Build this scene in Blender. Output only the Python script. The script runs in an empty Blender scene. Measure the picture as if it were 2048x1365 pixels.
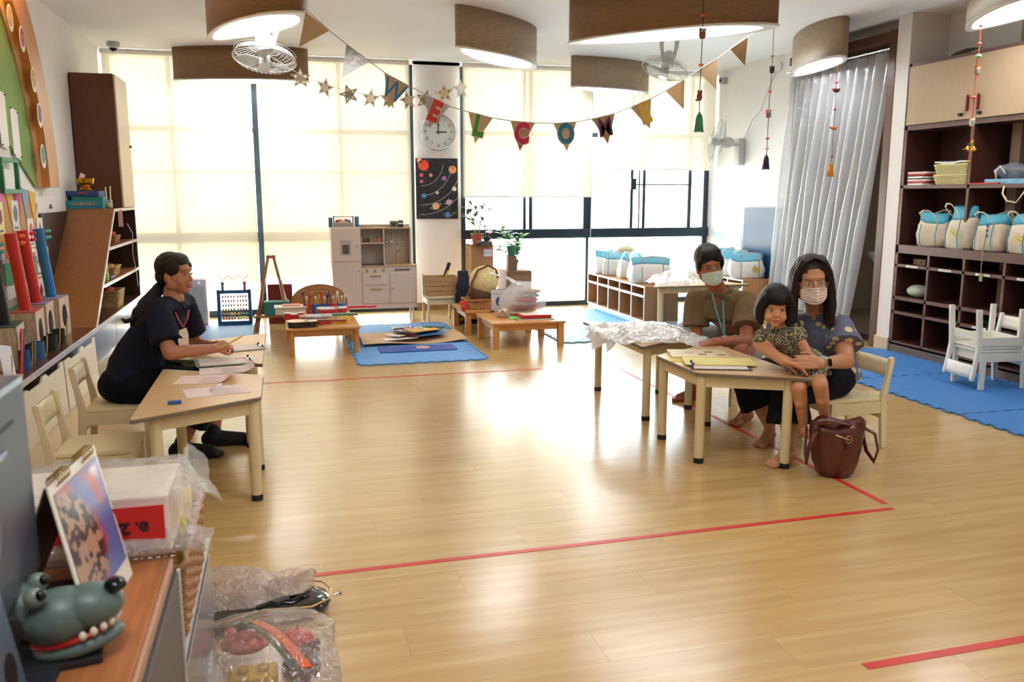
import bpy, bmesh, math, random
from mathutils import Vector as V, Matrix, noise
random.seed(7)
EXPOSURE=0.76; SKYSTR=12.5; BLINDC='ebdcbf'; BLT=.1; BLTR=.028; LAMPE=9; COVE=30
PI=math.pi
sc=bpy.context.scene; COL=sc.collection
# ---------------- camera, world, light, exposure ----------------
F=1715.0; YAW=math.radians(14.93); PIT=math.radians(9.77); CH=1.5
FW=V((math.sin(YAW)*math.cos(PIT),math.cos(YAW)*math.cos(PIT),-math.sin(PIT)))
RT=V((math.cos(YAW),-math.sin(YAW),0)); UP=RT.cross(FW); CAM=V((0,0,CH))
cd=bpy.data.cameras.new('camera'); cam=bpy.data.objects.new('camera',cd); COL.objects.link(cam)
cam.matrix_world=Matrix.Translation(CAM)@Matrix((RT,UP,-FW)).transposed().to_4x4()
cd.sensor_width=36; cd.lens=F*36/2048; cd.clip_start=.05; cd.clip_end=200
cd.dof.use_dof=True; cd.dof.focus_distance=5.6; cd.dof.aperture_fstop=4.8
sc.camera=cam
vs=sc.view_settings; vs.view_transform='Standard'; vs.look='None'; vs.gamma=1; vs.use_curve_mapping=False
vs.exposure=EXPOSURE
sc.cycles.use_denoising=True
sc.cycles.max_bounces=10; sc.cycles.diffuse_bounces=5; sc.cycles.transparent_max_bounces=16; sc.cycles.sample_clamp_indirect=12
sc.cycles.caustics_reflective=True; sc.cycles.caustics_refractive=False
w=bpy.data.worlds.new('sky'); sc.world=w; w.use_nodes=True
bg=w.node_tree.nodes['Background']; bg.inputs[0].default_value=(.85,.925,1,1); bg.inputs[1].default_value=SKYSTR
sn=bpy.data.lights.new('sun','SUN'); sn.energy=22; sn.angle=.03; sn.color=(1,.97,.92); so=bpy.data.objects.new('sun',sn); COL.objects.link(so); so.rotation_euler=(math.radians(28),0,math.radians(12))
CEIL=3.12; XL=-1.91; XR=5.8; YB=11.0
def portal(x0,x1,z0,z1,y):
    l=bpy.data.lights.new('window_portal','AREA'); l.shape='RECTANGLE'; l.size=x1-x0; l.size_y=z1-z0; l.cycles.is_portal=True
    o=bpy.data.objects.new('window_portal',l); COL.objects.link(o); o.location=((x0+x1)/2,y,(z0+z1)/2); o.rotation_euler=(-PI/2,0,0)
portal(-1.9,1.66,0,3.1,11.12); portal(2.25,5.8,0,3.1,11.12)
# ---------------- pixel to point helpers (2048x1365 frame) ----------------
def ray(x,y): return FW+RT*((x-1024)/F)-UP*((y-682.5)/F)
def at(x,y,ax,val):
    d=ray(x,y); i='XYZ'.index(ax); return CAM+d*((val-CAM[i])/d[i])
def fl(x,y,z=0.0): return at(x,y,'Z',z)
def dp(x,y,d): return CAM+ray(x,y)*d
# ---------------- materials ----------------
def lin(c):
    if isinstance(c,str): c=[int(c[i:i+2],16)/255 for i in (0,2,4)]
    return tuple((v/12.92 if v<=.04045 else ((v+.055)/1.055)**2.4) for v in c)+(1,)
MC={}
def mat(c,r=.5,m=0,noise_s=0,noise_a=.12,bump=0,bs=200,alpha=1,trans=0,emit=0,coat=0,sheen=0,stretch=None,spec=.5,sub=0,c2=None,thr=None):
    k=(str(c),r,m,noise_s,noise_a,bump,bs,alpha,trans,emit,coat,sheen,str(stretch),spec,sub,c2,thr)
    if k in MC: return MC[k]
    t=bpy.data.materials.new('mat_%03d'%len(MC)); t.use_nodes=True; n=t.node_tree.nodes; L=t.node_tree.links; b=n['Principled BSDF']
    cc=lin(c); b.inputs['Base Color'].default_value=cc; b.inputs['Roughness'].default_value=r; b.inputs['Metallic'].default_value=m
    b.inputs['Specular IOR Level'].default_value=spec
    if alpha<1: b.inputs['Alpha'].default_value=alpha
    if trans: b.inputs['Transmission Weight'].default_value=trans
    if coat: b.inputs['Coat Weight'].default_value=coat; b.inputs['Coat Roughness'].default_value=.15
    if sheen: b.inputs['Sheen Weight'].default_value=sheen
    if sub: b.inputs['Subsurface Weight'].default_value=sub; b.inputs['Subsurface Radius'].default_value=(.02,.008,.004); b.inputs['Subsurface Scale'].default_value=.5
    if emit: b.inputs['Emission Color'].default_value=cc; b.inputs['Emission Strength'].default_value=emit
    tc=None
    if noise_s or bump:
        tc=n.new('ShaderNodeTexCoord'); mp=n.new('ShaderNodeMapping'); L.new(tc.outputs['Object'],mp.inputs[0])
        if stretch: mp.inputs['Scale'].default_value=stretch
    if noise_s:
        nz=n.new('ShaderNodeTexNoise'); nz.inputs['Scale'].default_value=noise_s; nz.inputs['Detail'].default_value=6; L.new(mp.outputs[0],nz.inputs[0])
        rp=n.new('ShaderNodeValToRGB'); L.new(nz.outputs[0],rp.inputs[0])
        a,bb=(.3,.7) if not thr else thr
        rp.color_ramp.elements[0].position=a; rp.color_ramp.elements[1].position=bb
        rp.color_ramp.elements[0].color=tuple(v*(1-noise_a) for v in cc[:3])+(1,) if not c2 else lin(c2)
        rp.color_ramp.elements[1].color=tuple(min(1,v*(1+noise_a)) for v in cc[:3])+(1,) if not c2 else cc
        L.new(rp.outputs[0],b.inputs['Base Color'])
    if bump:
        nb=n.new('ShaderNodeTexNoise'); nb.inputs['Scale'].default_value=bs; nb.inputs['Detail'].default_value=4; L.new(mp.outputs[0],nb.inputs[0])
        bp=n.new('ShaderNodeBump'); bp.inputs['Strength'].default_value=bump; bp.inputs['Distance'].default_value=.01; L.new(nb.outputs[0],bp.inputs['Height']); L.new(bp.outputs[0],b.inputs['Normal'])
    MC[k]=t; return t
def wood(c,r=.4,axis=0,a=.15,s=6,coat=0):
    st=[14,14,14]; st[axis]=1
    return mat(c,r,noise_s=s,noise_a=a,stretch=tuple(st),coat=coat)
def film(c,alpha=.35,r=.2,bump=.6,bs=25):   # thin plastic film
    k=('film',c,alpha,r,bump,bs)
    if k in MC: return MC[k]
    t=bpy.data.materials.new('film'); t.use_nodes=True; n=t.node_tree.nodes; L=t.node_tree.links; n.remove(n['Principled BSDF'])
    out=n['Material Output']; tr=n.new('ShaderNodeBsdfTransparent'); gl=n.new('ShaderNodeBsdfGlossy'); df=n.new('ShaderNodeBsdfDiffuse'); tl=n.new('ShaderNodeBsdfTranslucent')
    for q in (df,tl): q.inputs[0].default_value=lin(c)
    gl.inputs['Roughness'].default_value=r
    a=n.new('ShaderNodeMixShader'); a.inputs[0].default_value=.5; L.new(df.outputs[0],a.inputs[1]); L.new(tl.outputs[0],a.inputs[2])
    b=n.new('ShaderNodeMixShader'); b.inputs[0].default_value=alpha; L.new(tr.outputs[0],b.inputs[1]); L.new(a.outputs[0],b.inputs[2])
    fr=n.new('ShaderNodeLayerWeight'); fr.inputs[0].default_value=.35
    c_=n.new('ShaderNodeMixShader'); mu=n.new('ShaderNodeMath'); mu.operation='MULTIPLY_ADD'; mu.inputs[1].default_value=.5; mu.inputs[2].default_value=.06
    L.new(fr.outputs['Fresnel'],mu.inputs[0]); L.new(mu.outputs[0],c_.inputs[0]); L.new(b.outputs[0],c_.inputs[1]); L.new(gl.outputs[0],c_.inputs[2]); L.new(c_.outputs[0],out.inputs[0])
    tc=n.new('ShaderNodeTexCoord'); nb=n.new('ShaderNodeTexNoise'); nb.inputs['Scale'].default_value=bs; nb.inputs['Distortion'].default_value=1.5; L.new(tc.outputs['Object'],nb.inputs[0])
    bp=n.new('ShaderNodeBump'); bp.inputs['Strength'].default_value=bump; bp.inputs['Distance'].default_value=.03; L.new(nb.outputs[0],bp.inputs['Height'])
    for q in (gl,df,tl): L.new(bp.outputs[0],q.inputs['Normal'])
    MC[k]=t; return t
# ---------------- mesh helpers ----------------
def frame(d,ref=None):
    d=d.normalized(); r=ref or (V((0,0,1)) if abs(d.z)<.95 else V((0,1,0)))
    x=r.cross(d).normalized(); y=d.cross(x); return x,y,d
class S:
    def __init__(s,mx=None): s.b=bmesh.new(); s.mx=mx or Matrix.Identity(4)
    def _v(s,p): return s.b.verts.new(s.mx@V(p))
    def box(s,x0,x1,y0,y1,z0,z1,bev=0,rot=None,piv=None):
        ps=[V((x,y,z)) for z in (z0,z1) for y in (y0,y1) for x in (x0,x1)]
        if rot:
            c=V(piv) if piv else V(((x0+x1)/2,(y0+y1)/2,(z0+z1)/2)); ps=[rot@(p-c)+c for p in ps]
        v=[s._v(p) for p in ps]; fs=[s.b.faces.new([v[i] for i in f]) for f in ((0,2,3,1),(4,5,7,6),(0,1,5,4),(2,6,7,3),(1,3,7,5),(0,4,6,2))]
        if bev:
            es=list({e for f in fs for e in f.edges}); bmesh.ops.bevel(s.b,geom=es,offset=bev,segments=2,affect='EDGES',profile=.6)
        return s
    def ring(s,c,x,y,rx,ry,n,ph=0): return [s._v(c+x*(rx*math.cos(ph+2*PI*i/n))+y*(ry*math.sin(ph+2*PI*i/n))) for i in range(n)]
    def skin(s,rs,closed=True,cap=True):
        n=len(rs[0])
        for a,b in zip(rs,rs[1:]):
            for i in range(n if closed else n-1):
                j=(i+1)%n; s.b.faces.new((a[i],a[j],b[j],b[i]))
        if cap and closed:
            s.b.faces.new(rs[0][::-1]); s.b.faces.new(rs[-1])
        return s
    def cyl(s,p0,p1,r0,r1=None,n=16,cap=True):
        p0,p1=V(p0),V(p1); r1=r0 if r1 is None else r1; x,y,d=frame(p1-p0)
        return s.skin([s.ring(p0,x,y,r0,r0,n),s.ring(p1,x,y,max(r1,1e-4),max(r1,1e-4),n)],cap=cap)
    def tube(s,pts,r,n=8,closed=False,flat=1):
        pts=[V(p) for p in pts]; rs=[]; m=len(pts); ref=None
        for i,p in enumerate(pts):
            d=(pts[(i+1)%m] if (closed or i<m-1) else p)-(pts[i-1] if (closed or i>0) else p)
            x,y,d=frame(d,ref if ref is not None else None)
            if ref is not None and x.length<.5: x,y,d=frame(d)
            ref=y
            rr=r[i] if isinstance(r,(list,tuple)) else r
            rs.append(s.ring(p,x,y,rr,rr*flat,n))
        if closed: rs.append(rs[0]); return s.skin(rs,cap=False)
        return s.skin(rs)
    def ell(s,c,r,rot=None,u=16,v=10):
        c=V(c); r=(r,r,r) if not isinstance(r,(tuple,list)) else r; R=rot or Matrix.Identity(3)
        rs=[]
        for j in range(1,v):
            t=PI*j/v; rs.append([s._v(c+R@V((r[0]*math.sin(t)*math.cos(2*PI*i/u),r[1]*math.sin(t)*math.sin(2*PI*i/u),-r[2]*math.cos(t)))) for i in range(u)])
        s.skin(rs,cap=False); a=s._v(c+R@V((0,0,-r[2]))); b=s._v(c+R@V((0,0,r[2])))
        for i in range(u):
            j=(i+1)%u; s.b.faces.new((a,rs[0][j],rs[0][i])); s.b.faces.new((b,rs[-1][i],rs[-1][j]))
        return s
    def prism(s,poly,o,ux,uy,t):     # polygon in plane (o,ux,uy), thickness vector t
        o,ux,uy,t=V(o),V(ux),V(uy),V(t); a=[s._v(o+ux*x+uy*y) for x,y in poly]; b=[s._v(o+ux*x+uy*y+t) for x,y in poly]
        return s.skin([a,b])
    def lathe(s,prof,c=(0,0,0),n=20,ax=(0,0,1),cap=True):
        c=V(c); x,y,d=frame(V(ax)); return s.skin([s.ring(c+d*z,x,y,max(r,1e-4),max(r,1e-4),n) for r,z in prof],cap=cap)
    def grid(s,f,nu,nv):
        g=[[s._v(f(i/nu,j/nv)) for i in range(nu+1)] for j in range(nv+1)]
        for j in range(nv):
            for i in range(nu): s.b.faces.new((g[j][i],g[j][i+1],g[j+1][i+1],g[j+1][i]))
        return s
    def obj(s,name,m,parent=None,smooth=False,solid=0,sub=0,bevel=0,loc=None):
        bmesh.ops.recalc_face_normals(s.b,faces=s.b.faces)
        me=bpy.data.meshes.new(name); s.b.to_mesh(me); s.b.free(); me.materials.append(m)
        o=bpy.data.objects.new(name,me); COL.objects.link(o)
        if smooth:
            for p in me.polygons: p.use_smooth=True
            if smooth!='all':
                try: me.set_sharp_from_angle(angle=math.radians(40))
                except Exception: pass
        if solid: q=o.modifiers.new('s','SOLIDIFY'); q.thickness=solid; q.offset=0
        if bevel: q=o.modifiers.new('b','BEVEL'); q.width=bevel; q.segments=2; q.limit_method='ANGLE'
        if sub: q=o.modifiers.new('u','SUBSURF'); q.levels=sub; q.render_levels=sub
        if parent: o.parent=parent
        if loc: o.location=loc
        return o
def thing(name,label,cat,loc=(0,0,0),rz=0,group=None):
    o=bpy.data.objects.new(name,None); COL.objects.link(o); o.location=loc; o.rotation_euler=(0,0,rz); o.empty_display_size=.05
    o['label']=label; o['category']=cat
    if group: o['group']=group
    return o
def tag(o,label,cat,group=None,kind=None):
    o['label']=label; o['category']=cat
    if group: o['group']=group
    if kind: o['kind']=kind
    return o
def part(o,label): o['label']=label; return o
def struct(o): o['kind']='structure'; return o
def dup(root,loc=None,rz=None,label=None,group=None,name=None,scale=None):
    r=root.copy(); COL.objects.link(r)
    if loc is not None: r.location=loc
    if rz is not None: r.rotation_euler=(0,0,rz)
    if scale: r.scale=scale
    if label: r['label']=label
    if group: r['group']=group
    for ch in list(root.children):
        c=ch.copy(); COL.objects.link(c); c.parent=r
        for g in list(ch.children):
            d=g.copy(); COL.objects.link(d); d.parent=c
    return r
def text(name,body,size,m,mx,parent=None,ext=.001,align='CENTER',bold=0):
    cu=bpy.data.curves.new(name,'FONT'); cu.body=body; cu.size=size; cu.extrude=ext; cu.align_x=align; cu.align_y='CENTER'; cu.offset=bold; cu.resolution_u=3
    o=bpy.data.objects.new(name,cu); me=bpy.data.meshes.new_from_object(o); bpy.data.objects.remove(o)
    me.materials.clear(); me.materials.append(m); o=bpy.data.objects.new(name,me); COL.objects.link(o)
    if parent: o.parent=parent
    o.matrix_local=mx
    return o
def basis(o,x,y):   # matrix whose x,y axes are given
    x=V(x).normalized(); z=x.cross(V(y)).normalized(); y=z.cross(x); m=Matrix((x,y,z)).transposed().to_4x4(); return Matrix.Translation(V(o))@m
def RZ(a): return Matrix.Rotation(a,3,'Z')
def RX(a): return Matrix.Rotation(a,3,'X')
def RY(a): return Matrix.Rotation(a,3,'Y')
def lerp(a,b,t): return a+(b-a)*t
WHITE=mat('efece8',.55); BLACK=mat('15151a',.5)
# ================= SETTING =================
# floor with its planks
fb=struct(S().box(XL-.1,XR+.3,-2.6,YB+.12,-.12,-.006).obj('floor',mat('a98a5a',.5)))
def plankmat():
    t=bpy.data.materials.new('floor_plank'); t.use_nodes=True; n=t.node_tree.nodes; L=t.node_tree.links; b=n['Principled BSDF']
    tc=n.new('ShaderNodeTexCoord'); oi=n.new('ShaderNodeObjectInfo'); mp=n.new('ShaderNodeMapping'); mp.inputs['Scale'].default_value=(.7,9,1)
    L.new(tc.outputs['Object'],mp.inputs[0]); cb=n.new('ShaderNodeCombineXYZ'); mu=n.new('ShaderNodeMath'); mu.operation='MULTIPLY'; mu.inputs[1].default_value=37
    L.new(oi.outputs['Random'],mu.inputs[0]); L.new(mu.outputs[0],cb.inputs[2]); L.new(mu.outputs[0],cb.inputs[0]); L.new(cb.outputs[0],mp.inputs['Location'])
    nz=n.new('ShaderNodeTexNoise'); nz.inputs['Scale'].default_value=2.2; nz.inputs['Detail'].default_value=4; L.new(mp.outputs[0],nz.inputs[0])
    rp=n.new('ShaderNodeValToRGB'); rp.color_ramp.interpolation='EASE'; rp.color_ramp.elements[0].position=.2; rp.color_ramp.elements[1].position=.95
    rp.color_ramp.elements[0].color=lin('c09b5e'); rp.color_ramp.elements[1].color=lin('d6b67c'); L.new(nz.outputs[0],rp.inputs[0])
    hs=n.new('ShaderNodeHueSaturation'); mr=n.new('ShaderNodeMapRange'); mr.inputs[3].default_value=.965; mr.inputs[4].default_value=1.035; L.new(oi.outputs['Random'],mr.inputs[0]); L.new(mr.outputs[0],hs.inputs['Value']); L.new(rp.outputs[0],hs.inputs['Color'])
    L.new(hs.outputs[0],b.inputs['Base Color'])
    ge=n.new('ShaderNodeNewGeometry'); m2=n.new('ShaderNodeMapping'); m2.inputs['Scale'].default_value=(1.2,4,1); L.new(ge.outputs['Position'],m2.inputs[0])
    n2=n.new('ShaderNodeTexNoise'); n2.inputs['Scale'].default_value=2; n2.inputs['Detail'].default_value=3; L.new(m2.outputs[0],n2.inputs[0])
    m3=n.new('ShaderNodeMapRange'); m3.inputs[3].default_value=.14; m3.inputs[4].default_value=.34; L.new(n2.outputs[0],m3.inputs[0]); b.inputs['Roughness'].default_value=.23
    n3=n.new('ShaderNodeTexNoise'); n3.inputs['Scale'].default_value=9; n3.inputs['Detail'].default_value=2; L.new(m2.outputs[0],n3.inputs[0])
    bp=n.new('ShaderNodeBump'); bp.inputs['Strength'].default_value=.05; bp.inputs['Distance'].default_value=.003; L.new(n3.outputs[0],bp.inputs['Height'])
    b.inputs['Specular IOR Level'].default_value=.55; b.inputs['Coat Weight'].default_value=.5; b.inputs['Coat Roughness'].default_value=.2
    return t
PM=plankmat(); meshes={}
PW,PL=.2,1.45; y=1.4; r=0
while y<YB+.1:
    off=[0,.62,1.1,.35,.86][r%5]; x=XL-.02-off
    while x<XR+.25:
        x0,x1=max(x,XL-.02),min(x+PL,XR+.25)
        if x1-x0>.03:
            k=round(x1-x0,3)
            if k not in meshes:
                o=S().box(-k/2+.0004,k/2-.0004,-PW/2+.0004,PW/2-.0004,-.006,0).obj('floor_plank',PM); meshes[k]=o.data
            else: o=bpy.data.objects.new('floor_plank',meshes[k]); COL.objects.link(o)
            o.location=((x0+x1)/2,y+PW/2,0); o.parent=fb
        x+=PL
    y+=PW; r+=1
part(S().box(XL-.05,XR+.2,-2.55,1.4,-.006,0).obj('floor_sheet',PM,fb),'plain floor covering beside the near counter')
wm=mat('efedeb',.7,noise_s=3,noise_a=.02,bump=.05,bs=120)
struct(S().box(XL-.1,XR+2.3,-2.7,YB+.3,CEIL,CEIL+.12).obj('ceiling',mat('f3f3f4',.8,noise_s=2,noise_a=.02)))
struct(S().box(XL-.12,XL,-2.6,YB+.15,-.1,CEIL).obj('wall_left',wm))
struct(S().box(XL-.1,XR+.4,-2.7,-2.6,-.1,CEIL).obj('wall_front',wm))
# back wall: pillar between two windows, small return at the left, lintel
wb=struct(S().box(1.66,2.25,YB,YB+.3,-.1,CEIL).box(XL-.1,XL+.02,YB,YB+.3,-.1,CEIL).box(XR-.02,XR+.15,YB,YB+.3,-.1,CEIL).box(XL-.1,XR+.15,YB,YB+.3,3.08,CEIL+.1).obj('wall_back',mat('dfdadb',.7)))
# right wall with door opening
DY0,DY1,DZ=7.22,8.95,2.92; XW=6.02
struct(S().box(XR,XR+.12,DY1,YB+.15,-.1,CEIL).box(XW,XW+.12,-2.6,DY0,-.1,CEIL).box(XR,XR+.12,DY0-.09,DY1,DZ,CEIL).obj('wall_right',wm))
struct(S().box(5.605,XW,6.94,7.12,0,CEIL).obj('wall_right_pier',mat('e6dfdb',.7)))
struct(S().box(5.59,5.604,6.935,7.13,0,.13,.004).obj('baseboard_right',mat('cdb9a0',.5)))
struct(S().box(XR-.014,XR-.001,DY1+.09,YB,0,.1,.003).obj('baseboard_corner',mat('cdb9a0',.5)))
struct(S().box(1.655,2.255,YB-.014,YB-.001,0,.1,.003).obj('baseboard_pillar',mat('8a6a48',.5)))
dm=wood('5c3a2c',.4,2)
d1=struct(S().box(5.6,XR+.14,DY0-.1,DY0,0,DZ+.09,.004).box(XR-.03,XR+.14,DY1,DY1+.09,0,DZ+.09,.004).box(5.64,XR+.14,DY0,DY1,DZ,DZ+.09,.004).obj('door_1',dm))
S().box(XR-.02,XR+.14,DY0,DY1,0,.02,.003).obj('door_threshold',wood('4a2b20',.4,1),d1)
# the dim washroom beyond the door
struct(S().box(XR+.12,XR+2.2,DY0-1.2,DY1+.8,-.1,0).obj('floor_washroom',mat('8b8072',.4)))
struct(S().box(XR+2.1,XR+2.2,DY0-1.2,DY1+.8,0,CEIL).box(XR+.12,XR+2.2,DY1+.7,DY1+.8,0,CEIL).box(XR+.12,XR+2.2,DY0-1.3,DY0-1.2,0,CEIL).obj('wall_washroom',mat('b3a08a',.6)))
b_=thing('wash_basin','white wash basin on the dim washroom wall beyond the curtain','basin',(XR+1.3,8.9,0))
S().lathe([(.05,.45),(.1,.6),(.22,.75),(.24,.8),(.2,.8),(.1,.72),(.02,.7)],n=20,cap=False).obj('bowl',mat('f4f4f4',.2),b_,True)
S().cyl((0,0,0),(0,0,.6),.07,.05).obj('pedestal',mat('eeeeee',.3),b_,True)
# windows: dark aluminium frames and panes
fm=mat('23303a',.35,m=.3); glass=None
def glassmat():
    t=bpy.data.materials.new('pane_glass'); t.use_nodes=True; n=t.node_tree.nodes; L=t.node_tree.links; n.remove(n['Principled BSDF'])
    tr=n.new('ShaderNodeBsdfTransparent'); tr.inputs[0].default_value=(.95,.98,.97,1); gl=n.new('ShaderNodeBsdfGlossy'); gl.inputs['Roughness'].default_value=.02; fr=n.new('ShaderNodeFresnel'); fr.inputs[0].default_value=1.3
    mx=n.new('ShaderNodeMixShader'); L.new(fr.outputs[0],mx.inputs[0]); L.new(tr.outputs[0],mx.inputs[1]); L.new(gl.outputs[0],mx.inputs[2]); L.new(mx.outputs[0],n['Material Output'].inputs[0]); return t
GM=glassmat()
def bar(par,x0,x1,z0,z1,y0=YB+.04,y1=YB+.12,name='frame_bar'): return S().box(x0,x1,y0,y1,z0,z1,.004).obj(name,fm,par)
w1=struct(S().box(XL+.02,1.66,YB+.02,YB+.14,0,.08,.004).obj('window_1',fm))
for x in (XL+.05,-.25,1.62): bar(w1,x-.035,x+.035,.08,3.08)
for x in (-1.2,.75): bar(w1,x-.025,x+.025,.08,3.08)
for z,h in ((.973,.062),(2.25,.03)): bar(w1,XL+.09,1.58,z-h,z+h,YB+.03,YB+.11)
bar(w1,XL+.09,1.58,1.74,1.77,YB+.05,YB+.1)
for x0,x1 in ((XL+.08,-1.22),(-1.18,-.28),(-.22,.73),(.77,1.59)):
    for z0,z1 in ((.08,.91),(1.035,1.74),(1.77,2.22),(2.28,3.08)): S().box(x0,x1,YB+.075,YB+.081,z0,z1).obj('pane',GM,w1)
w2=struct(S().box(2.25,XR-.02,YB+.02,YB+.14,0,.06,.004).obj('window_2',fm))
bar(w2,2.25,2.32,.06,3.08); bar(w2,XR-.09,XR-.02,.06,3.08)
bar(w2,2.25,XR-.03,.91,1.035,YB-.03,YB+.12,'sill_beam')
bar(w2,3.94,4.06,1.035,3.08); bar(w2,3.98,4.02,.06,.91)
for x0,x1 in ((3.1,3.14),(3.18,3.23),(4.62,4.66),(4.74,4.76),(4.8,4.84),(5.48,5.53)): bar(w2,x0,x1,1.035,3.08,YB+.05,YB+.1)
bar(w2,2.32,3.95,2.24,2.3); bar(w2,4.05,XR-.09,2.24,2.3)
S().cyl((4.66,YB+.03,1.62),(5.48,YB+.03,1.62),.009).obj('security_bar',fm,w2,True); S().box(4.6,4.68,YB-.01,YB+.05,1.55,1.7,.005).obj('latch',fm,w2)
for x0,x1 in ((2.32,3.1),(3.23,3.94),(4.06,4.62),(4.84,5.48),(5.53,XR-.09)):
    for z0,z1 in ((1.035,2.24),(2.3,3.08)): S().box(x0,x1,YB+.075,YB+.081,z0,z1).obj('pane',GM,w2)
for x0,x1 in ((2.32,3.98),(4.02,XR-.09)): S().box(x0,x1,YB+.075,YB+.081,.06,.91).obj('pane',GM,w2)
# outdoors: pavement, pale boundary wall, louvred fence
struct(S().box(-14,20,YB+.15,40,-.25,-.12).obj('pavement',mat('e2e0da',.8)))
struct(S().box(-14,20,15,15.2,-.12,2.45).obj('boundary_wall',mat('e6e2da',.8)))
fe=thing('louvred_fence','pale louvred metal fence outside the right window','fence',(6.2,13.2,0))
for i in range(26): S().box(-.95,1.1,-.03,.03,.25+i*.09,.29+i*.09).obj('slat',mat('c9d2da',.5),fe)
for x in (-.95,-.33,.02,.3,1.1): S().box(x-.05,x+.05,-.06,-.03,0,2.7).obj('post',mat('a9bccc',.5),fe)
# ================= roller blinds =================
def blindmat():
    t=bpy.data.materials.new('blind_cloth'); t.use_nodes=True; n=t.node_tree.nodes; L=t.node_tree.links; n.remove(n['Principled BSDF'])
    c=lin(BLINDC); df=n.new('ShaderNodeBsdfDiffuse'); tl=n.new('ShaderNodeBsdfTranslucent'); tr=n.new('ShaderNodeBsdfTransparent'); df.inputs[0].default_value=lin('efe6d4'); tl.inputs[0].default_value=c; tr.inputs[0].default_value=c
    a=n.new('ShaderNodeMixShader'); a.inputs[0].default_value=BLT; L.new(df.outputs[0],a.inputs[1]); L.new(tl.outputs[0],a.inputs[2])
    b=n.new('ShaderNodeMixShader'); b.inputs[0].default_value=BLTR; L.new(a.outputs[0],b.inputs[1]); L.new(tr.outputs[0],b.inputs[2]); L.new(b.outputs[0],n['Material Output'].inputs[0])
    return t
BM=blindmat()
def blind(x0,x1,zb,label,bar_c='f4f2ee',sag=0):
    o=thing('roller_blind',label,'blind',((x0+x1)/2,YB-.09,0)); h=(x1-x0)/2
    f=lambda u,v:V((lerp(-h,h,u),.012*math.sin(u*3+v*2.5)*(v)+.006*math.sin(u*11)*v,lerp(CEIL-.04,zb+sag*(.5-u)+.02*abs(sag)*3*math.sin(u*PI),v)))
    S().grid(f,24,24).obj('cloth',BM,o,'all')
    S().cyl((-h,0,CEIL-.035),(h,0,CEIL-.035),.03).obj('roller',WHITE,o,True)
    if not sag: S().box(-h,h,-.012,.012,zb-.02,zb,.004).obj('bottom_bar',mat(bar_c,.5),o)
    S().tube([(h-.01,-.02,CEIL-.05),(h-.005,-.022,1.6),(h-.012,-.02,.6)],.004,5).obj('pull_cord',WHITE,o)
    return o
blind(XL+.03,-.285,.45,'cream roller blind at the left end of the left window',sag=.06)
blind(-.215,1.6,.5,'cream roller blind behind the play kitchen',sag=-.05)
blind(2.27,4.0,1.47,'white roller blind right of the pillar, over the potted plants')
blind(4.08,XR-.03,1.83,'short white roller blind over the louvred fence view')
# ================= ceiling lamps =================
lwood=wood('8d6b4b',.45,0,.18,5); lpale=wood('a48d72',.45,0,.15,5)
def lamp(p,q,wd,label,wm_,strength=LAMPE,cw='fbfcff'):
    p,q=V((p[0],p[1],0)),V((q[0],q[1],0)); c=(p+q)/2; a=(q-p).length/2; ang=math.atan2((q-p).y,(q-p).x)
    o=thing('leaf_ceiling_lamp',label,'lamp',(c.x,c.y,0),ang)
    def outline(s,n=48):
        r=[]
        for i in range(n):
            t=2*PI*i/n; x=math.cos(t); y=math.sin(t); yy=abs(y)**1.25*(1 if y>0 else -1); r.append((x*a*s,yy*wd*s*(1+.25*x)))
        return r
    zb=2.77; s1=S(); po=outline(1)
    s1.skin([[s1._v((x,y,z)) for x,y in po] for z in (zb,CEIL)],cap=False).obj('wooden_shade',wm_,o,'all',solid=.012)
    s2=S(); A=outline(1.02); B=outline(.88); r=[[s2._v((x,y,zb-.012)) for x,y in A],[s2._v((x,y,zb-.012)) for x,y in B],[s2._v((x,y,zb+.004)) for x,y in B],[s2._v((x,y,zb+.004)) for x,y in A]]; r.append(r[0])
    s2.skin(r,cap=False).obj('rim',mat('e4e2de',.5),o)
    s3=S(); s3.b.faces.new([s3._v((x,y,zb-.004)) for x,y in outline(.885)]); d=s3.obj('diffuser',mat(cw,.5,emit=strength),o)
    return o
lamp((-.5,7.9),(.19,6.55),.22,'wooden leaf lamp with lit underside at the top left, above the bunting end',lwood)
lamp((1.55,7.68),(2.55,8.8),.2,'wooden leaf lamp hanging centrally, nearest the clock pillar',lpale)
lamp((-1.1,10.7),(.37,10.45),.2,'brown leaf lamp close to the left window behind the ceiling fan',lwood)
lamp((3.43,10.1),(4.62,10.6),.2,'small-looking leaf lamp by the right window beside the open fan',lpale)
lamp((5.5,8.62),(5.1,7.25),.17,'pale wooden leaf lamp in front of the curtained doorway',lpale)
lamp((2.44,7.25),(3.72,6.1),.26,'large dark leaf lamp at the top edge above the last letters of the bunting',lwood)
lamp((5.3,5.9),(4.85,4.5),.22,'leaf lamp at the top right corner above the shelving wall',lpale)
for (a,b,lb) in (((.3,3.6),(1.6,2.6),'leaf-shaped fill lamp added overhead, out of view above the near floor'),((3.6,3.4),(4.9,2.5),'leaf-shaped fill lamp added overhead, out of view at the near right'),((-.9,1.2),(.4,.2),'leaf-shaped fill lamp added overhead, out of view above the counter'),((2.2,.6),(3.6,-.2),'leaf-shaped fill lamp added overhead, out of view behind the photographer')):
    lamp(a,b,.3,lb,lwood)  # unseen lamps, added to brighten the near part of the room
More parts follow.
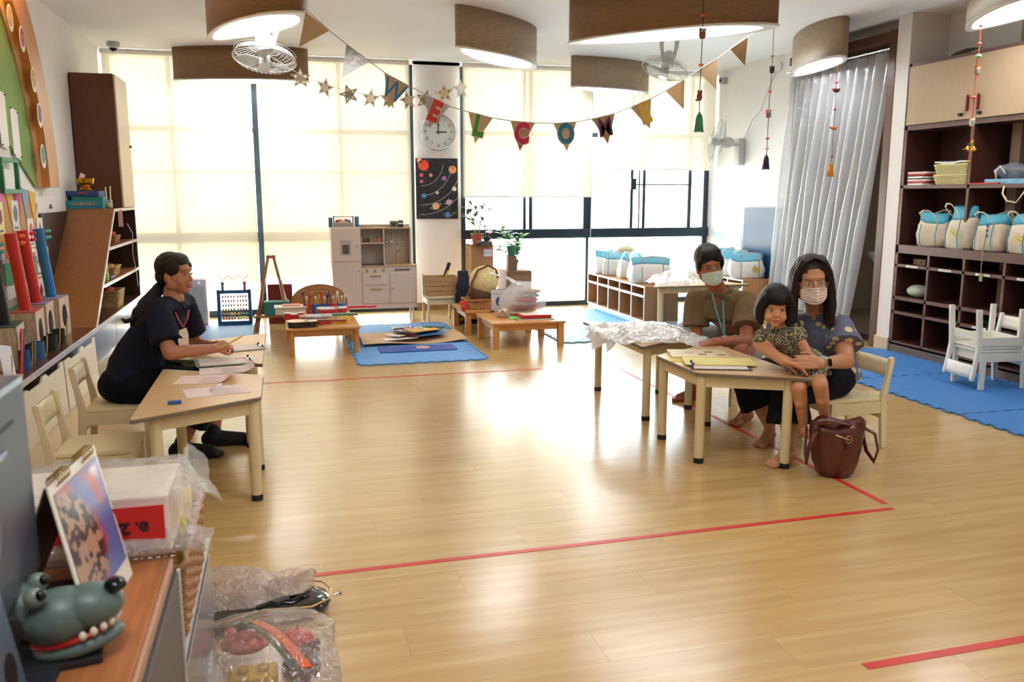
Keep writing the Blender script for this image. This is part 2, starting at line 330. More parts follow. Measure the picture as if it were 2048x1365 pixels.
# warm cove light over the left board wall
o=thing('wall_washer_lamp','warm cove lamp above the round board','lamp',(XL+.16,6.9,CEIL-.02)); S().box(-.03,.03,-.55,.55,-.02,.015,.004).obj('housing',WHITE,o); S().box(-.022,.022,-.5,.5,-.028,-.021).obj('diffuser',mat('ffb45a',.5,emit=COVE),o)
# ================= LEFT WALL =================
dk=wood('5a3524',.25,1,.15,4,coat=.3); br=wood('8b5a33',.35,2,.14,4); edge=mat('a8a0a4',.25); cream=mat('e6dcc6',.45)
lg=thing('wall_bench_cabinet','long low dark wood cabinet with a grey edged ledge along the left wall','cabinet',(-1.7,7,0))
S().box(XL+1.7,-1.5+1.7,-4.2,3.9,.385,.42,.003).obj('ledge_board',dk,lg)
S().box(-1.502+1.7,-1.494+1.7,-4.2,3.9,.383,.422,.002).obj('edge_strip',edge,lg)
S().box(XL+1.7,-1.6+1.7,-4.2,3.9,.05,.385).obj('carcass',dk,lg)
S().box(XL+1.7,-1.64+1.7,-4.2,3.9,0,.05).obj('plinth',edge,lg)
for i in range(8):
    y0=-4.18+i*1.01; d=S().box(.1,.118,y0,y0+1.0,.06,.36,.003).obj('door',dk,lg)
    S().box(.113,.12,y0+.45,y0+.55,.335,.35,.002).obj('finger_pull',BLACK,d)
for i,(y0,y1,lb) in enumerate([(5.35,6.4,'cream board with a notched top leaning on the bench cabinet, behind the empty little chair'),(6.43,7.45,'cream board with a stepped top leaning on the bench cabinet, nearer the teacher')]):
    o=S().prism([(0,0),(1,0),(1,.36),(.92,.36),(.9,.33),(.62,.33),(.58,.36),(.5,.36),(.46,.33),(.2,.33),(.17,.35),(.0,.35)],(-1.5,y0,0),(0,y1-y0,0),(-.03,0,1),(.016,0,0)).obj('leaning_board',cream,bevel=.003); tag(o,lb,'board','cream boards leaning on the bench cabinet')
# slanted shelf unit
su=thing('slanted_shelf_unit','brown open shelf unit with a slanted end panel on the left bench','shelf unit',(-1.7,8.7,.42))
dd=V((0,1.2,.94))
S().prism([(-.2,0),(.2,0),(.2,1),(-.2,1)],(0,-1.13,0),(1,0,0),dd,(0,.035,0)).obj('slanted_panel',br,su,bevel=.003)
S().prism([(.197,0),(.206,0),(.206,1),(.197,1)],(0,-1.135,0),(1,0,0),dd,(0,.045,0)).obj('edge_strip',mat('cfc3bd',.3),su)
S().box(-.2,.2,1.22,1.255,0,.94,.003).obj('end_panel',wood('3a2218',.4,2),su)
S().box(-.2,-.19,-.9,1.22,0,.92).obj('back_panel',wood('3a2218',.5,1),su)
for z,y0 in ((.29,-.70),(.59,-.32),(.925,.11)):
    sh=S().box(-.19,.2,y0,1.22,z-.0125,z+.0125,.002).obj('shelf',br,su); S().box(.198,.206,y0,1.25,z-.014,z+.014,.002).obj('edge_strip',mat('cfc3bd',.3),sh)
# tall cupboard standing on it
tc_=thing('tall_cupboard','tall dark brown cupboard with a pale door above the shelf unit','cupboard',(-1.7,9.62,1.36))
S().box(-.2,.185,-.33,.33,0,1.28,.003).obj('carcass',wood('56301e',.4,2,.12,4),tc_)
dr=S().box(.187,.205,-.325,.328,.005,1.275,.003).obj('door',wood('c9b294',.4,2,.08),tc_); part(dr,'pale beige door')
S().cyl((.205,.26,.62),(.225,.26,.62),.012).obj('knob',BLACK,dr,True)
# things in/on the shelf unit
def gamebox(loc,sx,sy,sz,c,label,ttl,rz=0,tcol='ffffff',side=None):
    o=thing('game_box',label,'box',loc,rz)
    S().box(-sx/2,sx/2,-sy/2,sy/2,0,sz*.45,.003).obj('tray',mat(c,.45),o)
    S().box(-sx/2-.003,sx/2+.003,-sy/2-.003,sy/2+.003,sz*.3,sz,.004).obj('lid',mat(c,.4,noise_s=12,noise_a=.12),o)
    if ttl: text('title',ttl,sz*.5,mat(tcol,.5),basis((0,-sy/2-.0045,sz*.6),(1,0,0),(0,0,1)),o,.0005)
    return o
gamebox((-1.76,8.93,1.36),.33,.3,.075,'1d7f97','big teal board game box, bottom of the pile on the shelf unit','เกมเพื่อนสัตว์',0,'e8a04a')
gamebox((-1.74,8.94,1.435),.26,.22,.038,'1f8a78','small green card game box in the middle of the pile','',.05)
gamebox((-1.765,8.93,1.473),.28,.24,.05,'23437e','navy blue game box on top of the pile, under the gold bowl','การ์ดเกม',-.04,'e05040')
gb=thing('gold_offering_bowl','gold footed offering bowl standing on the pile of game boxes','bowl',(-1.76,8.93,1.523)); gold=mat('d8a032',.25,m=.9)
S().lathe([(.055,0),(.06,.01),(.045,.025),(.035,.035),(.03,.042)],n=24).obj('foot',gold,gb,True)
S().lathe([(.03,.04),(.06,.055),(.078,.08),(.082,.11),(.088,.118),(.08,.118),(.072,.085),(.05,.06),(.01,.055)],n=24,cap=False).obj('bowl',gold,gb,True)
S().prism([(0,0),(.05,0),(.06,.05),(.02,.07)],(-.06,.01,.1),(1,0,0),(0,.3,1),(0,.002,0)).obj('folded_note',mat('e8c8c4',.7),gb)
cj=thing('candle_jar','glass jar with two pale candles next to the game boxes','jar',(-1.58,8.98,1.36))
S().lathe([(.03,0),(.034,.005),(.034,.08),(.031,.08),(.031,.006)],n=16).obj('glass_jar',film('dfe8ea',.3,.1,.1),cj,True)
for x,h in ((-.012,.2),(.015,.21)): c_=S().cyl((x,0,.006),(x*1.6,0,h),.006).obj('candle',mat('e6e6c8',.5),cj,True); S().cyl((x*1.6,0,h),(x*1.6,0,h+.015),.002).obj('wick',BLACK,c_)
S().ell((.01,-.036,.03),(.02,.008,.02)).obj('yellow_flower',mat('e4d24a',.6),cj,True)
o=S().box(-.02,.02,-.003,.003,-.16,0).obj('pink_note',mat('e9b6b0',.7)); o.location=(-1.49,9.0,1.345); tag(o,'pink paper slip hanging from the top edge of the shelf unit','note')
o=thing('red_cloth_bag','red cloth pouch behind the game boxes','pouch',(-1.64,9.08,1.36)); S().ell((0,0,.05),(.045,.04,.05)).obj('pouch',mat('c8322c',.7),o,'all'); S().tube([(-.02,0,.09),(0,-.01,.13),(.02,0,.09)],.005).obj('tie',mat('8a201c',.7),o)
wick=mat('c4a06a',.7,noise_s=60,noise_a=.35,bump=.8,bs=90)
def weave(o,x,y,h,c,rows=6,taper=.85,t=.006,pm=None,r=.0055):
    m_=pm or mat(c,.65,noise_s=40,noise_a=.25)
    S().box(-x*taper+.006,x*taper-.006,-y*taper+.006,y*taper-.006,0,.01).obj('base',m_,o)
    for i in range(rows):
        k=i/(rows-1); f=lerp(taper,1,k); z=.006+(h-.01)*k; X,Y=x*f,y*f; n=14; pts=[]
        for a,b_,nn in (((-X,-Y),(X,-Y),n),((X,-Y),(X,Y),n),((X,Y),(-X,Y),n),((-X,Y),(-X,-Y),n)):
            for q in range(nn):
                u=q/nn; w_=t*.6*(1 if (q+i)%2 else -1); dx,dy=(b_[0]-a[0]),(b_[1]-a[1]); l=math.hypot(dx,dy); pts.append((lerp(a[0],b_[0],u)+dy/l*w_,lerp(a[1],b_[1],u)-dx/l*w_,z))
        S().tube(pts,r*(1.5 if i==rows-1 else 1),5,closed=True).obj('rim' if i==rows-1 else 'woven_strand',m_,o,'all')
    s=S(); n=10
    for q in range(n):
        for sx in (-1,1):
            u=-1+2*(q+.5)/n
            s.cyl((u*x*taper,sx*y*taper,0),(u*x,sx*y,h),r*.8,n=5); s.cyl((sx*x*taper,u*y*taper,0),(sx*x,u*y,h),r*.8,n=5)
    q=s.obj('stakes',m_,o,True); q['kind']='stuff'
def basket(loc,x,y,h,c,label,rz=0,rows=6,group=None,taper=.85,r=.0055):
    o=thing('woven_basket',label,'basket',loc,rz,group); weave(o,x,y,h,c,rows,taper,r=r); return o
basket((-1.66,9.0,.42),.13,.16,.16,'c9a26c','tall tan wicker basket on the lowest level of the shelf unit',0,9)
basket((-1.66,8.95,.7235),.12,.17,.09,'b98e4c','shallow straw basket of toy food on the middle shelf',0,6)
basket((-1.66,9.2,1.0235),.1,.14,.07,'b57040','small brown basket on the upper shelf of the unit',0,5)
for i,(x,y,z,c,n_) in enumerate([(-1.7,8.86,.79,'d86a3a','toy_carrot'),(-1.66,8.93,.8,'d84a38','toy_tomato'),(-1.62,9.0,.8,'e8a23a','toy_orange'),(-1.68,9.05,.8,'c8543a','toy_apple'),(-1.6,8.87,.79,'d8c08a','toy_bread'),(-1.65,8.95,.59,'c8442e','toy_chilli'),(-1.68,9.04,.59,'b83a30','toy_pepper'),(-1.62,8.9,.585,'d86a40','toy_shrimp'),(-1.66,9.2,1.1,'a83a24','toy_beet'),(-1.63,9.27,1.1,'c85a34','toy_yam')]):
    o=S().ell((0,0,0),(.035+.01*(i%3),.028,.027),RZ(i)).ell((.02,.015,.012),(.02,.02,.018)).cyl((0,0,.02),(.005,.005,.045),.004).obj(n_,mat(c,.5)); 
    for p in o.data.polygons: p.use_smooth=True
    o.location=(x,y,z)
    where='lowest wicker basket' if z<.7 else ('straw basket on the middle shelf' if z<.9 else 'brown basket on the upper shelf')
    tag(o,{'d8':'orange','e8':'amber','c8':'red','b8':'dark red','a8':'maroon'}[c[:2]]+' '+n_.replace('_',' ')+' lying in the '+where,'toy','toy food in the shelf baskets')
o=thing('green_bottle','pale green plastic bottle at the near end of the middle shelf','bottle',(-1.56,8.42,.7235)); S().lathe([(.03,0),(.032,.01),(.032,.16),(.018,.19),(.014,.2)]).obj('body',mat('9fc46a',.4),o,True); S().cyl((0,0,.2),(0,0,.225),.017).obj('cap',mat('7ab04a',.4),o,True)
o=S().box(-.07,.07,-.11,.11,0,.02,.004).obj('folded_mat_sample',mat('5c6f86',.5)); o.location=(-1.6,8.65,.7235); tag(o,'flat grey-blue box lying in front of the straw basket','box')
S_c=S().tube([(-1.5,9.42,1.2),(-1.47,9.5,1.1),(-1.49,9.55,.9),(-1.48,9.62,.7),(-1.47,9.6,.55)],.004,6).obj('white_cable',WHITE,None,True); tag(S_c,'thin white cable hanging down the front of the shelf unit','cable')
# round board on the wall
bo=thing('round_notice_board','large round wooden notice board with green felt on the left wall','notice board',(XL,6.1,1.55))
tanw=wood('c08a52',.4,2,.12,3); felt=mat('86a86a',.9,noise_s=60,noise_a=.08)
def arcpts(r0,a0,a1,n,cy=0,cz=0): return [(cy+r0*math.cos(a0+(a1-a0)*i/n),cz+r0*math.sin(a0+(a1-a0)*i/n)) for i in range(n+1)]
R0=2.1
def yz(s,poly,x,t): return s.prism(poly,(x,0,0),(0,1,0),(0,0,1),(t,0,0))
AM=PI*.275; ringp=arcpts(R0,0,AM,40)+arcpts(1.78,AM,0,40)
yz(S(),[(y*.98,z*.98) for y,z in ringp],.002,.1).obj('outer_ring',tanw,bo,bevel=.003)
ring2=arcpts(1.8,0,AM*1.05,40)+arcpts(1.68,AM*1.05,0,40)
yz(S(),[(y*.98,z*.98) for y,z in ring2],.002,.04).obj('inner_rim',wood('c8a070',.35,2,.12,3),bo,bevel=.006)
f_=arcpts(1.68,0.0,PI*.29,40)+[(-.8,1.33),(-.8,1.25),(.0,.83)]
yz(S(),[(y*.98,z*.98) for y,z in f_],.002,.02).obj('green_felt',felt,bo)
# pictures on the ring and felt
for i,(px_,py_,c,sh) in enumerate([(20,36,'d9b48a','pale'),(44,78,'a8607c','mauve'),(67,160,'b09a4c','olive'),(79,231,'8c5a7c','white and plum'),(86,313,'3f8f92','teal')]):
    _p=at(px_,py_,'X',XL+.104); y,z=_p.y,_p.z
    y+= -.0; z=z; q=thing('round_picture',sh+' oval picture stuck on the ring of the round board','picture',(XL+.104,y,z),0,'oval pictures on the round board ring')
    yz(S(),[(.07*math.cos(t*PI/10),.095*math.sin(t*PI/10)) for t in range(20)],0,.003).obj('white_card',mat('efeae4',.6),q)
    yz(S(),[(.055*math.cos(t*PI/10),.012+.07*math.sin(t*PI/10)) for t in range(20)],.003,.002).obj('drawing',mat(c,.6,noise_s=30,noise_a=.3),q)
for i,(y,z,h) in enumerate([(7.02,2.03,.4),(7.3,1.95,.36)]):
    q=thing('pinned_paper','%s white paper strip pinned on green felt'%('nearer' if i==0 else 'further'),'paper',(XL+.023,y,z),0,'papers pinned on the green felt')
    yz(S(),[(-.09,-h/2),(.09,-h/2-.02),(.09,h/2-.02),(-.09,h/2)],0,.002).obj('sheet',mat('eef0ee',.6),q)
    for a,b in ((-.08,h/2-.01),(.08,h/2-.03),(-.08,-h/2+.01),(.08,-h/2)): S().ell((.004,a,b),.007,u=8,v=5).obj('pin',BLACK,q)
# lower cork board with cards
cb=thing('cork_board','tan cork board with a rounded end below the green felt','board',(XL,6.6,.43))
cp=[(-2,0),(.8,0)]+[(.95+.3*math.sin(t*PI/16)*1.0,.0+.95*(t/16)) for t in range(1,16)]+[(1.1,.98),(.6,1.15),(-.5,1.3),(-2,1.35)]
yz(S(),cp,.001,.03).obj('cork_sheet',mat('c59a62',.8,noise_s=120,noise_a=.1),cb)
cols=['d8c24a','7fa0b8','d88a9a','e07ab0','e2a24a','c03a8a','8ca8c4','e0b850']
for i in range(8):
    y0=6.05+i*.2; z0=1.53-.06*i*.3
    q=S().prism([(0,0),(.19,-.02),(.1,-.3)],(XL+.033,y0,z0+.12),(0,1,0),(0,0,1),(.003,0,0)).obj('paper_pennant',mat(cols[i],.7)); tag(q,['mustard','blue-grey','rose','hot pink','amber','magenta','pale blue','yellow'][i]+' paper triangle on the edge under the green felt','pennant','paper triangles under the felt')
ccol=[('e6e6b8','6f9ec0','pale yellow card with a blue drop'),('d8d8d4','3a4450','grey card with a small black drawing'),('ece4a0','8a3a34','yellow card with a brown insect'),('dcdcd8','70767a','white card with a grey face'),
('e0b4ac','6a8494','pink card with a blue mark'),('e2b0a8','b04050','pink card with a red mark'),('e0b0a8','a03a4a','pink card with a dark red mark'),
('eeeae4','cc4a52','white card with a red octagon'),('e8e6e4','3357a0','white card with a blue triangle'),('f0ecd8','d8b040','white card with a yellow square'),('f0ece6','c8405a','white card with a red star'),('ece8e4','4a3a7a','white card with a violet diamond'),('dfe8e0','4a8a80','white card with a green oval'),('e4dcd4','5a2a24','white card with a brown block'),('f0f0dc','dcd040','white card with a yellow bar')]
cpos=[(6.15,1.32,1.7),(6.42,1.32,1.7),(6.68,1.33,1.7),(7.05,1.34,1.7),(6.6,1.03,1.5),(6.85,1.06,1.5),(7.1,1.06,1.5),(7.42,1.2,1),(7.68,1.2,1),(7.38,.97,1),(7.55,.96,1),(7.78,.96,1),(7.35,.74,1),(7.55,.72,1),(7.75,.74,1)]
for i,((y,z,k),(c,c2,lb)) in enumerate(zip(cpos,ccol)):
    q=thing('picture_card',lb+' on the cork board','card',(XL+.034,y,z),0,'picture cards on the cork board'); q.rotation_euler=(random.uniform(-.05,.05),0,0)
    S().box(0,.003,-.085,.085,-.11,.11).obj('card',mat(c,.6),q)
    n=[12,5,6,12,7,5,6,8,3,4,10,4,14,4,4][i]; st=i==10
    po=[((.05*(1 if not st or t%2 else .45))*math.sin(2*PI*t/n),(.06*(1 if not st or t%2 else .45))*math.cos(2*PI*t/n)+.015) for t in range(n)]
    yz(S(),po,.003,.0015).obj('printed_shape',mat(c2,.6),q); S().box(.003,.004,-.05,.05,-.095,-.08).obj('caption',mat('7a7a80',.6),q)
gt=thing('green_card_rack','green plastic card rack on the wall with white cards','rack',(XL+.035,6.95,1.62)); gm=mat('2a8a5a',.5)
for a in ((-.2,.2,-.12,-.09),(-.2,.2,.1,.13),(-.2,-.17,-.09,.1),(.17,.2,-.09,.1)): S().box(0,.03,a[0],a[1],a[2],a[3],.003).obj('rail',gm,gt)
for y in (-.1,.04): S().box(.002,.012,y-.06,y+.08,-.09,.05,.001).obj('white_card',mat('eceae6',.6),gt)
pc=thing('pocket_chart','grey and green pocket chart standing behind the cardboard guitars','chart',(XL+.04,7.0,.75)); S().box(0,.012,-.42,.42,-.3,.3).obj('backing',mat('9a8f8c',.7),pc)
for z in (.14,-.17):
    for y in (-.28,.28): S().box(.012,.02,y-.13,y+.13,z-.02,z+.13).obj('pocket',gm,pc)
    for y in (-.3,0,.3): S().box(.012,.018,y-.1,y+.1,z-.12,z-.03).obj('card',mat('c9cbc6',.6,noise_s=20,noise_a=.2),pc)
o=S().ell((0,0,0),(.012,.02,.02)).obj('wall_hook',mat('8a7a5a',.4,m=.5),None,True); o.location=(XL+.01,8.2,1.39); tag(o,'small round metal hook on the wall at the cork board tip','hook')
# cardboard guitars
def cguitar(loc,rz,c,label,hb=.27,wb=.3,top='b05a5a',pegc='e04a30'):
    o=thing('cardboard_guitar',label,'toy guitar',loc,rz,'handmade cardboard guitars on the bench ledge')
    s=S(); hole=[(.055*math.cos(2*PI*i/24),hb*.52+.085*math.sin(2*PI*i/24)) for i in range(24)]
    bx=S().box(-.08,.08,-wb/2,wb/2,0,hb,.004).obj('box',mat('cbb79e',.75,noise_s=22,noise_a=.3,stretch=(4,4,.6)),o)
    S().box(-.081,.081,-wb/2-.001,wb/2+.001,hb-.004,hb+.002,.002).obj('lid_paper',mat(top,.7),o)
    S().prism(hole,(.0805,0,0),(0,1,0),(0,0,1),(.002,0,0)).obj('sound_hole',mat('17120f',.9),o)
    S().box(.081,.083,-wb/2+.0,-wb/2+.012,0,hb).obj('tape_strip',mat('9a6a8a',.6),o)
    nk=S().cyl((0,0,hb),(-.04,-.04,hb+.52),.036,n=20).obj('neck_tube',mat(c,.6),o,True)
    for i,(dy,z) in enumerate(((-.035,.5),(.035,.5),(-.035,.455),(.035,.455))): S().ell((.025,dy-.037,hb+z),(.014,.014,.014),u=10,v=6).obj('peg',mat(pegc,.4),nk,True)
    return o
cguitar((-1.7,5.95,.42),.1,'1d2622','cardboard guitar with a black tube neck, nearest the camera',.27,.3,'2f4a4a','4aa090')
cguitar((-1.7,6.42,.42),.05,'d5362a','cardboard guitar with a red tube neck and orange pegs, second from the camera',.3,.3,'a84a4a','f06a30')
cguitar((-1.74,6.86,.42),.0,'cf3230','cardboard guitar with a red neck and crimson pegs, just before the blue one',.3,.24,'7a6a94','c02040')
cguitar((-1.72,7.2,.42),-.05,'2a78b4','cardboard guitar with a blue tube neck, next to the slanted panel',.3,.28,'8a8294','58b8b8')
for i,(x,y,c,r,h,lb) in enumerate([(-1.6,6.22,'2a6aa0',.045,.11,'blue paper cup in front of the red-necked guitar'),(-1.6,6.52,'17191c',.055,.11,'black paper cup in front of the guitars'),(-1.61,6.85,'1a1c1e',.04,.1,'small black paper cup with a twig handle'),(-1.6,5.98,'1a1d20',.035,.13,'narrow black paper cup beside the blue one'),(-1.58,5.85,'2c62a8',.03,.12,'blue paper tube at the near end of the guitars')]):
    o=thing('paper_cup_drum',lb,'cup',(x,y,.42),0,'handmade paper cup toys on the ledge'); S().lathe([(r,0),(r,h),(r*.93,h),(r*.93,.01),(.001,.01)],n=20).obj('cup',mat(c,.6),o,True)
    S().tube([(r,.01,.005),(r+.01,.012,h*.6),(r+.015,.02,h+.04+.03*(i==2))],.005,6).obj('trim_twig',mat('b99a56',.7),o)
o=thing('red_fan','red and navy folded card leaning on the nearest guitar','card',(-1.58,5.72,.42)); S().prism([(0,0),(.05,0),(.14,.24),(.1,.26)],(0,0,0),(0,1,0),(0,0,1),(.006,0,0)).obj('red_leaf',mat('c02a30',.6),o); S().prism([(.05,0),(.07,0),(.17,.25),(.145,.25)],(0.002,0,0),(0,1,0),(0,0,1),(.006,0,0)).obj('navy_leaf',mat('22304a',.6),o)
o=thing('greeting_card','white standing card printed with a flower and leaves','card',(-1.5,5.28,.42),.25)
S().prism([(-.14,0),(.1,0),(.12,.22),(-.12,.27)],(0,0,0),(.2,1,0),(-.1,0,1),(.003,0,0)).obj('front_leaf',mat('e4e4ea',.6),o)
for i in range(5):
    a=-.6+.3*i; S().prism([(0,0),(.008,.02),(0,.04),(-.008,.02)],(.004,.07,.07+.018*i),(.2*math.cos(a),math.cos(a),-math.sin(a)*.5),(0,math.sin(a),math.cos(a)),(.002,0,0)).obj('printed_leaf',mat('4a6a54',.6),o)
for i in range(6):
    a=PI*i/3; S().prism([(0,0),(.012,.025),(0,.05),(-.012,.025)],(.004,-.07,.1),(.2*math.cos(a),math.cos(a),math.sin(a)),(0,-math.sin(a),math.cos(a)),(.002,0,0)).obj('printed_petal',mat('d8a850',.6),o)
o=thing('picture_book','thin picture book lying flat at the near end of the ledge','book',(-1.62,5.42,.42),.1); S().box(-.11,.11,-.15,.15,0,.018,.002).obj('pages',mat('d8d0c4',.6),o); S().box(-.112,.113,-.152,.152,.018,.021).obj('cover',mat('b8b4ae',.5,noise_s=9,noise_a=.35),o); S().prism([(.05*math.cos(t*PI/8),.09*math.sin(t*PI/8)) for t in range(16)],(0,0,.021),(1,0,0),(0,1,0),(0,0,.001)).obj('cover_picture',mat('b86a7a',.6),o)
# ================= FOREGROUND COUNTER =================
ctop=wood('a8693c',.35,1,.2,5); DZc=.75
ct=thing('office_counter','wood topped grey counter in the near left corner','counter',(-.7,.9,0))
S().box(-.5,.442,-1.2,.92,DZc-.03,DZc,.004).obj('worktop',ctop,ct); S().box(-.5,.19,.921,1.3,DZc-.03,DZc,.002).obj('worktop_return',ctop,ct); S().box(-.48,.17,.9,1.28,0,DZc-.03,.003).obj('return_side',mat('4b4a4c',.4),ct)
S().box(.442,.45,-1.2,.92,DZc-.032,DZc-.001,.003).obj('edge_strip',mat('b98d70',.3),ct)
S().box(-.48,.458,-1.18,.92,0,DZc-.033,.003).obj('grey_side',mat('4b4a4c',.4),ct)
S().box(.455,.462,.915,.924,0,DZc-.03).obj('corner_trim',mat('d8d8d4',.4),ct)
c2=thing('metal_cabinet','low silver metal cabinet behind the counter end','cabinet',(-.24,2.28,-.08))
S().box(-.24,-.03,-.3,.4,.08,.5,.006).obj('body',mat('9a9a9e',.25,m=.6),c2); S().box(-.245,-.02,-.31,.41,.5,.52,.004).obj('top',mat('c8c4c2',.3,m=.3),c2)
S().box(-.03,-.018,-.28,.38,.1,.48,.003).obj('door',mat('a4a4a8',.2,m=.6),c2)
bk=basket((-.37,2.3,.442),.11,.26,.19,'a67a52','brown rattan basket holding papers behind the wrapped box',0,13,taper=.93,r=.006)
o=S().grid(lambda u,v:V((.0+.02*math.sin(u*9),lerp(-.12,.12,u),lerp(0,.24+.02*math.sin(u*14),v))),10,6).obj('yellow_scalloped_card',mat('e3c85a',.6),solid=.003); o.location=(-.3,2.38,.47); tag(o,'yellow scalloped card sticking out of the rattan basket','card')
# box wrapped in clear plastic
bx=thing('wrapped_box','white carton wrapped in clear plastic with a red label','box',(-.465,2.0,DZc))
S().box(-.24,.21,-.15,.08,.0,.125,.006).obj('carton',mat('f2e8dc',.6),bx)
S().box(-.2,.17,-.13,.2,.0,.012).obj('blue_tray',mat('8a93a8',.5),bx)
lb_=S().box(-.1,.205,-.19,-.187,.045,.118).obj('red_label',mat('c8201c',.55),bx); S().box(-.24,-.16,-.19,-.187,.04,.1).obj('red_label',mat('c8201c',.55),bx)
mb=mat('1c1216',.6)
text('lettering','อ. 2/6',.034,mb,basis((.135,-.1915,.075),(-1,0,0),(0,0,-1)),lb_,.0004,bold=.0012); text('lettering','ห. 2/6',.024,mb,basis((.04,-.1915,.1),(-1,0,0),(0,0,-1)),lb_,.0004)
def crum(f,nu,nv,a,sc_,seed,m,name,parent=None):
    def g(u,v):
        p=f(u,v); n_=noise.noise_vector(V((p.x*sc_+seed,p.y*sc_,p.z*sc_))); return p+n_*a+noise.noise_vector(p*sc_*3+V((seed,0,0)))*a*.4
    return S().grid(g,nu,nv).obj(name,m,parent,'all')
PF=film('fff8ee',.22,.18,.35,60)
def wrapf(u,v):   # draped film over the box
    x=lerp(-.27,.26,u); y=lerp(-.175,.16,v); ex=max(0,abs(x+.015)-.235)/.03; ey=max(0,y-.09)/.06; k=min(1,max(ex,ey)); return V((x,y,.142-.10*k))
crum(wrapf,46,40,.007,16,3,PF,'plastic_wrap',bx)
crum(lambda u,v:V((lerp(.215,.28-.02*math.cos(v*6),u)+.0,lerp(-.16,.2,v),lerp(.14,.06,u)+.04*u*math.sin(v*7))),14,30,.012,14,8,PF,'loose_plastic_flap',bx)
crum(lambda u,v:V((lerp(-.24,.3,u),-.175-.035*math.sin(v*PI),lerp(.06,.004,v))),40,14,.012,18,5,film('e8e6ea',.4,.12,.5,60),'lower_plastic_fold',bx)
# desk calendar (tent)
cl=thing('desk_calendar','spiral bound tent desk calendar with a striped tiger picture','calendar',(-.33,1.62,DZc))
A,B=V((.01,.13,0)),V((-.015,-.12,0)); T=V((-.06,.05,.235)); 
pa=at(185,892,'X',-.40)-V((-.33,1.62,DZc)); pb=at(91,978,'X',-.42)-V((-.33,1.62,DZc))
def quad(s,a,b,c,d,t): 
    n_=(b-a).cross(d-a).normalized()*t; r=[s._v(p) for p in (a,b,c,d)]; q=[s._v(p+n_) for p in (a,b,c,d)]; return s.skin([r,q])
quad(S(),B,A,pa,pb,.003).obj('front_board',mat('e8e2d2',.5),cl)
def bil(u,v): return (B.lerp(A,u)).lerp(pb.lerp(pa,u),v)
nn=(A-B).cross(pb-B).normalized(); 
def sgn(): return 1 if nn.x>0 else -1
off=nn*sgn()*.0045
def pict():
    t=bpy.data.materials.new('tiger_print'); t.use_nodes=True; n=t.node_tree.nodes; L=t.node_tree.links; b=n['Principled BSDF']; b.inputs['Roughness'].default_value=.35; b.inputs['Coat Weight'].default_value=.15
    tc=n.new('ShaderNodeTexCoord'); wv=n.new('ShaderNodeTexWave'); wv.inputs['Scale'].default_value=14; wv.inputs['Distortion'].default_value=9; wv.inputs['Detail'].default_value=3; wv.inputs['Detail Scale'].default_value=2; L.new(tc.outputs['Object'],wv.inputs[0])
    r1=n.new('ShaderNodeValToRGB'); r1.color_ramp.elements[0].position=.3; r1.color_ramp.elements[1].position=.6; r1.color_ramp.elements[0].color=lin('3a2420'); r1.color_ramp.elements[1].color=lin('b08a72'); L.new(wv.outputs[0],r1.inputs[0])
    nz=n.new('ShaderNodeTexNoise'); nz.inputs['Scale'].default_value=11; L.new(tc.outputs['Object'],nz.inputs[0]); r2=n.new('ShaderNodeValToRGB'); r2.color_ramp.elements[0].color=lin('b23a44'); r2.color_ramp.elements[1].color=lin('5a6aa8'); r2.color_ramp.elements[0].position=.4; r2.color_ramp.elements[1].position=.6; L.new(nz.outputs[0],r2.inputs[0])
    sp=n.new('ShaderNodeTexGradient'); sp.gradient_type='SPHERICAL'; mp=n.new('ShaderNodeMapping'); mp.inputs['Location'].default_value=(.3,.0,-1.25); mp.inputs['Scale'].default_value=(7,9,9.5); L.new(tc.outputs['Object'],mp.inputs[0]); L.new(mp.outputs[0],sp.inputs[0])
    r3=n.new('ShaderNodeValToRGB'); r3.color_ramp.elements[0].position=.05; r3.color_ramp.elements[1].position=.25; L.new(sp.outputs[0],r3.inputs[0])
    mx=n.new('ShaderNodeMixRGB'); L.new(r3.outputs[0],mx.inputs[0]); L.new(r2.outputs[0],mx.inputs[1]); L.new(r1.outputs[0],mx.inputs[2]); L.new(mx.outputs[0],b.inputs['Base Color']); return t
pp=quad(S(),bil(.05,.14)+off,bil(.95,.14)+off,bil(.95,.93)+off,bil(.05,.93)+off,.0004).obj('picture',pict(),cl)
bb=V((-.16,.13,0)),V((-.16,-.12,0))
quad(S(),bb[1],bb[0],pa-off,pb-off,.003).obj('back_board',mat('1b1a1c',.5),cl)
quad(S(),bb[1]+V((0,0,.001)),B+V((0,0,.001)),A+V((0,0,.001)),bb[0]+V((0,0,.001)),.002).obj('base_board',mat('1b1a1c',.5),cl)
for i in list(range(3,9))+list(range(15,21)):
    p=pb.lerp(pa,i/23); d=(pa-pb).normalized(); x,y,_=frame(d); S().tube([p+x*.011*math.cos(t)+y*.011*math.sin(t) for t in [k*PI/5 for k in range(10)]],.0014,5,closed=True).obj('spiral_ring',mat('b08a3a',.3,m=.8),cl,True)
